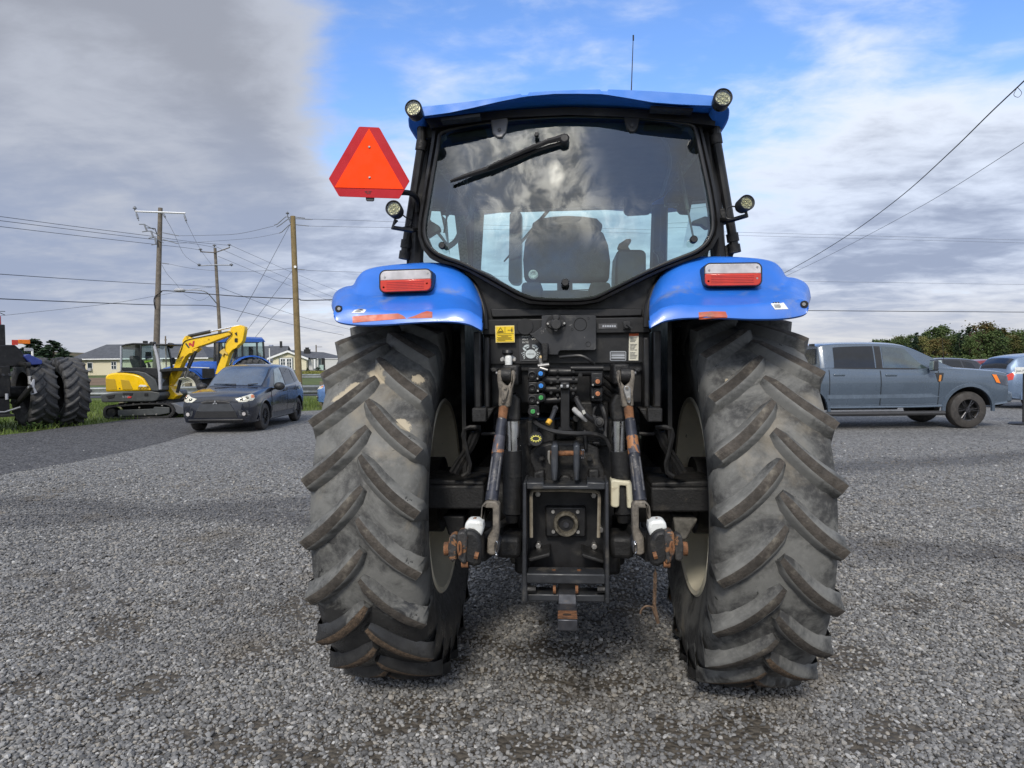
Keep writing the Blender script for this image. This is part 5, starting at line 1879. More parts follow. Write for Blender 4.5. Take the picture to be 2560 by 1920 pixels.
# ---- top link bracket and gear housing
b = MB()
b.poly('C', [(625, 1360), (700, 1290), (800, 1250), (1160, 1250), (1250, 1300), (1262, 1420), (1310, 1500), (1310, 1610), (1140, 1610), (1080, 1640), (840, 1640), (760, 1610), (650, 1610), (660, 1500), (625, 1420)], -0.60, -0.40)
b.poly('C', [(660, 1520), (760, 1490), (770, 1615), (655, 1615)], -0.635, -0.58)
b.poly('C', [(1155, 1490), (1255, 1490), (1262, 1620), (1150, 1620)], -0.635, -0.58)
b.disc('C', 950, 1610, 70, -0.63, -0.5, 24)
b.build('gear_housing', BLACKD, TR, bevel=0.010)
for u, v, r in ((738, 1395, 26), (1168, 1395, 28)):
    b = MB()
    b.disc('C', u, v, r, -0.635, -0.58, 6)
    b.disc('C', u, v, r * 0.6, -0.648, -0.6, 12)
    b.build('hex_bolt', BLACKD, TR)
for u, v in ((704, 1553), (1202, 1556)):
    b = MB()
    b.disc('C', u, v, 17, -0.6365, -0.63, 14)
    b.build('dark_bore_disc', mat('hole_shadow', (0.004, 0.004, 0.004), 0.9), TR)  # near-black disc in place of a shaded bore
for u0, u1 in ((822, 884), (1024, 1080)):
    b = MB()
    b.poly('C', [(u0, 1290), (u0 + 10, 1270), (u1 - 10, 1268), (u1, 1285), (u1 - 2, 1480), (u1 - 10, 1600), (u0 + 8, 1600), (u0, 1480)], -0.74, -0.58)
    b.build('top_link_lug', mat('worn_grey_lug', (0.050, 0.055, 0.064), 0.42, 0.3, var=0.2, vs_=20, dirt=((0.14, 0.12, 0.10), 0.2, 12)), TR, 30, bevel=0.008)
b = MB()
b.cyl(V('C', 800, 1348, -0.69), V('C', 1112, 1345, -0.69), 0.0115, n=14)
b.build('top_link_pin', RUST, TR)
b = MB()
b.poly('C', [(790, 1325), (815, 1322), (812, 1400), (820, 1455), (800, 1440), (788, 1390)], -0.72, -0.70)
b.build('pin_clip', mat('dull_zinc', (0.20, 0.19, 0.17), 0.5, 0.5), TR, bevel=0.003)
b = MB()
for dx in (0, 14):
    c = V('C', 1098 + dx, 1352, -0.70)
    b.tube([c + Vector((0.004 * math.cos(a), 0.0, 0.019 * math.sin(a))) for a in [2 * math.pi * i / 16 for i in range(17)]], 0.0016, 6)
b.build('pin_ring', CHROME, TR)
b = MB()
b.poly('C', [(1110, 1140), (1130, 1132), (1150, 1150), (1150, 1320), (1120, 1320), (1108, 1200)], -0.62, -0.55)
b.rect('C', 1195, 1240, 1262, 1268, -0.61, -0.55)
b.rect('C', 645, 1045, 705, 1190, -0.56, -0.50)
b.build('breather_pipe', BLACK, TR, bevel=0.006)
b = MB()
b.rect('C', 600, 1050, 860, 1290, -0.50, -0.42)
b.rect('C', 1040, 880, 1340, 1290, -0.50, -0.42)
b.build('gearbox_cover', BLACKD, TR, bevel=0.01)
# expansion tank (cream) on the right
b = MB()
b.poly('D', [(1458, 292), (1475, 286), (1600, 300), (1606, 310), (1618, 480), (1610, 494), (1575, 492), (1568, 330), (1520, 328), (1518, 478), (1500, 488), (1468, 486), (1456, 470)], -0.72, -0.62)
b.build('expansion_bottle', mat('aged_cream_plastic', (0.56, 0.52, 0.38), 0.5, var=0.1, dirt=((0.2, 0.15, 0.09), 0.3, 14)), TR, 30, bevel=0.01, seg=3)
b = MB()
b.rect('D', 1518, 325, 1570, 480, -0.66, -0.62)
b.build('bottle_strap', BLACK, TR)

# ---- PTO guard frame and drawbar
YF = -0.78
b = MB()
b.poly('D', [(826, 310), (848, 302), (850, 950), (862, 1170), (820, 1172), (816, 1160)], YF, -0.58)
b.poly('D', [(1418, 308), (1440, 300), (1450, 1180), (1415, 1180)], YF, -0.58)
b.poly('D', [(848, 305), (975, 305), (975, 330), (1285, 330), (1285, 302), (1418, 308), (1418, 358), (848, 355)], YF + 0.02, -0.60)
PF = b.build('pto_guard_frame', mat('worn_frame_paint', (0.026, 0.028, 0.032), 0.42, 0.1, var=0.25, vs_=10, dirt=((0.11, 0.10, 0.085), 0.28, 9), worn=((0.17, 0.16, 0.145), 0.10, 30)), TR, 30, bevel=0.005)
b = MB()
b.rect('D', 850, 958, 1416, 1040, YF + 0.0, YF + 0.10)
b.rect('D', 850, 1105, 1416, 1168, YF + 0.02, YF + 0.12)
b.build('drawbar_crossmember', MATS['worn_frame_paint'], PF, bevel=0.006)
b = MB()
b.rect('D', 850, 355, 1420, 960, -0.56, -0.52)
b.build('pto_back_plate', BLACK, PF)
b = MB()
b.tube([V('D', u, v, -0.70) for u, v in ((886, 700), (884, 400), (892, 370), (915, 362), (1150, 360), (1345, 370), (1368, 380), (1374, 410), (1368, 700))], 0.007, 4)
b.build('guard_lip', mat('dusty_edge', (0.24, 0.21, 0.16), 0.7, var=0.3, vs_=20), PF)
b = MB()
b.rect('D', 985, 480, 1280, 700, -0.60, -0.55)
pp = b.build('pto_plate', BLACK, PF, bevel=0.008)
b = MB()
c = V('D', 1135, 598, -0.60)
b.lathe([(0.0, 0.056), (-0.02, 0.056), (-0.030, 0.052), (-0.030, 0.042), (-0.022, 0.036), (0.03, 0.033), (0.03, 0.001)], 'y', 36, c)
b.build('pto_collar', mat('greasy_worn_collar', (0.15, 0.135, 0.105), 0.55, 0.5, var=0.4, vs_=50, dirt=((0.04, 0.035, 0.03), 0.5, 40)), pp)
b = MB()
b.cyl(c + Vector((0, -0.01, -0.006)), c + Vector((0, 0.03, -0.006)), 0.013, n=16)
b.build('pto_shaft', DARKSTEEL, pp)
for u, v in ((1042, 517), (1219, 517), (1044, 660), (1221, 662)):
    b = MB()
    b.disc('D', u, v, 13, -0.612, -0.6, 12)
    b.build('bolt_head', STEEL, pp)
for u, v in ((932, 390), (1335, 400), (935, 762), (1338, 768), (1384, 648)):
    b = MB()
    b.disc('D', u, v, 22, -0.60, -0.55, 6)
    b.build('hex_bolt', STEEL, PF, bevel=0.002)
for uv in (((860, 850), (1020, 810), (1022, 840), (870, 880)), ((1410, 865), (1250, 815), (1248, 845), (1405, 892))):
    b = MB()
    b.poly('D', uv, -0.72, -0.55)
    b.build('gusset', BLACKD, PF, bevel=0.006)
for u in (1048, 1228):
    b = MB()
    c = V('D', u, 968, YF + 0.05)
    b.tube([c + Vector((0.024 * math.cos(a), 0.012 * math.sin(a), 0.004)) for a in [2 * math.pi * i / 18 for i in range(19)]], 0.003, 6)
    b.cyl(c, c + Vector((0, 0, 0.022)), 0.009, n=8)
    b.build('retaining_pin', RUST, PF)
for u0, u1 in ((848, 918), (1360, 1425)):
    b = MB()
    b.cyl(V('D', u0, 1072, YF + 0.02), V('D', u1, 1072, YF + 0.02), 0.016, n=8)
    b.build('cross_pin', BLACKD, PF)
for u in (1052, 1212):
    b = MB()
    b.cyl(V('D', u - 10, 1072, YF + 0.02), V('D', u + 10, 1072, YF + 0.02), 0.019, n=14)
    b.build('roller', RUST, PF)
# drawbar: drops and projects to the rear
b = MB()
w0 = V('D', 1070, 1050, -0.74).x, V('D', 1200, 1050, -0.74).x
side = [V('D', 1133, 1046, -0.70), V('D', 1133, 1110, -0.77), V('D', 1133, 1180, -0.80), V('D', 1133, 1222, -0.86)]
tipz = V('D', 1133, 1290, -1.02)
prof = [(-0.40, side[0].z), (side[0].y, side[0].z), (side[1].y, side[1].z), (side[2].y, side[2].z), (side[3].y, side[3].z), (tipz.y, tipz.z), (tipz.y, tipz.z - 0.045), (side[3].y + 0.01, side[3].z - 0.05), (side[2].y + 0.05, side[2].z - 0.04), (side[1].y + 0.05, side[1].z - 0.05), (-0.40, side[0].z - 0.05)]
hw_ = (w0[1] - w0[0]) / 2
b.prism([Vector((-hw_, y, z)) for y, z in prof], (2 * hw_, 0, 0))
DBR = b.build('drawbar', mat('worn_drawbar', (0.060, 0.062, 0.070), 0.38, 0.5, var=0.3, vs_=20, dirt=((0.14, 0.11, 0.08), 0.3, 16)), TR, 30, bevel=0.004)
b = MB()
q0, q1 = side[3], tipz
nrm = Vector((0, -(q1.z - q0.z), (q1.y - q0.y)))
nrm = nrm.normalized() if nrm.z > 0 else -nrm.normalized()
dv = (q1 - q0)
pts = [Vector((-hw_ * 0.99, *(q0 + dv * 0.1 + nrm * 0.002)[1:])), Vector((hw_ * 0.99, *(q0 + dv * 0.1 + nrm * 0.002)[1:])), Vector((hw_ * 0.99, *(q0 + dv * 0.97 + nrm * 0.002)[1:])), Vector((-hw_ * 0.99, *(q0 + dv * 0.97 + nrm * 0.002)[1:]))]
b.add(pts, [(0, 1, 2, 3)])
b.build('rusty_wear_face', RUST, DBR, 0)
b = MB()
c = q0 + dv * 0.55 + nrm * 0.0035
b.cyl(Vector((-0.002, c.y, c.z)), Vector((-0.002, c.y, c.z)) - nrm * 0.02, 0.017, n=18)
b.build('pin_hole', mat('rusty_hole', (0.03, 0.015, 0.008), 0.9), DBR)

# hanging chain with pin on the right link
b = MB()
top_, bot_ = V('Z', 605, 1080, -1.0), V('Z', 592, 1490, -1.0)
CH = b
for i in range(14):
    c = top_.lerp(bot_, (i + 0.5) / 14)
    ax = Vector((1, 0, 0)) if i % 2 else Vector((0, 1, 0))
    b.tube([c + ax * (0.0055 * math.cos(a)) + Vector((0, 0, 0.0135 * math.sin(a))) for a in [2 * math.pi * q / 10 for q in range(11)]], 0.0019, 5)
ch = b.build('safety_chain', mat('rusty_chain', (0.12, 0.075, 0.045), 0.8, 0.2, var=0.4, vs_=40), TR)
b = MB()
b.tube([V('Z', u, v, -1.0) for u, v in ((592, 1490), (560, 1470), (500, 1465), (455, 1500), (440, 1550))], 0.004, 6, smooth=4)
b.cyl(V('Z', 590, 1480, -1.0), V('Z', 635, 1650, -1.0), 0.010, 0.007, 10)
b.build('chain_pin', MATS['rusty_chain'], ch)

# ================================================================== ROAD VEHICLES
class Surf:
    """Half body surface: cross-sections (y, z) at stations along x, smoothed both ways."""

    def __init__(self, st):
        self.x = [s[0] for s in st]
        self.p = [[Vector((0, y, z)) for y, z in s[1]] for s in st]
        self.nt = len(st[0][1]) - 1

    @staticmethod
    def cr(p0, p1, p2, p3, t):
        return 0.5 * ((2 * p1) + (p2 - p0) * t + (2 * p0 - 5 * p1 + 4 * p2 - p3) * t * t + (3 * p1 - p0 - 3 * p2 + p3) * t ** 3)

    def sec(self, i, t):
        P = self.p[i]
        n = self.nt
        j = min(int(t), n - 1)
        return self.cr(P[max(j - 1, 0)], P[j], P[j + 1], P[min(j + 2, n)], t - j)

    def pt(self, x, t, side=1):
        X = self.x
        n = len(X)
        i = 0
        while i < n - 2 and x < X[i + 1]:
            i += 1
        f = (x - X[i]) / (X[i + 1] - X[i])
        f = min(max(f, 0), 1)
        a = [self.sec(k, t) for k in (max(i - 1, 0), i, i + 1, min(i + 2, n - 1))]
        q = self.cr(*a, f)
        return Vector((x, side * max(q.y, 0), q.z))

    def nrm(self, x, t, side=1):
        e = 0.02
        a = self.pt(x + e, t, side) - self.pt(x - e, t, side)
        c = self.pt(x, min(t + 0.08, self.nt), side) - self.pt(x, max(t - 0.08, 0), side)
        nn = a.cross(c)
        if nn.length < 1e-9:
            return Vector((0, 0, 1))
        nn.normalize()
        mid = Vector((x, 0, self.pt(x, self.nt / 2, side).z * 0.6))
        if nn.dot(self.pt(x, t, side) - mid) < 0:
            nn = -nn
        return nn

    def solid(self, k=5, kt=4):
        xs = []
        for a, c in zip(self.x, self.x[1:]):
            xs += [a + (c - a) * i / k for i in range(k)]
        xs.append(self.x[-1])
        ts = [i / kt for i in range(self.nt * kt + 1)]
        b = MB()
        rows = []
        for x in xs:
            r = [self.pt(x, t, 1) for t in ts]
            l = [self.pt(x, t, -1) for t in ts[-2:0:-1]]
            rows.append(r + l)
        b.grid(rows, True)
        b.add(rows[0], [list(range(len(rows[0])))])
        b.add(rows[-1], [list(range(len(rows[0])))])
        return b

    def patch(self, cs, side=1, off=0.004, nx=6, nt=4, thick=0.0):
        """cs: four (x, t) corners in order; surface patch lifted off the body."""
        b = MB()
        rows = []
        for i in range(nx + 1):
            f = i / nx
            row = []
            for j in range(nt + 1):
                g = j / nt
                x = (cs[0][0] * (1 - f) + cs[1][0] * f) * (1 - g) + (cs[3][0] * (1 - f) + cs[2][0] * f) * g
                t = (cs[0][1] * (1 - f) + cs[1][1] * f) * (1 - g) + (cs[3][1] * (1 - f) + cs[2][1] * f) * g
                row.append(self.pt(x, t, side) + self.nrm(x, t, side) * off)
            rows.append(row)
        b.grid(rows)
        return b

    def front_x(self, y, z):
        x = self.x[0]
        while x > self.x[0] - 1.2:
            ok = False
            P = [self.pt(x, i * 0.25) for i in range(self.nt * 4 + 1)]
            wz = 0.0
            for a, c in zip(P, P[1:]):
                if (a.z - z) * (c.z - z) <= 0 and abs(c.z - a.z) > 1e-6:
                    wz = max(wz, a.y + (c.y - a.y) * (z - a.z) / (c.z - a.z))
            if wz >= abs(y):
                return x
            x -= 0.012
        return x

    def face(self, poly, off=0.01, n=4):
        """Patch on the nose: a (y, z) outline projected back on to the body."""
        b = MB()
        c = Vector((sum(p[0] for p in poly) / len(poly), sum(p[1] for p in poly) / len(poly)))
        ed = []
        for p, q in zip(poly, poly[1:] + poly[:1]):
            for i in range(3):
                ed.append(Vector((p[0] + (q[0] - p[0]) * i / 3, p[1] + (q[1] - p[1]) * i / 3)))
        rings = []
        for k in range(n + 1):
            f = 1 - k / (n + 0.5)
            rings.append([Vector((self.front_x(*(c + (e - c) * f)) + off, *(c + (e - c) * f))) for e in ed])
        b.grid(rings, True)
        b.add(rings[-1], [list(range(len(ed)))])
        return b

    def across(self, x0, x1, t, off=0.004, nx=6, nt=12, tp=None):
        """Patch over the centre line from x0 to x1, reaching down to section parameter t on both sides."""
        b = MB()
        rows = []
        for i in range(nx + 1):
            f = i / nx
            te = t if tp is None else t + (tp - t) * f
            row = []
            for j in range(nt + 1):
                g = -1 + 2 * j / nt
                tt = te + (1 - abs(g)) * (self.nt - te)
                s = 1 if g >= 0 else -1
                x = x0 + (x1 - x0) * f
                row.append(self.pt(x, tt, s) + self.nrm(x, min(tt, self.nt - 0.05), s) * off)
            rows.append(row)
        b.grid(rows)
        return b


def car_wheel(parent, x, y, r, w, side, spokes=10, tm=None, rimr=0.62, rimmat=None):
    b = MB()
    b.lathe([(-w / 2, r * rimr), (-w / 2, r * 0.86), (-w * 0.42, r * 0.96), (-w * 0.25, r), (w * 0.25, r), (w * 0.42, r * 0.96), (w / 2, r * 0.86), (w / 2, r * rimr), (w * 0.3, r * rimr * 0.97), (-w * 0.3, r * rimr * 0.97), (-w / 2, r * rimr)], 'y', 40)
    wh = b.build('wheel', tm or CARTYRE, parent, 40)
    wh.location = (x, y, r)
    rm = rimmat or mat('dark_alloy', (0.022, 0.022, 0.024), 0.35, 0.6)
    b = MB()
    yo = side * w * 0.30
    b.lathe([(yo - side * 0.10, 0.001), (yo - side * 0.10, r * rimr * 0.95), (yo, r * rimr)], 'y', 32)
    b.build('rim_well', mat('wheel_well_dark', (0.01, 0.01, 0.01), 0.8), wh)
    b = MB()
    for i in range(spokes):
        a = 2 * math.pi * i / spokes
        q = Vector((math.cos(a), 0, math.sin(a)))
        p = Vector((-math.sin(a), 0, math.cos(a)))
        for h in (-1, 1):
            o0 = q * (r * 0.12) + p * (h * 0.006)
            o1 = q * (r * rimr * 0.98) + p * (h * r * 0.075)
            b.tube([o0 + Vector((0, yo, 0)), o1 + Vector((0, yo + side * 0.02, 0))], r * 0.035, 4)
    b.lathe([(yo + side * 0.03, 0.001), (yo + side * 0.03, r * 0.14), (yo - side * 0.02, r * 0.17)], 'y', 16)
    b.lathe([(yo + side * 0.02, r * rimr * 0.93), (yo + side * 0.035, r * rimr), (yo, r * rimr)], 'y', 32)
    b.build('spokes', rm, wh)
    return wh


def cut_arches(o, xs, zc, ra, W_):
    for x in xs:
        b = MB()
        b.cyl((x, -W_, zc), (x, W_, zc), ra, n=36)
        c = b.build('cutter', mat('arch_black', (0.008, 0.008, 0.008), 0.9))
        c.parent = o.parent
        bo = o.modifiers.new('arch', 'BOOLEAN')
        bo.operation, bo.solver, bo.object = 'DIFFERENCE', 'EXACT', c
        try:
            bo.material_mode = 'TRANSFER'
        except Exception:
            pass
        bake(o)
        me = c.data
        bpy.data.objects.remove(c)
        bpy.data.meshes.remove(me)
    o.data.shade_smooth()
    o.data.set_sharp_from_angle(angle=R_(32))


SUVB = Surf([(2.17, [(0, .34), (.50, .34), (.58, .38), (.60, .52), (.60, .64), (.58, .70), (.50, .745), (0, .77)]),
             (2.10, [(0, .25), (.66, .25), (.76, .33), (.79, .52), (.78, .68), (.74, .79), (.62, .845), (0, .875)]),
             (1.88, [(0, .22), (.74, .22), (.84, .32), (.875, .54), (.87, .72), (.82, .875), (.68, .93), (0, .955)]),
             (1.45, [(0, .21), (.76, .21), (.86, .32), (.885, .56), (.88, .76), (.84, .935), (.70, .99), (0, 1.015)]),
             (1.00, [(0, .21), (.76, .21), (.86, .32), (.885, .56), (.88, .78), (.85, .985), (.72, 1.04), (0, 1.07)]),
             (0.30, [(0, .21), (.76, .21), (.855, .32), (.885, .56), (.885, .80), (.86, 1.00), (.74, 1.04), (0, 1.05)]),
             (-0.60, [(0, .21), (.76, .21), (.855, .32), (.885, .56), (.885, .82), (.86, 1.035), (.74, 1.07), (0, 1.08)]),
             (-1.50, [(0, .24), (.76, .24), (.86, .34), (.885, .58), (.885, .85), (.845, 1.07), (.74, 1.10), (0, 1.12)]),
             (-1.95, [(0, .30), (.70, .30), (.80, .38), (.835, .60), (.83, .86), (.78, 1.05), (.68, 1.08), (0, 1.10)]),
             (-2.14, [(0, .40), (.56, .40), (.66, .46), (.70, .62), (.70, .82), (.66, .94), (.58, .98), (0, 1.0)])])
SUVG = Surf([(1.08, [(.74, .98), (.72, 1.00), (.69, 1.02), (.66, 1.035), (.40, 1.05), (0, 1.06)]),
             (0.62, [(.80, .99), (.765, 1.10), (.70, 1.25), (.655, 1.295), (.40, 1.325), (0, 1.335)]),
             (0.16, [(.84, .99), (.775, 1.20), (.665, 1.47), (.605, 1.535), (.38, 1.565), (0, 1.575)]),
             (-0.45, [(.85, 1.00), (.785, 1.22), (.675, 1.52), (.61, 1.590), (.40, 1.622), (0, 1.63)]),
             (-1.20, [(.84, 1.03), (.775, 1.23), (.665, 1.50), (.60, 1.565), (.38, 1.595), (0, 1.605)]),
             (-1.72, [(.80, 1.05), (.735, 1.21), (.635, 1.43), (.575, 1.485), (.36, 1.515), (0, 1.525)]),
             (-1.96, [(.76, 1.05), (.70, 1.13), (.63, 1.24), (.57, 1.28), (.36, 1.30), (0, 1.31)]),
             (-2.04, [(.72, 1.04), (.67, 1.05), (.60, 1.06), (.55, 1.07), (.36, 1.075), (0, 1.08)])])


def heading_rot(hx, hd):
    h = RGT * hx + FWD * hd
    return math.atan2(h.y, h.x)


def suv(name, label, cat, xc, D, hx, hd, paint, scale=1.0, front=True, group=None, plates=True):
    t = thing(name, label, cat, bgw(xc, D), heading_rot(hx, hd), group)
    t.scale = (scale,) * 3
    o = SUVB.solid(5, 4).build('body', paint, t)
    cut_arches(o, (1.33, -1.34), 0.335, 0.395, 1.2)
    SUVG.solid(5, 4).build('cabin', paint, t)
    for s in (1, -1):
        for q, cs in enumerate(([(0.52, 0.40), (-0.28, 0.35), (-0.28, 2.05), (0.10, 1.95)], [(-0.36, 0.35), (-1.12, 0.42), (-1.02, 1.95), (-0.36, 2.05)], [(-1.20, 0.45), (-1.66, 0.62), (-1.50, 1.60), (-1.10, 1.92)])):
            SUVG.patch(cs, s, 0.006, 7, 5).build('side_window', DGLASS if q else mat('front_door_glass', (0.26, 0.31, 0.31), 0.05, var=0.25, spec=0.7), t, 60)  # front pane colour lightened to paint in reflected and see-through light
        for x0, x1, ha in ((0.86, -0.32, -0.02), (-0.34, -1.16, -0.90)):
            d = SUVB.patch([(x0, 2.1), (x1, 2.1), (x1, 4.9), (x0, 4.9)], s, 0.006, 8, 6).build('door', paint, t, 60)
            b = MB()
            p = SUVB.pt(ha - 0.12, 4.45, s)
            b.box(p + Vector((0, s * 0.012, 0)), (0.17, 0.035, 0.03))
            b.build('door_handle', PLASTIC, d, bevel=0.008)
        for xg in (0.87, -0.33, -1.17):
            SUVB.patch([(xg + 0.006, 2.1), (xg - 0.006, 2.1), (xg - 0.006, 4.95), (xg + 0.006, 4.95)], s, 0.008, 1, 8).build('panel_gap', mat('panel_gap', (0.006, 0.006, 0.007), 0.7), t, 60)
        b = MB()
        c = SUVB.pt(0.62, 5, s) + Vector((0, s * 0.14, 0.06))
        b.sphere(c, 0.135, 14, (0.75, 1.05, 0.78))
        b.cyl(c, SUVB.pt(0.60, 5, s), 0.03, n=8)
        b.build('wing_mirror', PLASTIC, t)
        SUVB.patch([(0.92, 1.6), (-0.93, 1.6), (-0.93, 2.35), (0.92, 2.35)], s, 0.014, 8, 3).build('side_skirt', mat('grey_skirt', (0.07, 0.075, 0.085), 0.4), t, 60)
        for x in (1.33, -1.34):
            b = MB()
            rows = []
            for i in range(19):
                a = R_(-8 + 196 * i / 18)
                row = []
                for rr, oo in ((0.393, -0.02), (0.40, 0.012), (0.435, 0.010), (0.445, -0.01)):
                    xx, z = x + rr * math.cos(a), 0.335 + rr * math.sin(a)
                    y = SUVB.pt(max(min(xx, 2.1), -2.1), 3.0 + max(0, min(1.8, (z - 0.54) / 0.24)), s).y
                    row.append(Vector((xx, y + s * oo, z)))
                rows.append(row)
            b.grid(rows)
            b.build('wheel_arch', paint, t)
            car_wheel(t, x, s * 0.765, 0.335, 0.215, s)
        if front:
            hl = SUVB.face([(s * y, z) for y, z in ((.45, .815), (.60, .855), (.745, .915), (.80, .905), (.838, .82), (.82, .765), (.70, .735), (.55, .735))], 0.012).build('headlight', mat('headlamp_lens', (0.62, 0.60, 0.50), 0.12, 0.15, var=0.25, vs_=14, coat=0.5), t, 50)
            for yy, zz_, rr in ((0.60, 0.79, 0.045), (0.715, 0.83, 0.04)):
                b = MB()
                b.sphere(Vector((SUVB.front_x(yy, zz_) + 0.006, s * yy, zz_)), rr, 12, (0.5, 1, 1))
                b.build('projector', mat('lamp_bowl', (0.16, 0.16, 0.14), 0.1, 0.9), hl)
            SUVB.face([(s * y, z) for y, z in ((.76, .90), (.80, .895), (.835, .83), (.79, .82))], 0.02).build('turn_lamp', mat('faded_amber', (0.55, 0.18, 0.08), 0.3), hl, 50)
            b = MB()
            c = Vector((SUVB.front_x(0.66, 0.455) - 0.005, s * 0.66, 0.455))
            b.cyl(c, c + Vector((0.035, 0, 0)), 0.065, 0.06, 20)
            fl = b.build('fog_lamp', PLASTIC, t)
            b = MB()
            b.cyl(c + Vector((0.03, 0, 0)), c + Vector((0.045, 0, 0)), 0.042, n=16)
            b.build('fog_lens', CLEARLENS, fl)
    SUVG.across(0.98, 0.22, 3.05, 0.008, 8, 14).build('windscreen', mat('windscreen_glass', (0.035, 0.060, 0.105), 0.05, coat=0.5, spec=1.0), t, 60)  # blue base colour paints in the reflected sky
    SUVG.across(-1.78, -2.0, 3.05, 0.008, 5, 12).build('rear_window', DGLASS, t, 60)
    for s in (1, -1):
        SUVB.patch([(-1.98, 4.0), (-2.12, 4.0), (-2.10, 5.2), (-1.90, 5.2)], s, 0.008, 4, 4).build('tail_lamp', REDLENS, t, 60)
    if front:
        SUVB.face([(-.40, .80), (.40, .80), (.31, .70), (-.31, .70)], 0.008).build('upper_grille', mat('grille_black', (0.008, 0.008, 0.009), 0.5), t, 50)
        SUVB.face([(-.35, .69), (.35, .69), (.45, .53), (-.45, .53)], 0.022).build('plate_panel', mat('satin_dark_grey', (0.040, 0.044, 0.050), 0.5), t, 50)
        SUVB.face([(-.46, .515), (.46, .515), (.52, .37), (-.52, .37)], 0.012).build('lower_grille', mat('grille_black', (0, 0, 0)), t, 50)
        for s in (1, -1):
            SUVB.face([(s * y, z) for y, z in ((.53, .54), (.72, .54), (.80, .46), (.82, .38), (.60, .36), (.55, .44))], 0.006).build('fog_lamp_bezel', mat('satin_dark_grey', (0, 0, 0)), t, 50)
        b = MB()
        b.box((2.13, 0, 0.315), (0.12, 1.30, 0.05))
        b.build('bumper_lip', PLASTIC, t, bevel=0.02)
        b = MB()
        for i in range(3):
            a = R_(90 + 120 * i)
            q, p = Vector((0, math.cos(a), math.sin(a))), Vector((0, -math.sin(a), math.cos(a)))
            c = Vector((2.20, 0, 0.725))
            b.prism([c, c + q * 0.032 + p * 0.020, c + q * 0.066, c + q * 0.032 - p * 0.020], (0.006, 0, 0))
        b.build('emblem', CHROME, t, 0)
        for s in (-1, 1):
            b = MB()
            b.tube([SUVG.pt(0.97, 4.2 if s > 0 else 4.9, 1) + Vector((0.02, 0, 0.02)), SUVG.pt(0.93, 3.5, s) + Vector((0, 0, 0.02))], 0.010, 5)
            b.build('wiper', PLASTIC, t)
    return t


NAVY = mat('dusty_navy_paint', (0.0075, 0.0095, 0.017), 0.2, var=0.15, vs_=1.2, coat=0.8)
SILVERB = mat('silver_blue_paint', (0.17, 0.235, 0.34), 0.3, 0.45, var=0.06, vs_=2, coat=0.5)
suv('compact_suv', 'dusty dark navy compact suv parked facing the camera beside the yellow excavator', 'car', -6.98, 18.62, 0, -1, NAVY)
suv('silver_suv', 'silver blue suv cut off by the right edge behind the pickup', 'car', 17.45, 22.3, 1, 0, SILVERB, 1.06, False)
suv('dark_suv', 'dark suv whose roof shows over the pickup hood', 'car', 18.1, 30.5, -1, 0.12, mat('black_car_paint', (0.012, 0.014, 0.02), 0.25, coat=0.5), 0.98, False)
suv('red_car', 'dark red car barely showing between pickup hood and silver suv', 'car', 25.6, 37.5, 1, 0.3, mat('dark_red_paint', (0.16, 0.008, 0.012), 0.3, coat=0.5), 0.92, False)
suv('blue_car', 'light blue car nose showing between the dark suv and the left tractor tyre', 'car', -5.15, 26.2, -1, -0.15, mat('light_blue_paint', (0.10, 0.19, 0.40), 0.3, 0.2, coat=0.5), 0.93, True)

# ---- crew cab pickup
PKB = Surf([(2.88, [(0, .66), (.66, .66), (.74, .70), (.78, .82), (.78, .96), (.76, 1.06), (.70, 1.11), (0, 1.13)]),
            (2.80, [(0, .56), (.86, .56), (.93, .62), (.96, .82), (.95, 1.02), (.91, 1.18), (.80, 1.25), (0, 1.27)]),
            (2.50, [(0, .52), (.90, .52), (.97, .58), (1.0, .80), (.99, 1.04), (.95, 1.23), (.82, 1.31), (0, 1.33)]),
            (1.90, [(0, .50), (.90, .50), (.955, .56), (.985, .78), (1.01, 1.06), (.95, 1.28), (.82, 1.36), (0, 1.38)]),
            (1.35, [(0, .49), (.90, .49), (.945, .55), (.975, .74), (1.005, 1.06), (.955, 1.31), (.84, 1.39), (0, 1.41)]),
            (0.60, [(0, .48), (.90, .48), (.94, .54), (.972, .72), (1.005, 1.06), (.955, 1.32), (.84, 1.38), (0, 1.39)]),
            (-1.25, [(0, .48), (.90, .48), (.94, .54), (.972, .72), (1.005, 1.06), (.955, 1.36), (.84, 1.40), (0, 1.41)]),
            (-2.80, [(0, .52), (.90, .52), (.97, .58), (.995, .76), (.99, 1.08), (.96, 1.40), (.84, 1.42), (0, 1.42)]),
            (-3.0, [(0, .60), (.84, .60), (.92, .64), (.94, .80), (.94, 1.08), (.92, 1.36), (.82, 1.38), (0, 1.38)])])
PKG = Surf([(1.62, [(.92, 1.34), (.88, 1.36), (.84, 1.38), (.80, 1.395), (.45, 1.41), (0, 1.415)]),
            (1.05, [(.94, 1.33), (.90, 1.45), (.83, 1.62), (.78, 1.665), (.45, 1.70), (0, 1.71)]),
            (0.55, [(.95, 1.33), (.90, 1.53), (.80, 1.82), (.74, 1.885), (.45, 1.925), (0, 1.935)]),
            (-0.05, [(.95, 1.34), (.90, 1.56), (.80, 1.88), (.735, 1.945), (.45, 1.985), (0, 1.995)]),
            (-0.95, [(.95, 1.36), (.90, 1.57), (.80, 1.88), (.735, 1.95), (.45, 1.985), (0, 1.995)]),
            (-1.32, [(.94, 1.37), (.89, 1.56), (.79, 1.85), (.73, 1.92), (.45, 1.955), (0, 1.965)]),
            (-1.42, [(.92, 1.36), (.87, 1.55), (.77, 1.83), (.71, 1.89), (.45, 1.92), (0, 1.93)])])
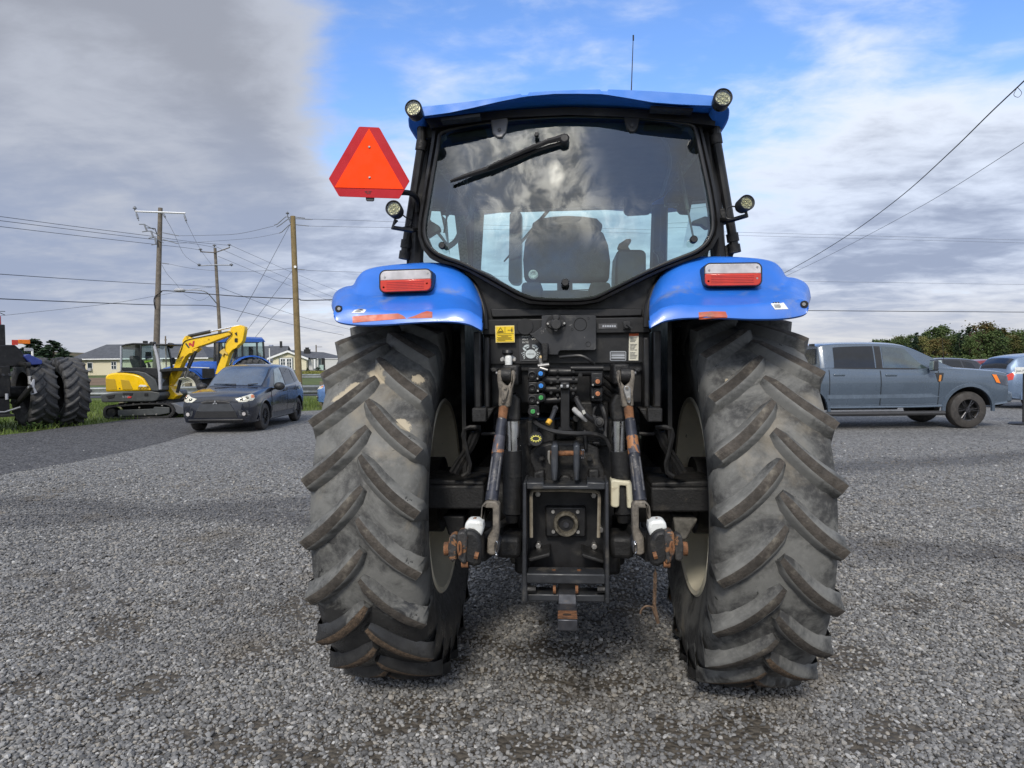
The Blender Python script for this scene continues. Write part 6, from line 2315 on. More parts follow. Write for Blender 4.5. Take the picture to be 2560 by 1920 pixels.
PKP = mat('slate_blue_paint', (0.072, 0.098, 0.132), 0.25, 0.15, var=0.05, vs_=1.5, coat=0.9)
xf = T('F', 1690, 945, 15.75)[0]
PK = thing('pickup_truck', 'slate blue crew cab pickup parked side on beyond the right tractor tyre', 'pickup', bgw(xf - 1.90, 15.75 + 1.0), heading_rot(1, 0))
o = PKB.solid(5, 4).build('body', PKP, PK)
cut_arches(o, (1.90, -1.79), 0.43, 0.515, 1.3)
PKG.solid(5, 4).build('cab', PKP, PK)
SEETH = mat('front_side_glass', (0.035, 0.05, 0.05), 0.03, var=0.3, vs_=3, coat=0.7, spec=1.0)
for s in (1, -1):
    PKG.patch([(1.02, 0.35), (0.0, 0.22), (0.0, 2.0), (0.52, 1.95)], s, 0.006, 8, 5).build('side_window', SEETH, PK, 60)
    PKG.patch([(-0.20, 0.22), (-1.12, 0.22), (-1.10, 1.95), (-0.20, 2.0)], s, 0.006, 7, 5).build('side_window', DGLASS, PK, 60)
    PKG.patch([(-0.03, 0.25), (-0.17, 0.25), (-0.17, 2.0), (-0.03, 2.0)], s, 0.005, 3, 5).build('door_pillar', RUBBERTRIM, PK, 60)
    PKG.patch([(1.06, 0.16), (-1.16, 0.14), (-1.16, 0.26), (1.06, 0.36)], s, 0.007, 10, 1).build('window_seal', RUBBERTRIM, PK, 60)
    for x0, x1, ha in ((1.20, -0.08, 0.12), (-0.11, -1.24, -1.05)):
        d = PKB.patch([(x0, 2.0), (x1, 2.0), (x1, 4.95), (x0, 4.95)], s, 0.006, 10, 8).build('door', PKP, PK, 60)
        b = MB()
        b.box(PKB.pt(ha + 0.02, 4.55, s) + Vector((0, s * 0.014, 0)), (0.26, 0.03, 0.045))
        b.build('door_handle', PKP, d, bevel=0.012)
        PKB.patch([(x0 - 0.01, 2.02), (x1 + 0.01, 2.02), (x1 + 0.01, 2.22), (x0 - 0.01, 2.22)], s, 0.012, 8, 2).build('door_moulding', mat('pale_blue_moulding_highlight', (0.105, 0.135, 0.175), 0.3), d, 60)
    for xg in (1.215, -0.095, -1.25):
        PKB.patch([(xg + 0.006, 2.0), (xg - 0.006, 2.0), (xg - 0.006, 4.98), (xg + 0.006, 4.98)], s, 0.008, 1, 8).build('panel_gap', mat('panel_gap', (0.006, 0.006, 0.007), 0.7), PK, 60)
    PKB.patch([(1.25, 2.95), (-1.3, 2.95), (-1.3, 3.25), (1.05, 3.25)], s, 0.009, 10, 2).build('crease_highlight', mat('pale_blue_moulding_highlight', (0.105, 0.135, 0.175), 0.3), PK, 60)  # paler strip paints a highlight along the body crease
    b = MB()
    c = PKB.pt(1.02, 5, s) + Vector((0, s * 0.17, 0.12))
    b.box(c, (0.13, 0.17, 0.24))
    b.box(c + Vector((0.03, -s * 0.12, -0.06)), (0.06, 0.14, 0.06))
    mm = b.build('wing_mirror', mat('dark_mirror_shell', (0.03, 0.034, 0.042), 0.4), PK, bevel=0.035, seg=3)
    b = MB()
    b.box(c + Vector((-0.07, s * 0.02, 0)), (0.012, 0.14, 0.2))
    b.build('mirror_glass', mat('mirror_glass', (0, 0, 0)), mm)
    b = MB()
    b.cyl((1.35, s * 0.98, 0.36), (-1.35, s * 0.98, 0.36), 0.055, n=10)
    b.build('running_board', mat('dark_running_board', (0.03, 0.03, 0.032), 0.5), PK)
    PKB.patch([(2.84, 3.6), (2.50, 3.9), (2.42, 4.9), (2.80, 4.85)], s, 0.008, 6, 4).build('headlight', mat('smoked_headlamp', (0.06, 0.065, 0.08), 0.08, 0.2, coat=0.7), PK, 60)
    PKB.patch([(2.60, 3.9), (2.50, 4.0), (2.42, 4.85), (2.52, 4.85)], s, 0.014, 3, 4).build('turn_lamp', AMBER, PK, 60)
    b = MB()
    pts = [(1.16, 4.62), (1.02, 4.62), (0.98, 4.2), (1.08, 3.9)]
    b = PKB.patch([(1.33, 4.75), (1.13, 4.75), (1.18, 4.0), (1.28, 4.1)], s, 0.012, 3, 4)
    b.build('fender_vent', mat('black_vent', (0.015, 0.015, 0.016), 0.4), PK, 60)
    PKB.patch([(1.27, 4.55), (1.22, 4.55), (1.19, 4.05), (1.24, 4.05)], s, 0.017, 2, 3).build('orange_vent_insert', mat('burnt_orange', (0.42, 0.17, 0.03), 0.4), PK, 60)
    for x in (1.90, -1.79):
        b = MB()
        rows = []
        for i in range(23):
            a = R_(-4 + 188 * i / 22)
            row = []
            for rr, oo in ((0.512, -0.02), (0.52, 0.03), (0.585, 0.022), (0.60, -0.006)):
                xx, z = x + rr * math.cos(a), 0.43 + rr * math.sin(a)
                y = PKB.pt(max(min(xx, 2.8), -2.9), 3.0 + max(-1, min(1.8, (z - 0.78) / 0.28)), s).y
                row.append(Vector((xx, y + s * oo, z)))
            rows.append(row)
        b.grid(rows)
        b.build('wheel_flare', PKP, PK)
        car_wheel(PK, x, s * 0.85, 0.42, 0.28, s, 6, rimr=0.58, rimmat=mat('machined_black_alloy', (0.06, 0.06, 0.065), 0.3, 0.7, var=0.5, vs_=30))
    b = MB()
    b.box((-1.44, s * 0.5, 1.93), (0.05, 0.2, 0.05))
    b.build('roof_lamp', RUBBERTRIM, PK)
PKG.across(1.50, 0.62, 3.05, 0.008, 8, 14).build('windscreen', SEETH, PK, 60)
b = MB()
b.box((-1.43, 0, 1.66), (0.02, 1.36, 0.36))
b.build('rear_window', DGLASS, PK, bevel=0.02)
b = MB()
b.box((-1.42, 0, 1.945), (0.03, 0.4, 0.045))
b.build('stop_lamp', REDLENS, PK)
b = MB()
b.box((2.86, 0, 0.70), (0.20, 1.78, 0.24))
b.build('front_bumper', PKP, PK, bevel=0.05, seg=3)
b = MB()
b.box((2.88, 0, 0.98), (0.06, 1.30, 0.34))
b.build('grille', mat('grille_black', (0, 0, 0)), PK, bevel=0.03)
b = MB()
b.cyl((1.45, -0.80, 1.36), (1.40, -0.80, 2.05), 0.006, 0.003, 6)
b.build('aerial', RUBBERTRIM, PK)

# ---- sign stand at the right edge
sx, sdp = T('P', 1690, 1500, 16.6)[0], 16.6
SG = thing('sign_stand', 'black pole stand with small white sign at the right edge of the yard', 'sign', bgw(sx + 0.03, sdp), YAW)
b = MB()
b.lathe([(0.0, 0.30), (0.02, 0.31), (0.05, 0.26), (0.06, 0.001)], 'z', 28)
b.build('base', PLASTIC, SG)
b = MB()
b.cyl((0, 0, 0.05), (0, 0, 1.22), 0.024, n=12)
b.build('pole', PLASTIC, SG)
b = MB()
b.box((0.17, 0, 1.28), (0.78, 0.012, 0.16))
bd = b.build('sign_board', WHITED, SG, bevel=0.004)
text('Jean-Pierre', 0.075, (-0.19, -0.008, 1.25), (R_(90), 0, 0), BLACKINK, bd)
b = MB()
b.sphere((0.30, 0.05, 1.40), 0.13, 14, (2.0, 0.5, 0.45))
b.build('top_cap', mat('grey_plastic', (0, 0, 0)), SG)

# ================================================================== EXCAVATOR
DX = 21.4
ex0 = T('X', 950, 1540, DX)[0]
EX = thing('mini_excavator', 'yellow and grey tracked mini excavator parked on the grass edge', 'excavator', bgw(ex0, DX), YAW)


def XP(u, v, y=0.0, k='X'):
    a = T(k, u, v, DX + (y if y < 1.4 else 0))
    return Vector((a[0] - ex0, y, a[2]))


def xprism(name, uv, y0, y1, m, bevel=0.0, k='X', parent=None, dz=0.0):
    b = MB()
    b.prism([XP(u, v, y0, k) + Vector((0, 0, dz)) for u, v in uv], (0, y1 - y0, 0))
    return b.build(name, m, parent or EX, 30, bevel)


TRK = [(290, 1440), (300, 1380), (345, 1335), (420, 1318), (700, 1295), (1000, 1268), (1300, 1262), (1480, 1270), (1560, 1300), (1610, 1360), (1615, 1430), (1580, 1490), (1500, 1535), (1300, 1552), (1000, 1556), (700, 1556), (450, 1556), (340, 1545), (300, 1500)]
TRI = [(330, 1440), (342, 1390), (380, 1362), (450, 1345), (720, 1322), (1000, 1296), (1300, 1290), (1470, 1298), (1540, 1325), (1575, 1370), (1578, 1425), (1550, 1465), (1480, 1505), (1300, 1520), (1000, 1526), (700, 1526), (460, 1528), (370, 1515), (338, 1485)]
for y0 in (0.0, 1.50):
    b = MB()
    ou, iu = [XP(u, v, y0) for u, v in TRK], [XP(u, v, y0) for u, v in TRI]
    zmin = min(p.z for p in ou)
    ou = [p - Vector((0, 0, zmin * 0.99)) for p in ou]
    iu = [p - Vector((0, 0, zmin * 0.99)) for p in iu]
    d = Vector((0, 0.40, 0))
    b.grid([ou, [p + d for p in ou], [p + d for p in iu], iu, ou], True)
    tk = b.build('rubber_track', mat('track_rubber', (0.018, 0.018, 0.019), 0.8, var=0.3, vs_=10, dirt=((0.09, 0.08, 0.07), 0.25, 5)), EX, 40)
    per = crom(ou + [ou[0]], 4)
    for i in range(0, len(per) - 1, 2):
        p, q = per[i], per[min(i + 1, len(per) - 1)]
        dr = (q - p).normalized()
        n_ = Vector((dr.z, 0, -dr.x))
        b = MB()
        c = p + n_ * -0.0 + Vector((0, 0.20, 0))
        b.box(c, (0.05, 0.38, 0.05), (0, -math.atan2(dr.z, dr.x), 0))
        b.build('track_pad', MATS['track_rubber'], tk)
    b = MB()
    b.prism([XP(u, v, y0 + 0.04) for u, v in ((560, 1395), (900, 1385), (1230, 1372), (1240, 1335), (1535, 1345), (1535, 1455), (1330, 1490), (1060, 1500), (840, 1505), (640, 1520), (560, 1500))], (0, 0.3, 0))
    b.build('track_frame', DGREY, EX, 30, bevel=0.015)
    b = MB()
    c = XP(435, 1445, y0 + 0.03)
    b.lathe([(0, 0.001), (0, 0.13), (0.06, 0.15), (0.3, 0.15)], 'y', 24, c)
    b.build('drive_sprocket', BLACKD, EX)
    for u, v in ((965, 1350), (620, 1500), (848, 1492), (1068, 1484), (1285, 1478), (1395, 1310)):
        b = MB()
        b.lathe([(0, 0.001), (0, 0.025), (0.02, 0.03), (0.02, 0.001)], 'y', 12, XP(u, v, y0 + 0.025))
        b.build('track_roller_bolt', STEEL, EX)
xprism('undercarriage', [(560, 1270), (1000, 1240), (1300, 1240), (1300, 1420), (700, 1430)], 0.42, 1.48, BLACKD)
xprism('slew_ring', [(740, 1235), (1480, 1210), (1480, 1275), (740, 1290)], 0.35, 1.55, BLACKD)
xprism('dozer_blade', [(1560, 1262), (1640, 1268), (1850, 1370), (1852, 1470), (1700, 1470), (1600, 1400)], 0.05, 1.85, mat('grey_blade', (0.085, 0.09, 0.10), 0.45), 0.02)
base = xprism('slew_platform', [(235, 1110), (262, 1098), (520, 1068), (900, 1040), (1180, 1035), (1340, 1060), (1360, 1130), (1300, 1215), (1220, 1235), (600, 1245), (300, 1255), (250, 1240)], 0.02, 1.88, DGREY, 0.03)
xprism('platform_slot', [(335, 1130), (505, 1098), (485, 1165), (380, 1185)], -0.0, 0.04, BLACKD, 0.005, parent=base)
xprism('platform_vent', [(655, 1075), (840, 1070), (838, 1115), (655, 1118)], 0.0, 0.04, BLACKD, 0.0, parent=base)
xprism('platform_hatch', [(1060, 1080), (1130, 1078), (1130, 1132), (1060, 1135)], 0.0, 0.04, BLACK, 0.004, parent=base)
p = XP(650, 1162, 0.008)
text('ET65', 0.11, p, (R_(90), 0, 0), LGREY, base, 'model_lettering')
xprism('lettering_red_part', [(745, 1140), (820, 1136), (812, 1170), (745, 1172)], 0.004, 0.02, mat('red_lettering', (0.45, 0.03, 0.03), 0.5), 0, parent=base)
hood = xprism('engine_cover', [(325, 1058), (322, 770), (345, 735), (420, 705), (520, 690), (700, 690), (850, 708), (960, 740), (1040, 790), (1085, 850), (1130, 930), (1190, 1030), (900, 1040), (600, 1048)], 0.0, 1.86, YELLOW, 0.05)
xprism('cover_grille', [(330, 800), (510, 812), (545, 1015), (335, 1025)], -0.012, 0.03, YELLOWG, 0.01, parent=hood)
xprism('cover_grille', [(612, 820), (770, 835), (845, 1005), (650, 1012)], -0.012, 0.03, YELLOWG, 0.01, parent=hood)
xprism('cover_lock', [(585, 980), (605, 980), (605, 1002), (585, 1002)], -0.015, 0.02, BLACK, 0.0, parent=hood)
xprism('white_patch', [(950, 955), (975, 920), (1090, 925), (1105, 955)], -0.012, 0.01, WHITED, 0.0, parent=hood)
p = XP(945, 982, -0.004)
text('WACKER', 0.078, p, (R_(90), 0, 0), BLACKINK, hood, 'maker_lettering', 0.004)
p = XP(945, 1012, -0.004)
text('NEUSON', 0.078, p, (R_(90), 0, 0), BLACKINK, hood, 'maker_lettering', 0.004)
xprism('side_cover', [(520, 685), (620, 660), (900, 655), (1080, 690), (1200, 770), (1270, 830), (1330, 1000), (1325, 1040), (1200, 1036), (1130, 920), (1085, 845), (1040, 785), (960, 735), (850, 703), (700, 686)], -0.01, 1.0, DGREY, 0.02)
# cab: pillars and beams, glass panes
CB = mat('cab_frame_black', (0.014, 0.015, 0.016), 0.4)
cabf = xprism('cab_roof', [(612, 180), (700, 148), (850, 130), (1000, 132), (1240, 140), (1480, 148), (1480, 180), (1240, 180), (1000, 165), (850, 165), (700, 182), (622, 215)], 0.02, 1.02, CB, 0.02)
for uv, y0, y1, m in (([(600, 190), (625, 185), (628, 660), (600, 660)], 0.0, 0.07, LGREY), ([(978, 165), (1002, 165), (1000, 600), (980, 600)], 0.0, 0.05, CB), ([(1215, 160), (1262, 150), (1330, 420), (1368, 700), (1375, 1010), (1330, 1015), (1318, 700), (1280, 420)], 0.0, 0.09, LGREY),
                      ([(625, 590), (1310, 600), (1315, 640), (1310, 810), (1200, 740), (1050, 680), (900, 650), (625, 655)], 0.0, 0.05, CB), ([(640, 185), (985, 165), (985, 600), (880, 600), (880, 260), (660, 245)], 0.96, 1.0, CB),
                      ([(1478, 175), (1505, 170), (1555, 400), (1590, 620), (1560, 660), (1535, 420)], 0.93, 1.02, CB), ([(600, 190), (625, 185), (628, 660), (600, 660)], 0.94, 1.02, CB), ([(1340, 630), (1590, 600), (1590, 660), (1350, 680)], 0.0, 1.0, CB)):
    xprism('cab_pillar', uv, y0, y1, m, 0.01)
xprism('cab_floor', [(640, 640), (1340, 640), (1340, 1030), (1000, 1000)], 0.08, 0.98, BLACK, 0.0)
for uv, y in (([(628, 190), (980, 165), (980, 595), (628, 592)], 0.03), ([(1000, 165), (1220, 160), (1305, 600), (1000, 600)], 0.03), ([(628, 190), (1220, 160), (1310, 600), (628, 592)], 0.99)):
    b = MB()
    b.add([XP(u, v, y) for u, v in uv], [list(range(len(uv)))])
    b.build('cab_window', GLASSC, EX, 0)
b = MB()
b.add([XP(1255, 165, 0.05), XP(1490, 175, 0.98), XP(1585, 640, 0.98), XP(1420, 960, 0.98), XP(1365, 960, 0.05)], [[0, 1, 2, 3, 4]])
b.build('cab_windscreen', GLASSC, EX, 0)
xprism('driver_seat', [(765, 400), (790, 370), (850, 372), (930, 470), (985, 560), (985, 600), (830, 600), (800, 520)], 0.35, 0.75, SEATM, 0.03)
xprism('display_unit', [(1075, 300), (1180, 300), (1195, 420), (1075, 440)], 0.60, 0.66, BLACK, 0.02)
xprism('green_control_panel', [(1060, 465), (1205, 455), (1205, 480), (1100, 500), (1065, 520)], 0.55, 0.65, mat('lime_green_trim', (0.25, 0.42, 0.03), 0.5), 0.01)
xprism('joystick', [(1110, 500), (1140, 500), (1180, 590), (1130, 595)], 0.5, 0.56, BLACK, 0.01)
for uv, y in (([(1150, 125), (1175, 102), (1240, 112), (1238, 170), (1205, 185), (1150, 155)], -0.04), ([(1490, 140), (1520, 125), (1590, 140), (1580, 195), (1545, 240), (1500, 200)], 0.85)):
    xprism('cab_work_light', uv, y, y + 0.16, CB, 0.02)
xprism('mirror', [(1570, 410), (1615, 405), (1640, 440), (1640, 520), (1590, 540)], 0.95, 1.0, CB, 0.01)

# boom, arm and cylinders (traced on the same plane, one metre in from the near side)
YB0, YB1 = 0.72, 1.02
boom = xprism('boom', [(205, 1330), (145, 1270), (190, 1190), (240, 1060), (300, 930), (380, 720), (470, 470), (540, 290), (545, 200), (600, 110), (660, 85), (720, 130), (790, 155), (1000, 110), (1300, 60), (1560, 0), (1700, -40), (1760, -10), (1745, 60), (1640, 100), (1400, 190), (1150, 290), (960, 350), (820, 410), (720, 520), (620, 600), (540, 740), (440, 1000), (350, 1150), (270, 1270)], YB0, YB1, YELLOW, 0.012, 'Q')
xprism('boom_foot', [(25, 1540), (120, 1540), (150, 1480), (110, 1440), (165, 1410), (85, 1360), (110, 1320), (245, 1320), (290, 1400), (345, 1470), (425, 1545), (330, 1640), (20, 1625), (25, 1590), (140, 1590), (140, 1575), (30, 1570)], 0.66, 1.06, YELLOW, 0.012, 'Q')
xprism('boom_bracket', [(700, 520), (780, 440), (860, 400), (930, 390), (900, 440), (830, 495), (760, 520)], YB0 - 0.01, YB1 + 0.01, YELLOW, 0.01, 'Q', boom)
arm = xprism('dipper_arm', [(1700, -60), (1760, -130), (1960, -170), (2060, -130), (2065, -60), (2020, 200), (1990, 260), (1900, 330), (1870, 380), (1760, 440), (1690, 530), (1640, 700), (1590, 860), (1500, 960), (1385, 1030), (1345, 1030), (1400, 850), (1470, 680), (1520, 560), (1580, 430), (1590, 290), (1640, 200), (1740, 90), (1770, 0)], YB0 + 0.02, YB1 - 0.02, YELLOW, 0.012, 'Q')
for uv in ([(1820, 30), (1870, 0), (1880, 90), (1850, 80)], [(1818, 165), (1835, 150), (1880, 150), (1890, 165), (1890, 235), (1875, 250), (1830, 248), (1818, 230)]):
    xprism('arm_opening', uv, YB0 - 0.002, YB1 + 0.002, BLACK, 0.0, 'Q', arm)
for uv, m in (([(605, 282), (645, 272), (722, 378), (690, 392)], mat('dark_logo_bar', (0.045, 0.045, 0.04), 0.5)), ([(700, 268), (745, 262), (785, 310), (800, 225), (845, 212), (822, 350), (790, 365), (735, 312), (728, 350), (700, 318)], mat('red_lettering', (0, 0, 0)))):
    xprism('logo_mark', uv, YB0 - 0.010, YB0 + 0.004, m, 0.0, 'Q', boom)
for uv in ([(1165, 210), (1180, 160), (1220, 195), (1205, 200), (1180, 180), (1172, 205)], [(505, 640), (520, 610), (570, 580), (575, 620), (530, 660), (520, 690)], [(480, 690), (520, 660), (520, 690), (485, 700)]):
    xprism('print', uv, YB0 - 0.006, YB0, mat('brown_print', (0.25, 0.12, 0.01), 0.5), 0.0, 'Q', boom)
for u, v in ((660, 120), (805, 465), (195, 1305), (365, 1540), (1705, 10)):
    b = MB()
    b.lathe([(0, 0.001), (0, 0.035), (0.02, 0.04), (0.3, 0.04)], 'y', 16, XP(u, v, YB0 - 0.02, 'Q'))
    b.build('pivot_pin', mat('yellow_pin', (0.55, 0.35, 0.02), 0.4, 0.3), boom)
b = MB()
b.cyl(XP(700, 105, 0.87, 'Q'), XP(1230, -10, 0.87, 'Q'), 0.055, n=14)
cy = b.build('arm_cylinder', CB, EX)
b = MB()
b.cyl(XP(1230, -10, 0.87, 'Q'), XP(1960, -165, 0.87, 'Q'), 0.028, n=10)
b.build('cylinder_rod', CHROME, cy)
for y, (q0, qm, q1) in ((0.62, ((880, 470), (700, 880), (610, 1120))), (1.12, ((850, 450), (680, 860), (590, 1100)))):
    b = MB()
    b.cyl(XP(*q0, y, 'Q'), XP(*qm, y, 'Q'), 0.045, n=12)
    cy = b.build('boom_cylinder', CB, EX)
    b = MB()
    b.cyl(XP(*qm, y, 'Q'), XP(*q1, y, 'Q'), 0.024, n=10)
    b.build('cylinder_rod', CHROME, cy)
    b = MB()
    b.cyl(XP(500, 1170, y, 'Q'), XP(420, 1480, y, 'Q'), 0.05, n=10)
    b.build('swing_cylinder', CB, EX)
b = MB()
b.cyl(XP(1860, 400, 0.87, 'Q'), XP(1800, 640, 0.87, 'Q'), 0.05, n=12)
cy = b.build('bucket_cylinder', CB, EX)
b = MB()
b.cyl(XP(1800, 640, 0.87, 'Q'), XP(1740, 830, 0.87, 'Q'), 0.025, n=10)
b.build('cylinder_rod', CHROME, cy)
xprism('hose_clamp', [(1450, 490), (1480, 450), (1560, 400), (1580, 460), (1640, 520), (1640, 560), (1560, 520), (1530, 600), (1500, 540), (1455, 515)], YB0 - 0.05, YB0 + 0.02, mat('yellow_clamp', (0.60, 0.42, 0.10), 0.4), 0.008, 'Q')
b = MB()
b.tube([XP(u, v, YB0 - 0.02, 'Q') for u, v in ((430, 640), (520, 420), (560, 280), (640, 205), (780, 165), (1000, 120), (1300, 60), (1500, 20), (1640, -10), (1730, 20), (1740, 70), (1640, 190), (1580, 280), (1580, 400))], 0.012, 6, smooth=3)
b.build('hydraulic_hose', BLACK, EX)


# ================================================================== OTHER TRACTORS
def back_tractor(name, label, xc, D, hx, hd, paint, duals=False, lift=False):
    h = RGT * hx + FWD * hd
    t = thing(name, label, 'tractor', bgw(xc, D), math.atan2(h.y, h.x) - math.pi / 2)
    nm = (TYREN, TYREN)
    R0 = 0.95
    for s in (-1, 1):
        tractor_wheel(t, s * 0.92, 0, R0 - 0.01, R0, 0.30, 0.55, 20, mats=nm, out=s, lugw=0.06, sweep=0.30, seg=64, rimmat=mat('white_rim', (0.60, 0.58, 0.50), 0.5) if not duals else BLACKD)
        if duals:
            tractor_wheel(t, s * 1.62, 0, R0 - 0.01, R0, 0.30, 0.55, 20, mats=nm, out=s, lugw=0.06, sweep=0.30, seg=64, spin=0.12, rimmat=BLACKD)
        tractor_wheel(t, s * 0.86, 2.75, 0.70, 0.71, 0.24, 0.40, 16, mats=nm, out=s, lugw=0.055, seg=48, rimmat=mat('white_rim', (0.60, 0.58, 0.50), 0.5))
        b = MB()
        rows = []
        for i in range(13):
            a = R_(20 + 130 * i / 12)
            rows.append([Vector((s * x, math.cos(a) * r_ - 0.0, R0 + math.sin(a) * r_)) for x, r_ in ((0.62, 1.02), (0.70, 1.08), (1.05, 1.08), (1.16, 1.02))])
        b.grid(rows)
        b.build('fender', paint, t)
        b = MB()
        rows = []
        for i in range(9):
            a = R_(30 + 120 * i / 8)
            rows.append([Vector((s * x, 2.75 + math.cos(a) * 0.80, 0.70 + math.sin(a) * 0.80)) for x in (0.66, 1.06)])
        b.grid(rows)
        b.build('front_fender', PLASTIC, t)
    b = MB()
    b.box((0, 1.2, 0.95), (0.55, 3.6, 0.7))
    b.cyl((-0.9, 0, 0.95), (0.9, 0, 0.95), 0.16, n=16)
    b.cyl((-0.8, 2.75, 0.70), (0.8, 2.75, 0.70), 0.11, n=12)
    b.build('chassis', BLACKD, t)
    b = MB()
    rows = []
    for y, w, zt, zb in ((1.35, 0.45, 1.78, 1.05), (2.0, 0.46, 1.80, 1.0), (2.9, 0.43, 1.68, 0.98), (3.5, 0.38, 1.50, 0.95), (3.72, 0.30, 1.28, 0.95)):
        rows.append([Vector((x * w, y, z)) for x, z in ((-1, zb), (-1.02, (zb + zt) / 2), (-1, zt - 0.16), (-0.75, zt - 0.03), (0, zt), (0.75, zt - 0.03), (1, zt - 0.16), (1.02, (zb + zt) / 2), (1, zb))])
    b.grid(rows)
    b.add(rows[-1], [list(range(9))])
    hd_ = b.build('hood', paint, t, 50)
    for s in (-1, 1):
        b = MB()
        b.box((s * 0.475, 2.25, 1.52), (0.01, 1.1, 0.035), (0.05, 0, 0))
        b.build('hood_stripe', WHITED, hd_)
        b = MB()
        b.box((s * 0.47, 1.75, 1.25), (0.03, 0.5, 0.42))
        b.build('hood_grille', BLACK, hd_)
        b = MB()
        b.box((s * 0.56, 1.32, 1.6), (0.14, 0.16, 1.0))
        b.build('exhaust' if s > 0 else 'intake', BLACK, t, bevel=0.03)
    b = MB()
    rows = []
    for x, zt in ((-0.80, 2.78), (-0.5, 2.86), (0, 2.88), (0.5, 2.86), (0.80, 2.78)):
        rows.append([Vector((x, 1.45, zt - 0.12)), Vector((x, 1.35, zt)), Vector((x, 0.4, zt + 0.03)), Vector((x, -0.55, zt)), Vector((x, -0.65, zt - 0.14)), Vector((x, 1.45, zt - 0.16))])
    b.grid(rows)
    for r in (rows[0], rows[-1]):
        b.add(r, [list(range(6))])
    rf = b.build('roof', paint, t, 40)
    b = MB()
    b.lathe([(0, 0.05), (0.1, 0.05), (0.13, 0.03), (0.14, 0.001)], 'z', 14, (0.62, 1.2, 2.86))
    b.build('beacon', AMBER, rf)
    for s in (-1, 1):
        for p0, p1 in (((s * 0.74, 1.30, 2.74), (s * 0.66, 1.34, 1.35)), ((s * 0.76, 0.35, 2.76), (s * 0.78, 0.35, 1.75)), ((s * 0.76, -0.55, 2.72), (s * 0.80, -0.58, 1.85))):
            b = MB()
            b.tube([p0, p1], 0.045, 6)
            b.build('cab_pillar', CB, t)
        for ya, yb, zl in ((1.28, 0.39, 1.4), (0.31, -0.52, 1.85)):
            b = MB()
            b.add([Vector((s * 0.75, ya, 2.72)), Vector((s * 0.76, yb, 2.72)), Vector((s * 0.785, yb, zl)), Vector((s * 0.70, ya, zl))], [(0, 1, 2, 3)])
            b.build('cab_window', GLASSC, t, 0)
        b = MB()
        b.box((s * 1.15, 1.25, 2.25), (0.22, 0.07, 0.36))
        b.tube([(s * 0.72, 1.3, 2.5), (s * 1.15, 1.25, 2.5), (s * 1.15, 1.25, 2.3)], 0.015, 6)
        b.build('wing_mirror', CB, t, bevel=0.02)
        b = MB()
        b.box((s * 0.72, 0.9, 1.05), (0.3, 0.75, 0.08))
        b.box((s * 0.86, 0.95, 0.72), (0.22, 0.5, 0.05))
        b.box((s * 0.86, 0.95, 0.45), (0.22, 0.45, 0.05))
        b.build('cab_step', LGREY, t)
    for y, zb in ((1.31, 1.5), (-0.56, 1.9)):
        b = MB()
        b.add([Vector((-0.72, y, 2.72)), Vector((0.72, y, 2.72)), Vector((0.70, y, zb)), Vector((-0.70, y, zb))], [(0, 1, 2, 3)])
        b.build('windscreen' if y > 0 else 'rear_window', GLASSC, t, 0)
    b = MB()
    b.box((0, 0.35, 1.35), (1.35, 1.8, 0.5))
    b.build('cab_floor', BLACK, t)
    b = MB()
    b.box((0, 0.1, 1.85), (0.5, 0.5, 0.2))
    b.box((0, -0.15, 2.15), (0.5, 0.14, 0.6))
    b.build('driver_seat', SEATM, t, bevel=0.05)
    b = MB()
    q = [Vector((0.55, -0.66, 2.15)), Vector((0.72, -0.66, 1.85)), Vector((0.38, -0.66, 1.85))] if not duals else [Vector((0.55, -0.66, 2.25)), Vector((0.75, -0.66, 1.9)), Vector((0.35, -0.66, 1.9))]
    b.prism(q, (0, -0.01, 0))
    b.build('slow_vehicle_triangle', mat('red_orange_sign', (0.75, 0.04, 0.02), 0.5), t, 0)
    return t


back_tractor('parked_blue_tractor', 'blue tractor with white rims parked behind the excavator boom', T('Q', 1600, 900, 31)[0] + 0.5, 32.3, -0.86, -0.50, mat('deep_blue_paint', (0.018, 0.085, 0.36), 0.35, coat=0.2))

# black tractor with dual wheels, cut by the left frame edge: only its rear corner shows
hx, hd = -0.78, 0.62
BT = thing('dual_wheel_tractor', 'dark tractor with dual rear tyres cut off by the left edge', 'tractor', bgw(-13.45, 17.95), math.atan2((RGT * hx + FWD * hd).y, (RGT * hx + FWD * hd).x) - math.pi / 2)
nm = (TYREN, TYREN)
for s, x, sp in ((1, 1.02, 0.0), (1, 1.80, 0.15), (-1, -1.02, 0.1), (-1, -1.80, 0.0)):
    tractor_wheel(BT, x, 0, 0.93, 0.945, 0.30, 0.56, 20, mats=nm, out=s, lugw=0.062, sweep=0.33, seg=72, spin=sp, rimmat=BLACKD)
b = MB()
b.box((0, 1.0, 1.0), (0.7, 2.6, 0.8))
b.cyl((-1.0, 0, 0.94), (1.0, 0, 0.94), 0.17, n=16)
b.box((0, -0.45, 1.25), (0.62, 0.5, 0.8))
b.build('rear_housing', BLACKD, BT, bevel=0.03)
b = MB()
b.prism([Vector((x, -0.62, z)) for x, z in ((-0.75, 1.62), (0.62, 1.62), (0.72, 1.72), (0.60, 2.02), (0.45, 2.18), (-0.75, 2.18))], (0, 0.5, 0))
b.build('rear_body', BLACK, BT, bevel=0.03)
b = MB()
b.box((-0.15, -0.35, 2.42), (0.85, 0.35, 0.55))
b.build('tool_box', BLACK, BT, bevel=0.02)
b = MB()
b.prism([Vector((x, -0.70, z)) for x, z in ((0.60, 1.90), (0.72, 1.95), (1.02, 1.78), (1.02, 1.68), (0.78, 1.66))], (0, 0.6, 0))
b.build('fender', mat('dark_blue_paint', (0.03, 0.05, 0.22), 0.35), BT, bevel=0.02)
b = MB()
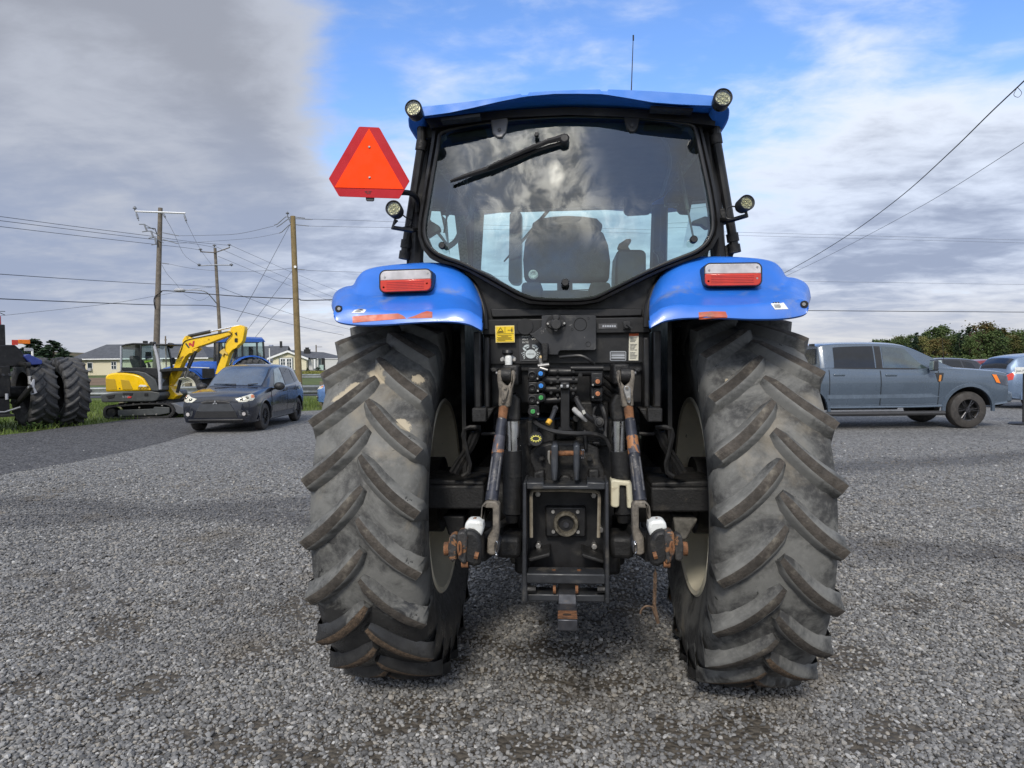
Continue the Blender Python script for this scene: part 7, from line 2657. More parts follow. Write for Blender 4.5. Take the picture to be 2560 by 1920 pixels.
b.box((0.62, -0.70, 2.26), (0.26, 0.06, 0.11))
lp = b.build('tail_lamp', AMBER, BT, bevel=0.01)
b = MB()
b.box((0.42, -0.70, 2.24), (0.12, 0.05, 0.13))
b.build('red_reflector', REDLENS, lp)
b = MB()
b.box((0.72, -0.66, 2.06), (0.18, 0.08, 0.08))
b.build('work_lamp', LGREY, BT, bevel=0.01)
for s in (-1, 1):
    x = s * 0.55
    b = MB()
    b.tube([(x, -0.35, 1.72), (x * 1.05, -1.05, 1.66)], 0.06, 8)
    b.cyl((x * 1.05 - 0.05, -1.05, 1.66), (x * 1.05 + 0.05, -1.05, 1.66), 0.08, n=14)
    b.build('lift_arm', BLACKD, BT)
    b = MB()
    b.tube([(x * 1.05, -1.05, 1.60), (x * 1.12, -1.12, 1.30), (x * 1.15, -1.15, 0.95)], 0.045, 8)
    b.tube([(x * 1.05, -1.05, 1.52), (x * 1.09, -1.09, 1.38)], 0.05, 8)
    lr_ = b.build('lift_rod', BLACKD, BT)
    b = MB()
    b.tube([(x * 1.09, -1.10, 1.38), (x * 1.10, -1.12, 1.18)], 0.05, 10)
    b.build('rod_sleeve', STEEL, lr_)
    b = MB()
    b.prism([Vector((x * 0.9 - 0.04, y, z)) for y, z in ((-0.4, 0.72), (-1.35, 1.12), (-1.45, 1.18), (-1.52, 1.10), (-1.42, 1.0), (-0.4, 0.58))], (0.08, 0, 0))
    ll = b.build('lower_link', BLACKD, BT, bevel=0.02)
    b = MB()
    b.cyl((x * 0.9 - 0.06, -1.46, 1.10), (x * 0.9 + 0.06, -1.46, 1.10), 0.035, n=12)
    b.build('link_ball', STEEL, ll)
    b = MB()
    b.prism([Vector((x * 1.12 + dx, -1.18, z)) for dx, z in ((-0.05, 1.12), (0.03, 1.30), (0.07, 1.30), (0.06, 1.10), (0.12, 0.95), (-0.02, 0.90))], (0, 0.06, 0))
    b.build('bright_latch', LGREY, BT, bevel=0.01)
for i in range(5):
    b = MB()
    b.cyl((-0.28 + i * 0.14, -0.74, 1.42), (-0.28 + i * 0.14, -0.62, 1.42), 0.035, n=10)
    b.build('coupler', DARKSTEEL, BT)
b = MB()
b.box((0, -0.95, 0.42), (0.4, 0.7, 0.06))
b.box((0, -0.72, 0.62), (0.5, 0.08, 0.4))
b.build('drawbar_frame', BLACKD, BT, bevel=0.01)
for sx_ in (-0.18, 0.18):
    b = MB()
    b.cyl((sx_, -0.80, 0.80), (sx_, -0.80, 0.95), 0.035, n=10)
    b.build('bright_cap', LGREY, BT)
b = MB()
b.tube([(-0.35, -1.0, 0.52), (0.05, -1.05, 0.50), (0.4, -1.0, 0.60)], 0.025, 8)
b.build('check_bar', STEEL, BT)
# fire extinguisher standing on the tool box
p = BT.matrix_basis @ Vector((0.14, -0.40, 2.695))
FE = thing('fire_extinguisher', 'red fire extinguisher standing on top of the dual wheel tractor', 'extinguisher', p, BT.rotation_euler[2])
b = MB()
b.lathe([(0, 0.001), (0, 0.085), (0.20, 0.085), (0.245, 0.06), (0.265, 0.025), (0.285, 0.025), (0.285, 0.001)], 'z', 20)
b.build('cylinder', mat('extinguisher_red', (0.42, 0.012, 0.016), 0.3, coat=0.4), FE)
b = MB()
b.cyl((0, 0, 0.28), (0, 0, 0.325), 0.02, n=10)
b.build('valve', STEEL, FE)
b = MB()
b.box((0.08, 0, 0.34), (0.2, 0.02, 0.014), (0, -0.03, 0))
b.box((0.09, 0, 0.29), (0.18, 0.02, 0.014), (0, 0.45, 0))
b.build('lever', BLACK, FE)
b = MB()
b.tube([(0, 0, 0.31), (-0.08, 0, 0.33), (-0.13, 0, 0.25), (-0.125, 0, 0.08)], 0.012, 6, smooth=4)
b.build('hose', BLACK, FE)

# ================================================================== HOUSES
SHINGLE = mat('grey_shingles', (0.075, 0.080, 0.092), 0.85, var=0.15, vs_=1.5, bump=0.4, bs=12)
SIDING = mat('cream_siding', (0.62, 0.57, 0.42), 0.7, var=0.04)
SIDINGG = mat('pale_grey_siding', (0.50, 0.50, 0.49), 0.7, var=0.05)
TRIM = mat('white_trim', (0.72, 0.72, 0.72), 0.6, var=0.03)
STONEB = mat('foundation_concrete', (0.16, 0.155, 0.145), 0.85, var=0.15)
HGLASS = mat('house_glass', (0.030, 0.045, 0.055), 0.08, coat=0.4)


def wbox(name, parent, x0, x1, y0, y1, z0, z1, m, bevel=0.0):
    b = MB()
    b.box(((x0 + x1) / 2, (y0 + y1) / 2, (z0 + z1) / 2), (x1 - x0, y1 - y0, z1 - z0))
    return b.build(name, m, parent, 30, bevel)


def window(parent, x, z, w, h, y, cross=True):
    f = wbox('window', parent, x - w / 2 - 0.1, x + w / 2 + 0.1, y - 0.06, y + 0.02, z - h / 2 - 0.1, z + h / 2 + 0.1, TRIM)
    wbox('pane', f, x - w / 2, x + w / 2, y - 0.075, y - 0.05, z - h / 2, z + h / 2, HGLASS)
    if cross:
        wbox('window_bar', f, x - 0.04, x + 0.04, y - 0.10, y - 0.07, z - h / 2, z + h / 2, TRIM)
        wbox('window_bar', f, x - w / 2, x + w / 2, y - 0.098, y - 0.07, z - 0.04, z + 0.04, TRIM)
    return f


# cream long house, left: eave side to us
DH = 127.0
hx0 = T('E', 500, 420, DH)[0]
L_, Hh = 24.0, 3.0
HZ = T('E', 500, 420, DH)[2]
H1 = thing('cream_house', 'long cream house with grey shingle roof behind the excavator', 'house', bgw(hx0, DH, min(HZ, 0.0) - 0.02), YAW)
wbox('wall', H1, 0, L_, 0, 9, 0, Hh - 0.05 + 0.2, SIDING)
b = MB()
b.add([Vector(p) for p in ((-0.6, -0.6, Hh), (L_ + 0.6, -0.6, Hh), (L_ - 3.0, 4.5, Hh + 2.7), (3.4, 4.5, Hh + 2.7), (-0.6, 9.6, Hh), (L_ + 0.6, 9.6, Hh))], [(0, 1, 2, 3), (3, 2, 5, 4), (0, 3, 4), (1, 5, 2), (0, 4, 5, 1)])
rf = b.build('roof', SHINGLE, H1, 10)
wbox('roof_vent', rf, 10.6, 11.2, 3.8, 4.5, Hh + 2.4, Hh + 3.3, BLACK)
wbox('eave', H1, -0.65, L_ + 0.65, -0.68, -0.55, Hh - 0.18, Hh + 0.02, TRIM)
f = window(H1, T('X', 38, 560, DH)[0] - hx0, 1.75, 0.8, 1.0, 0.0, False)
wbox('air_conditioner', f, 2.70, 3.3, -0.5, -0.05, 0.85, 1.35, LGREY)
window(H1, T('X', 490, 580, DH)[0] - hx0, 1.75, 0.8, 1.25, 0.0)
window(H1, 15, 1.75, 1.2, 1.25, 0.0)
window(H1, 20, 1.75, 1.2, 1.25, 0.0)

# white-gabled house with grey wing
DW = 165.0


def KP(u, v, y=0.0):
    a = T('K', u, v, DW)
    return Vector((a[0] - wx0, y, a[2] - wz0))


wx0, _, wz0 = T('K', 840, 850, DW)
H2 = thing('gabled_house', 'cream gabled house with dark roof right of the utility pole', 'house', bgw(wx0, DW, wz0), YAW)
b = MB()
b.prism([KP(425, 850), KP(1265, 850), KP(1265, 540), KP(820, 400), KP(425, 530)], (0, 9, 0))
b.build('wall', SIDING, H2, 20)
b = MB()
b.prism([KP(1285, 850, 1.2), KP(2050, 850, 1.2), KP(2050, 575, 1.2), KP(1285, 575, 1.2)], (0, 8, 0))
b.build('wing_wall', SIDINGG, H2, 20)
b = MB()
b.prism([KP(400, 850, -0.05), KP(2060, 850, -0.05), KP(2060, 960, -0.05), KP(400, 960, -0.05)], (0, 9.2, 0))
b.build('foundation', STONEB, H2, 20)
for a, c in (((300, 555), (815, 362)), ((815, 362), (1330, 555))):
    b = MB()
    p0, p1 = KP(*a, -0.7), KP(*c, -0.7)
    b.prism([p0, p1, p1 + Vector((0, 0, -0.45)), p0 + Vector((0, 0, -0.45))], (0, 0.3, 0))
    b.build('barge_board', TRIM, H2, 20)
b = MB()
q = [KP(300, 552, -0.6), KP(815, 360, -0.6), KP(1330, 552, -0.6)]
b.prism([q[0], q[1], q[1] + Vector((0, 0, 0.1)), q[0] + Vector((0, 0, 0.1))], (0, 10.2, 0))
b.prism([q[1], q[2], q[2] + Vector((0, 0, 0.1)), q[1] + Vector((0, 0, 0.1))], (0, 10.2, 0))
rf = b.build('roof', SHINGLE, H2, 10)
b = MB()
b.add([KP(1130, 560, 0.8), KP(2110, 560, 0.8), KP(1560, 400, 5), KP(850, 365, 5)], [(0, 1, 2, 3)])
b.add([KP(2110, 560, 0.8), KP(2110, 560, 10), KP(1560, 400, 5)], [(0, 1, 2)])
b.build('wing_roof', SHINGLE, H2, 10)
b = MB()
p0 = KP(1130, 380, 4)
b.box(p0 + Vector((0.3, 0, 0)), (1.4, 0.8, 1.0))
b.box(p0 + Vector((0.3, 0, 0.7)), (0.8, 0.5, 0.5))
b.build('chimney', BLACK, rf)
p0 = KP(760, 680)
f = wbox('window', H2, p0.x - 1.7, p0.x + 1.7, -0.1, 0.0, p0.z - 1.5, p0.z + 1.3, mat('slate_trim', (0.16, 0.18, 0.18), 0.6))
for i in (-1, 1):
    wbox('sash', f, p0.x + i * 0.72 - 0.7, p0.x + i * 0.72 + 0.7, -0.16, -0.1, p0.z - 1.35, p0.z + 1.15, TRIM)
    for j in (-1, 1):
        for k in (-1, 0, 1):
            wbox('pane', f, p0.x + i * 0.72 + j * 0.27 - 0.2, p0.x + i * 0.72 + j * 0.27 + 0.2, -0.19, -0.16, p0.z - 0.1 + k * 0.75 - 0.32, p0.z - 0.1 + k * 0.75 + 0.32, HGLASS)
for u in (1440, 1575):
    p0 = KP(u, 690, 1.2)
    f = wbox('window', H2, p0.x - 0.45, p0.x + 0.45, 1.08, 1.2, p0.z - 1.4, p0.z + 1.2, mat('slate_trim', (0, 0, 0)))
    wbox('pane', f, p0.x - 0.2, p0.x + 0.2, 1.04, 1.08, p0.z - 1.2, p0.z + 1.0, TRIM if u < 1500 else HGLASS)
p0 = KP(1655, 680, 1.2)
wbox('door', H2, p0.x - 0.35, p0.x + 0.4, 1.05, 1.2, p0.z - 1.8, p0.z + 1.2, BLACK)
for i in range(7):
    p0 = KP(1600 + i * 14, 790, 0.2)
    wbox('railing_baluster', H2, p0.x - 0.05, p0.x + 0.05, 0.15, 0.25, p0.z - 0.7, p0.z + 0.6, mat('pale_green_rail', (0.40, 0.52, 0.48), 0.6))

# low dark house and blue roofed shed between them
DL = 175.0
lx, _, lz = T('K', 0, 690, DL)
H3 = thing('low_house', 'low house with dark grey roof left of the gabled house', 'house', bgw(lx, DL, lz), YAW)
wbox('wall', H3, -14, 7.0, 0, 8, -2.5, 0.6, TRIM)
b = MB()
b.add([Vector(p) for p in ((-15, -0.6, 0.5), (7.6, -0.6, 0.5), (7.0, 4, 4.4), (-15, 4, 4.4))], [(0, 1, 2, 3)])
b.add([Vector(p) for p in ((-15, 8.6, 0.5), (7.6, 8.6, 0.5), (7.0, 4, 4.4), (-15, 4, 4.4))], [(3, 2, 1, 0)])
b.build('roof', SHINGLE, H3, 10)
wbox('roof_vent', H3, 4.9, 5.4, 3.4, 3.9, 4.0, 5.6, BLACK)
sx, _, sz = T('K', 300, 480, 190)
SHD = thing('blue_roof_shed', 'small blue roofed structure above the low dark roof', 'shed', bgw(sx, 190, 0), YAW)
wbox('wall', SHD, -2.4, 2.4, 0, 4, 0, sz + 0.4, TRIM)
b = MB()
b.prism([Vector((-2.8, -0.3, sz + 0.3)), Vector((2.8, -0.3, sz + 0.3)), Vector((0.6, -0.3, sz + 1.6)), Vector((-2.8, -0.3, sz + 1.2))], (0, 4.6, 0))
b.build('roof', mat('dull_blue_roof', (0.06, 0.09, 0.25), 0.6), SHD)
b = MB()
b.box((0.2, 2, sz + 2.2), (1.0, 0.8, 1.2))
b.build('cupola', mat('grey_cupola', (0.25, 0.28, 0.36), 0.6), SHD)
wx, _, wz = T('K', 345, 700, 120)
b = MB()
b.cyl((0, 0, 0), (0, 0, 4.4), 0.09, n=8)
p = b.build('white_post', TRIM)
p.location = bgw(wx, 120, 0)
tag(p, 'thin white post standing left of the gabled house', 'post')

# ================================================================== GUARD RAILS
WOODP = mat('weathered_post', (0.14, 0.125, 0.085), 0.9, var=0.25, vs_=6)
GALV = mat('galvanised_rail', (0.30, 0.32, 0.32), 0.5, 0.5, var=0.12, dirt=((0.12, 0.11, 0.09), 0.3, 1.5))


def guard_rail(name, label, x0, D0, x1, D1, n):
    a, c = bgw(x0, D0), bgw(x1, D1)
    dr = (c - a).normalized()
    t = thing(name, label, 'guard rail', a, math.atan2(dr.y, dr.x))
    L = (c - a).length
    for i in range(n):
        b = MB()
        b.box((L * i / (n - 1), 0.14, 0.45), (0.20, 0.18, 1.0))
        b.build('post', WOODP, t, bevel=0.015)
    b = MB()
    rows = []
    for y, z in ((0.0, 0.50), (-0.05, 0.54), (-0.05, 0.58), (0.02, 0.66), (-0.05, 0.74), (-0.05, 0.78), (0.0, 0.82)):
        rows.append([Vector((0 - 1, y, z)), Vector((L + 1, y, z))])
    b.grid(rows)
    o = b.build('rail', GALV, t, 40)
    s = o.modifiers.new('thickness', 'SOLIDIFY')
    s.thickness = 0.006
    return t


gx, gd = G('E', 540, 655)
guard_rail('guard_rail', 'grey steel guard rail on wooden posts between the tyres and the excavator', gx - 24, gd + 0.6, gx + 9.2, gd - 0.2, 14)
guard_rail('guard_rail', 'far steel guard rail showing between the dark suv and the tractor tyre', -22, 55, 8, 56.5, 9)

# ================================================================== POLES
WOOD = mat('grey_weathered_pole', (0.150, 0.128, 0.105), 0.9, var=0.25, vs_=3, bump=0.5, bs=20, dirt=((0.07, 0.06, 0.05), 0.3, 4))
WOODN = mat('greenish_treated_pole', (0.205, 0.150, 0.070), 0.9, var=0.2, vs_=3, bump=0.4, bs=20, dirt=((0.10, 0.075, 0.04), 0.3, 3))
PORC = mat('grey_insulator', (0.16, 0.17, 0.19), 0.35)
WIRE = mat('wire_black', (0.022, 0.022, 0.026), 0.6)
WIREG = mat('wire_aluminium', (0.11, 0.115, 0.13), 0.5, 0.3)


def pole(name, label, k, top, bot, D, r0, r1, m):
    """Tapered, slightly leaning pole from the ground up to a traced top."""
    tx, _, tz = T(k, *top, D)
    bx, _, bz = T(k, *bot, D)
    g = (tx - bx) / (tz - bz)
    gx_ = bx - g * bz
    t = thing(name, label, 'utility pole', bgw(gx_, D), YAW)
    b = MB()
    n = 8
    b.tube([Vector((g * tz * i / n, 0, -0.3 * (i == 0) + tz * i / n)) for i in range(n + 1)], [r0 + (r1 - r0) * i / n for i in range(n + 1)], 14)
    b.build('shaft', m, t)
    return t, gx_, D


def loc(po, k, u, v, dd=0.0):
    a = T(k, u, v, po[2] + dd)
    return Vector((a[0] - po[1], dd, a[2]))


PA = pole('utility_pole', 'grey wooden pole with white crossarm left behind the excavator cab', 'G', (1008, 100), (984, 950), 42.0, 0.20, 0.125, WOOD)
PB = pole('utility_pole', 'thinner pole with two crossarms and street lamp arm further back', 'G', (1351, 352), (1380, 860), 60.0, 0.17, 0.12, WOOD)
PC = pole('utility_pole', 'yellowish new wooden pole in front of the gabled house', 'G', (1840, 152), (1873, 1050), 39.0, 0.185, 0.14, WOODN)


def part(po, name, m, fn):
    b = MB()
    fn(b)
    return b.build(name, m, po[0])


part(PA, 'crossarm', TRIM, lambda b: b.tube([loc(PA, 'Y', 100, 158, -0.1), loc(PA, 'Y', 450, 170, -0.16), loc(PA, 'Y', 795, 184, -0.1)], 0.055, 4))
for (u, v), (u2, v2) in (((112, 170), (148, 285)), ((485, 185), (520, 250)), ((775, 195), (812, 318))):
    def ins(b, u=u, v=v, u2=u2, v2=v2):
        p0, p1 = loc(PA, 'Y', u, v, -0.15), loc(PA, 'Y', u2, v2, -0.3)
        b.tube([p0, p1], 0.03, 6)
        b.tube([p0.lerp(p1, 0.2), p0.lerp(p1, 0.75)], 0.06, 8)
    part(PA, 'strain_insulator', PORC, ins)
part(PA, 'pin_insulator', PORC, lambda b: b.lathe([(0, 0.03), (0.12, 0.05), (0.14, 0.12), (0.2, 0.1), (0.26, 0.06), (0.30, 0.001)], 'z', 12, loc(PA, 'Y', 95, 152, -0.1)))
for (u, v), (u2, v2) in (((225, 335), (262, 430)), ((320, 430), (350, 520)), ((372, 520), (390, 610))):
    def cut(b, u=u, v=v, u2=u2, v2=v2):
        p0, p1 = loc(PA, 'Y', u, v, -0.3), loc(PA, 'Y', u2, v2, -0.3)
        b.tube([p0, p1], 0.055, 8)
        b.tube([p0 + Vector((-0.30, 0, 0.0)), p0], 0.03, 6)
        b.tube([p1 + Vector((-0.28, 0, -0.04)), p1], 0.03, 6)
        b.tube([p0, p1 + Vector((0.35, 0.2, 0.1))], 0.02, 6)
    part(PA, 'fuse_cutout', PORC, cut)
part(PA, 'fuse_bracket', BLACKD, lambda b: b.tube([loc(PA, 'Y', 270, 385, -0.25), loc(PA, 'Y', 375, 395, -0.2), loc(PA, 'Y', 400, 480, -0.1)], 0.03, 6))
for u0, v0, u1, v1 in ((480, 452, 700, 495), (480, 545, 685, 602), (470, 872, 560, 884)):
    part(PA, 'dead_end_insulator', PORC, lambda b, a=(u0, v0, u1, v1): b.tube([loc(PA, 'Y', a[0], a[1]), loc(PA, 'Y', a[2], a[3])], 0.028, 6))
part(PA, 'conduit', BLACK, lambda b: b.tube([loc(PA, 'Y', 470, 1265, -0.2), loc(PA, 'Y', 380, 1330, -0.22), loc(PA, 'Y', 360, 1400, -0.22), loc(PA, 'Y', 375, 1500, -0.22)], 0.03, 6, smooth=3))
part(PB, 'crossarm', WOOD, lambda b: b.tube([loc(PB, 'Y', 1000, 715, -0.1), loc(PB, 'Y', 1205, 728, -0.18), loc(PB, 'Y', 1410, 655, -0.1)], 0.045, 4))
part(PB, 'crossarm', LGREY, lambda b: b.tube([loc(PB, 'Y', 965, 910, -0.1), loc(PB, 'Y', 1205, 898, -0.18), loc(PB, 'Y', 1450, 900, -0.1)], 0.045, 4))
for u, v in ((1003, 695), (1195, 640), (1400, 632), (985, 905), (1430, 905)):
    part(PB, 'pin_insulator', PORC, lambda b, a=(u, v): b.lathe([(0, 0.04), (0.1, 0.07), (0.13, 0.17), (0.2, 0.12), (0.26, 0.001)], 'z', 10, loc(PB, 'Y', a[0], a[1] + 12, -0.1)))
part(PB, 'lamp_arm', LGREY, lambda b: b.tube([loc(PB, 'Y', u, v, d) for u, v, d in ((1220, 1425, -0.1), (1160, 1350, -0.8), (1090, 1280, -1.4), (1000, 1248, -1.8), (880, 1242, -2.0), (790, 1245, -2.1))], 0.045, 6, smooth=3))
part(PB, 'lamp_head', LGREY, lambda b: b.sphere(loc(PB, 'Y', 715, 1246, -2.1), 0.38, 14, (1.3, 0.7, 0.5)))
for pts in (((510, 335), (410, 315), (250, 455), (190, 475)), ((500, 355), (450, 360), (300, 475), (235, 510)), ((500, 465), (470, 475), (340, 600), (285, 625)), ((590, 320), (770, 342)), ((590, 350), (905, 367)), ((600, 465), (845, 490)), ((640, 1308), (760, 1315))):
    part(PC, 'dead_end_insulator', PORC, lambda b, a=pts: b.tube([loc(PC, 'R', u, v, -0.1) for u, v in a], 0.024, 6))
part(PC, 'pin_insulator', PORC, lambda b: (b.tube([loc(PC, 'R', 500, 430, -0.1), loc(PC, 'R', 445, 300, -0.12), loc(PC, 'R', 443, 220, -0.12)], 0.03, 6), b.lathe([(0, 0.09), (0.05, 0.1), (0.07, 0.03)], 'z', 10, loc(PC, 'R', 443, 260, -0.12))))
part(PC, 'pole_marker', TRIM, lambda b: b.lathe([(0, 0.001), (0, 0.07), (0.05, 0.07)], 'y', 12, loc(PC, 'R', 585, 1258, -0.24)))
# far little poles
for k, top, D, lb in (('K', (1510, 225), 175, 'distant thin pole above the gabled house roof'), ('X', (1460, 0), 90, 'distant thin pole behind the excavator cab')):
    x_, _, z_ = T(k, *top, D)
    b = MB()
    b.cyl((0, 0, 0), (0, 0, z_), 0.16 if D > 100 else 0.09, n=8)
    b.box((0.8 if D > 100 else 0, 0, z_ - 0.5), (1.4 if D > 100 else 0.3, 0.1, 0.1))
    o = b.build('utility_pole', WOOD)
    o.location = bgw(x_, D)
    o.rotation_euler = (0, 0, YAW)
    tag(o, lb, 'utility pole', 'distant poles')

# ================================================================== WIRES
WN = [0]


def wire(label, pts, r=0.012, m=WIRE, sag=0.0, sm=6):
    """pts: (crop, u, v, depth)."""
    P = []
    for k, u, v, D in pts:
        a = T(k, u, v, D)
        P.append(bgw(*a))
    P = crom(P, sm) if len(P) > 2 else [P[0].lerp(P[1], i / 8) for i in range(9)]
    if sag:
        n = len(P) - 1
        P = [p - Vector((0, 0, sag * 4 * (i / n) * (1 - i / n))) for i, p in enumerate(P)]
    o0 = P[0].copy()
    b = MB()
    b.tube([p - o0 for p in P], r, 5)
    o = b.build('overhead_wire', m)
    o.location = o0
    return tag(o, label, 'wire', 'overhead wires')


wire('top wire of the three entering from the left edge at pole height', [('G', -120, 142, 30), ('G', 0, 154, 32), ('G', 450, 214, 38), ('G', 940, 276, 42), ('G', 1200, 312, 52), ('G', 1440, 335, 60)], 0.013)
wire('second wire of the three entering from the left edge', [('G', -120, 168, 30), ('G', 0, 180, 32), ('G', 450, 236, 38), ('G', 945, 296, 42), ('G', 1200, 322, 52), ('G', 1348, 348, 60)], 0.013)
wire('third wire of the three entering from the left edge', [('G', -120, 204, 30), ('G', 0, 217, 32), ('G', 450, 270, 38), ('G', 965, 328, 42), ('G', 1180, 352, 52), ('G', 1262, 366, 60)], 0.013)
wire('twisted dark wire crossing below the lower crossarm of the far pole', [('G', -120, 505, 34), ('G', 0, 516, 36), ('G', 500, 550, 44), ('G', 900, 574, 52), ('G', 1200, 588, 57), ('G', 1355, 596, 60)], 0.018)
wire('thick black cable low on the left behind the excavator', [('G', -120, 664, 36), ('G', 0, 671, 38), ('G', 500, 692, 46), ('G', 985, 710, 55), ('G', 1335, 716, 60), ('G', 1370, 760, 60), ('G', 1382, 850, 60)], 0.028)
wire('thin wire rising from the left edge to the street lamp', [('G', -120, 792, 50), ('G', 0, 778, 52), ('G', 400, 735, 54), ('G', 740, 694, 56), ('G', 1050, 640, 58), ('G', 1240, 606, 59), ('G', 1330, 600, 60)], 0.012)
wire('black cable from the grey pole to the new pole', [('G', 1012, 632, 42), ('G', 1030, 620, 42), ('G', 1180, 630, 41.5), ('G', 1500, 655, 40.5), ('G', 1850, 670, 39), ('G', 2120, 676, 38.6), ('A', 1400, 620, 38)], 0.028)
wire('upper wire sagging between the two nearer poles', [('Y', 700, 495, 42), ('G', 1300, 272, 41.5), ('G', 1500, 262, 40.5), ('G', 1720, 214, 39)], 0.011, WIREG)
wire('lower faint wire sagging between the two nearer poles', [('Y', 690, 602, 42), ('G', 1400, 305, 41.5), ('G', 1600, 288, 40), ('G', 1755, 258, 39)], 0.008, WIREG)
wire('neutral wire between the two nearer poles', [('Y', 560, 884, 42), ('G', 1250, 486, 41), ('G', 1500, 500, 40.5), ('G', 1700, 492, 39.6), ('G', 1840, 478, 39)], 0.009, WIREG)
for i, (a, c) in enumerate((((1450, 335), (2215, 660)), ((1360, 345), (2215, 710)), ((1370, 404), (2215, 738)))):
    wire(('upper', 'middle', 'lower')[i] + ' of three wires falling right from the far pole towards the tractor', [('G', *a, 60), ('G', (a[0] + c[0]) / 2, (a[1] + c[1]) / 2 + 6, 78), ('G', *c, 100)], 0.014)
wire('service wire falling right from below the street lamp arm', [('G', 1385, 600, 60), ('G', 1520, 652, 64), ('G', 1850, 772, 76), ('G', 2215, 868, 95)], 0.016)
wire('black cable falling right beneath the street lamp', [('G', 1385, 720, 60), ('G', 1600, 772, 70), ('G', 1900, 848, 84), ('G', 2160, 900, 98)], 0.022)
wire('guy wire from the new pole down to the left', [('G', 1825, 200, 39), ('G', 1650, 530, 36), ('G', 1490, 815, 33.4)], 0.011)
wire('lower guy wire from the new pole towards the excavator boom', [('G', 1840, 490, 39), ('G', 1560, 860, 35), ('G', 1500, 950, 34)], 0.009)
wire('lowest guy wire left of the new pole', [('G', 1830, 672, 39), ('G', 1700, 800, 36), ('G', 1590, 930, 33)], 0.009)
wire('jumper wire hanging from the crossarm to the far pole arm', [('Y', 520, 252, 42), ('Y', 640, 470, 47), ('Y', 780, 760, 54), ('Y', 965, 890, 60)], 0.009)
wire('second jumper wire from the white crossarm tip', [('Y', 815, 320, 42), ('Y', 960, 610, 50), ('Y', 1060, 770, 56), ('Y', 1150, 885, 60)], 0.009)
wire('thin drop wire looping from the grey pole to the lamp', [('Y', 470, 900, 42), ('Y', 540, 1020, 46), ('Y', 640, 1130, 52), ('Y', 715, 1225, 57.9)], 0.009)
wire('cable loop under the street lamp', [('Y', 770, 1295, 58), ('Y', 860, 1350, 58.5), ('Y', 1000, 1390, 59), ('Y', 1120, 1330, 60)], 0.008)
for i, (v0, v1) in enumerate(((367, 378), (490, 505), (1315, 1352))):
    wire(('upper', 'second', 'lower')[i] + ' thin wire running right from the new pole behind the tractor', [('R', (905, 845, 760)[i], v0, 39), ('R', 1508, v1, 41), ('A', 1250, (492, 500, 600)[i], 46), ('A', 2300, (521, 527, 616)[i], 60)], 0.009, WIREG)
wire('low dark cable running level off the right edge', [('A', 1500, 668, 40), ('A', 1755, 671, 41), ('A', 2330, 675, 44)], 0.020)
wire('heavy twisted service cable rising to the upper right corner', [('A', 1690, 592, 44), ('A', 1760, 553, 40), ('A', 1850, 496, 34), ('A', 1950, 421, 28), ('A', 2050, 331, 22), ('A', 2140, 243, 18), ('A', 2215, 172, 15.5), ('A', 2330, 60, 12.5)], 0.016)
wire('thin straight wire rising under the heavy service cable', [('A', 1690, 600, 44), ('A', 1800, 547, 38), ('A', 2000, 440, 27), ('A', 2212, 308, 19), ('A', 2330, 232, 16)], 0.008)
wire('small wire loop hanging at the upper right corner', [('A', 2197, 190, 16), ('A', 2190, 205, 16), ('A', 2200, 210, 16), ('A', 2207, 200, 16), ('A', 2197, 188, 16)], 0.006)

# ================================================================== TREES
LEAFM = {}


def leaf_mat(name, c, c2):
    if name in LEAFM:
        return LEAFM[name]
    m = bpy.data.materials.new(name)
    m.use_nodes = True
    t = NT(m.node_tree)
    b_ = t.n['Principled BSDF']
    g_ = t.new('ShaderNodeNewGeometry')
    oi_ = t.new('ShaderNodeObjectInfo')
    n1 = t.noise(g_.outputs['Position'], 0.9, 3, 0.6)
    cc_ = t.mix(t.ss(n1, 0.35, 0.65), c, c2)
    k = t.math('ADD', 0.72, t.math('MULTIPLY', oi_.outputs['Random'], 0.5))
    vm = t.new('ShaderNodeVectorMath', operation='SCALE')
    t.set(vm.inputs[0], cc_)
    t.set(vm.inputs['Scale'], k)
    t.set(b_.inputs['Base Color'], vm.outputs[0])
    b_.inputs['Roughness'].default_value = 0.8
    b_.inputs['Specular IOR Level'].default_value = 0.15
    LEAFM[name] = m
    return m


LG = leaf_mat('green_foliage', (0.052, 0.085, 0.030), (0.095, 0.125, 0.046))
LD = leaf_mat('dark_conifer_needles', (0.024, 0.046, 0.028), (0.045, 0.072, 0.038))
LO = leaf_mat('orange_autumn_foliage', (0.15, 0.105, 0.04), (0.11, 0.115, 0.045))
LY = leaf_mat('olive_autumn_foliage', (0.115, 0.125, 0.045), (0.16, 0.145, 0.055))
LR = leaf_mat('maroon_autumn_foliage', (0.095, 0.04, 0.045), (0.12, 0.07, 0.05))
BARK = mat('tree_bark', (0.07, 0.055, 0.042), 0.95, var=0.3, vs_=4)


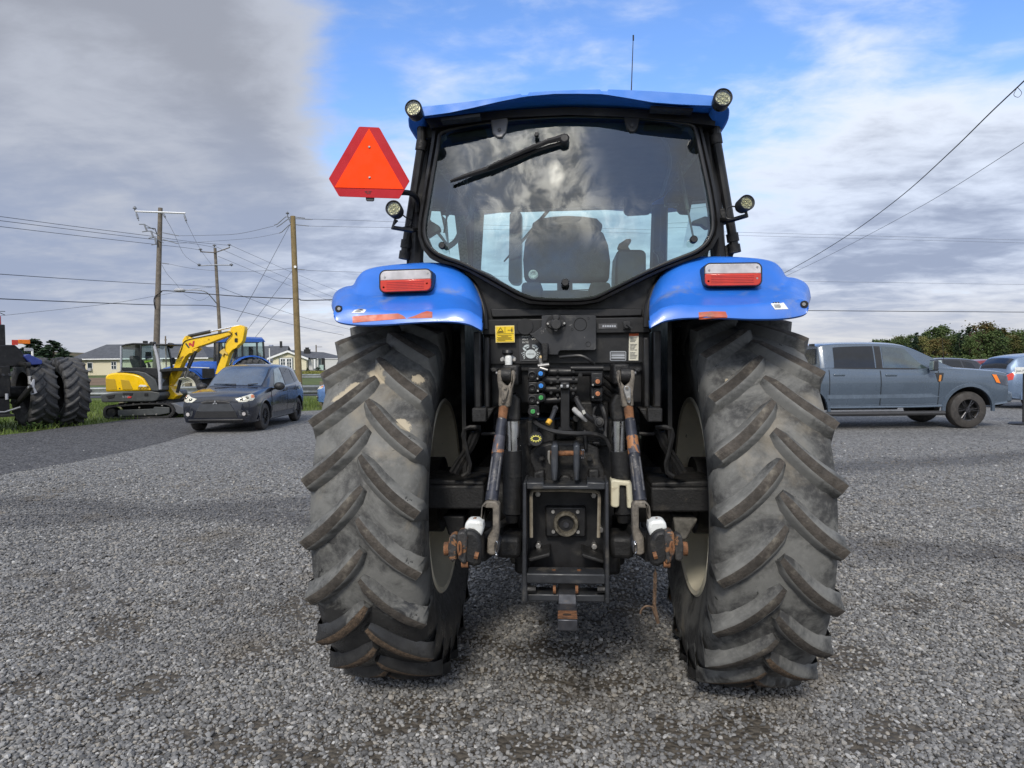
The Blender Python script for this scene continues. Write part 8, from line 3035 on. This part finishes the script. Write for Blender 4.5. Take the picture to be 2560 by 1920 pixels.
def crown_mesh(name, seed, kind, leaf=0.30, n=900):
    """Unit-height crown (0..1): leaf clumps spread over limbs, uneven outline."""
    r_ = random.Random(seed)
    b = MB()
    cl = []
    if kind == 'broad':
        for i in range(26):
            z = r_.uniform(0.18, 0.97)
            rad = 0.30 * math.sin(math.pi * min(1, (z + 0.12) / 1.1)) ** 0.7
            a = r_.uniform(0, 6.283)
            q = r_.uniform(0.3, 1.0)
            cl.append((rad * q * math.cos(a), rad * q * math.sin(a), z, r_.uniform(0.06, 0.12)))
    else:
        for i in range(34):
            z = 0.10 + 0.90 * (i / 33) ** 0.9
            rad = 0.24 * (1.02 - z) ** 0.8 + 0.012
            for q in range(3 if z < 0.8 else 2):
                a = r_.uniform(0, 6.283)
                f = r_.uniform(0.5, 1.1)
                cl.append((rad * f * math.cos(a), rad * f * math.sin(a), z - 0.05 * f, 0.035 + 0.05 * (1 - z)))
    for i in range(n):
        x, y, z, s = cl[i % len(cl)]
        kx = 0.55 if kind == 'broad' else 0.34
        p = Vector((x + r_.gauss(0, s * kx), y + r_.gauss(0, s * kx), z + r_.gauss(0, s * (0.5 if kind == 'broad' else 0.3))))
        d1 = Vector((r_.gauss(0, 1), r_.gauss(0, 1), r_.gauss(0, 0.6))).normalized()
        d2 = d1.cross(Vector((r_.gauss(0, 1), r_.gauss(0, 1), r_.gauss(0, 1)))).normalized()
        w = leaf * r_.uniform(0.6, 1.25) * (0.10 if kind == 'broad' else 0.085)
        b.add([p - d1 * w, p + d2 * w * 0.6, p + d1 * w, p - d2 * w * 0.6], [(0, 1, 2, 3)])
    return b.mesh(name, LG, 0)


def trunk_mesh(kind):
    b = MB()
    b.tube([(0, 0, -0.02), (0.005, 0, 0.25), (0.0, 0.008, 0.5), (0, 0, 0.9)], [0.022, 0.016, 0.011, 0.003], 7)
    if kind == 'broad':
        for i in range(6):
            a = i * 1.05
            b.tube([(0, 0, 0.25 + i * 0.07), (0.10 * math.cos(a), 0.10 * math.sin(a), 0.42 + i * 0.07), (0.19 * math.cos(a), 0.19 * math.sin(a), 0.56 + i * 0.06)], [0.009, 0.006, 0.002], 5)
    return b.mesh('trunk', BARK, 40)


CROWNS = {'broad': [crown_mesh('crown', s, 'broad', 0.27, 1900) for s in range(4)], 'pine': [crown_mesh('crown', 20 + s, 'pine', 0.28, 1700) for s in range(3)]}
TRUNKS = {k: trunk_mesh(k) for k in ('broad', 'pine')}
CROWNN = {'broad': crown_mesh('crown', 9, 'broad', 0.22, 3000), 'pine': crown_mesh('crown', 31, 'pine', 0.26, 3200)}


def tree(name, label, xc, D, h, kind, m, group, wide=1.0, var=0, fine=False, z=0.0):
    t = thing(name, label, 'tree', bgw(xc, D, z), (xc * 1.7 + D) % 6.28, group)
    for nm_, me_, mm in (('crown', CROWNN[kind] if fine else CROWNS[kind][var % len(CROWNS[kind])], m), ('trunk', TRUNKS[kind], BARK)):
        o = bpy.data.objects.new(nm_, me_)
        COL.objects.link(o)
        o.parent = t
        o.scale = (h * wide, h * wide, h)
        o.material_slots[0].link = 'OBJECT'
        o.material_slots[0].material = mm
    return t


r_ = random.Random(5)
TL = [(0, 'broad', LG, 'broadleaf_tree', 'green broadleaf tree in the wood behind the pickup'), (1, 'broad', LY, 'broadleaf_tree', 'olive yellowing tree in the wood behind the pickup'), (2, 'broad', LO, 'broadleaf_tree', 'orange autumn tree in the wood behind the pickup'),
      (3, 'pine', LD, 'pine_tree', 'dark pine standing in the wood behind the pickup'), (4, 'broad', LR, 'broadleaf_tree', 'maroon autumn tree in the wood behind the pickup')]
seq = [0, 3, 0, 1, 3, 0, 1, 0, 3, 2, 0, 0, 3, 0, 0, 1, 3, 0, 1, 0, 3, 0, 2, 0, 3, 0, 4]
TOPV = [(755, 280), (800, 248), (850, 275), (915, 250), (975, 270), (1040, 215), (1160, 200), (1270, 205), (1330, 185), (1400, 225), (1480, 170), (1560, 205), (1650, 160), (1720, 225), (1830, 150), (1930, 160), (2000, 130), (2080, 170), (2120, 220), (2180, 200), (2260, 180), (2400, 170), (2600, 190)]
i = 0
for row, D in enumerate((222.0, 232.0, 244.0)):
    x = T('F', 755 - 20 + row * 40, 300, D)[0]
    xe = T('F', 2700, 300, D)[0]
    while x < xe:
        kd = TL[seq[(i * 7 + row * 3) % len(seq)]]
        u = 0
        # height from the traced tree line at this place
        best = min(TOPV, key=lambda q: abs(T('F', q[0], 0, D)[0] - x))
        zt = T('F', best[0], best[1], D)[2]
        h = max(2.5, zt * (0.88, 0.98, 1.08)[row] * r_.uniform(0.80, 1.08))
        tree(kd[3], kd[4], x, D + r_.uniform(-3, 3), h, kd[1], kd[2], 'trees of the wood behind the pickup', (1.15 if kd[1] == 'broad' else 1.0) * r_.uniform(0.95, 1.3), i)
        x += r_.uniform(2.0, 3.2)
        i += 1
# undergrowth of the wood, one mass
b = MB()
for q in range(5200):
    D = r_.uniform(212, 222)
    p = bgw(r_.uniform(108, 178), D, r_.uniform(0, 2.4) * r_.uniform(0.3, 1.0))
    d1 = Vector((r_.gauss(0, 1), r_.gauss(0, 1), r_.gauss(0, 0.6))).normalized()
    d2 = d1.cross(Vector((r_.gauss(0, 1), r_.gauss(0, 1), r_.gauss(0, 1)))).normalized()
    w = r_.uniform(0.2, 0.5)
    b.add([p - d1 * w, p + d2 * w * 0.6, p + d1 * w, p - d2 * w * 0.6], [(0, 1, 2, 3)])
tag(b.build('undergrowth', LEAFM['green_foliage'], None, 0), 'dull green brush along the foot of the far wood', 'brush', kind='stuff')

for k, (u, v, D, w_, lb) in enumerate(((110, 250, 118, 1.0, 'leftmost dark pine behind the dual wheel tractor'), (232, 178, 116, 1.15, 'tallest spiky pine behind the dual tyres'), (320, 230, 122, 1.0, 'smaller pine between the two tall ones'), (355, 188, 114, 1.25, 'wide dark pine nearest the cream house'), (160, 235, 126, 1.2, 'pine just right of the fire extinguisher'), (420, 265, 112, 1.2, 'low bushy pine at the right end of the pine group'))):
    x_, _, z_ = T('E', u, v, D)
    tree('pine_tree', lb, x_, D, z_, 'pine', LD, 'pines left of the cream house', 2.3 * w_, k, True)
for k, (u, v, D, m_, lb) in enumerate(((455, 300, 140, LG, 'green broadleaf tree beside the cream house wall'), (485, 330, 146, LG, 'low green tree tucked against the cream house corner'), (60, 262, 128, LG, 'green tree behind the fire extinguisher'), (20, 270, 130, LY, 'olive tree at the far left edge'))):
    x_, _, z_ = T('E', u, v, D)
    tree('broadleaf_tree', lb, x_, D, z_, 'broad', m_, 'trees left of the cream house', 1.5, k, True)
for k, (u, v, D, h, lb) in enumerate(((1300, 790, 150, 0, 'small conical shrub before the gabled house'), (1560, 770, 150, 0, 'round dark shrub by the house steps'))):
    x_, _, z_ = T('K', u, v, D)
    tree('garden_shrub', lb, x_, D, z_ - 0.0, 'pine' if k == 0 else 'broad', (LG, LD)[k], None, 2.2, k, True)['category'] = 'shrub'
b = MB()
for q in range(1500):
    a = T('K', r_.uniform(1180, 1800), r_.uniform(905, 985), r_.uniform(118, 146))
    p = bgw(a[0], a[1], max(a[2], 0.05))
    d1 = Vector((r_.gauss(0, 1), r_.gauss(0, 1), 1.2)).normalized()
    d2 = d1.cross(Vector((r_.gauss(0, 1), r_.gauss(0, 1), 0))).normalized()
    w = r_.uniform(0.12, 0.3)
    b.add([p - d1 * w, p + d2 * w * 0.4, p + d1 * w, p - d2 * w * 0.4], [(0, 1, 2, 3)])
tag(b.build('weed_bank', leaf_mat('yellow_green_weeds', (0.14, 0.15, 0.035), (0.20, 0.19, 0.06)), None, 0), 'yellow green weeds before the gabled house', 'weeds', kind='stuff')

# ================================================================== GRASS
b = MB()
GV, GF = [], []


def inside(x, d, poly):
    c = False
    for (x0, y0), (x1, y1) in zip(poly, poly[1:] + poly[:1]):
        if (y0 > d) != (y1 > d) and x < (x1 - x0) * (d - y0) / (y1 - y0) + x0:
            c = not c
    return c


gpoly = EDGE[1:] + [(-6.8, 25.0), (-6.8, 33.0), (-30, 32.5), (-30, 15.0)]
cnt = 0
while cnt < 34000:
    x, d = r_.uniform(-30, -6.8), r_.uniform(14.5, 33)
    if not inside(x, d, gpoly):
        continue
    cnt += 1
    p = bgw(x, d, -0.03)
    h = r_.uniform(0.05, 0.16) * (1.5 if d < 17.5 and r_.random() < 0.2 else 1.0)
    a = r_.uniform(0, 6.283)
    w = 0.010
    dx, dy = math.cos(a) * w, math.sin(a) * w
    lx_, ly_ = r_.gauss(0, 0.35) * h, r_.gauss(0, 0.35) * h
    n0 = len(GV)
    GV += [(p.x - dx, p.y - dy, p.z), (p.x + dx, p.y + dy, p.z), (p.x + lx_ + dx * 0.4, p.y + ly_ + dy * 0.4, p.z + h), (p.x + lx_ - dx * 0.4, p.y + ly_ - dy * 0.4, p.z + h)]
    GF.append((n0, n0 + 1, n0 + 2, n0 + 3))
b.v, b.f, b.m = GV, [list(f) for f in GF], [0] * len(GF)
tag(b.build('grass', leaf_mat('verge_grass', (0.085, 0.135, 0.028), (0.13, 0.165, 0.045)), None, 0), 'short green grass of the verge round the excavator', 'grass', kind='stuff')
# leafy weeds at the foot of the dual tyres
for k, (u, v, lb) in enumerate(((520, 1500, 'leafy weed growing against the inner dual tyre'), (690, 1490, 'leafy weed in front of the outer dual tyre'), (450, 1530, 'low weed left of the inner dual tyre'))):
    gx_, gd_ = G('T', u, v)
    b = MB()
    for q in range(110):
        a = r_.uniform(0, 6.283)
        hh = r_.uniform(0.04, 0.42 if k < 2 else 0.2)
        p = Vector((r_.gauss(0, 0.12), r_.gauss(0, 0.10), hh))
        d1 = Vector((math.cos(a), math.sin(a), r_.uniform(0.1, 0.8))).normalized()
        d2 = d1.cross(Vector((0, 0, 1))).normalized()
        w = r_.uniform(0.03, 0.06)
        b.add([p - d1 * w, p + d2 * w * 0.4, p + d1 * w, p - d2 * w * 0.4], [(0, 1, 2, 3)])
    t = thing('weed_plant', lb, 'weed', bgw(gx_, gd_), 0)
    b.build('leaves', leaf_mat('weed_leaves', (0.030, 0.060, 0.016), (0.06, 0.10, 0.03)), t, 0)
    b = MB()
    for q in range(6):
        b.tube([(0, 0, -0.03), (r_.gauss(0, 0.04), r_.gauss(0, 0.04), 0.15), (r_.gauss(0, 0.09), r_.gauss(0, 0.09), 0.34 if k < 2 else 0.17)], [0.006, 0.005, 0.003], 5)
    b.build('stems', leaf_mat('weed_stems', (0.06, 0.08, 0.02), (0.09, 0.10, 0.03)), t)
# white marker stake behind the tyres
x_, _, z_ = T('T', 418, 480, 23)
b = MB()
b.cyl((0, 0, 0), (0, 0, z_), 0.035, n=10)
o = b.build('marker_stake', TRIM)
o.location = bgw(x_, 23)
tag(o, 'white marker stake behind the dual wheel tractor', 'stake')
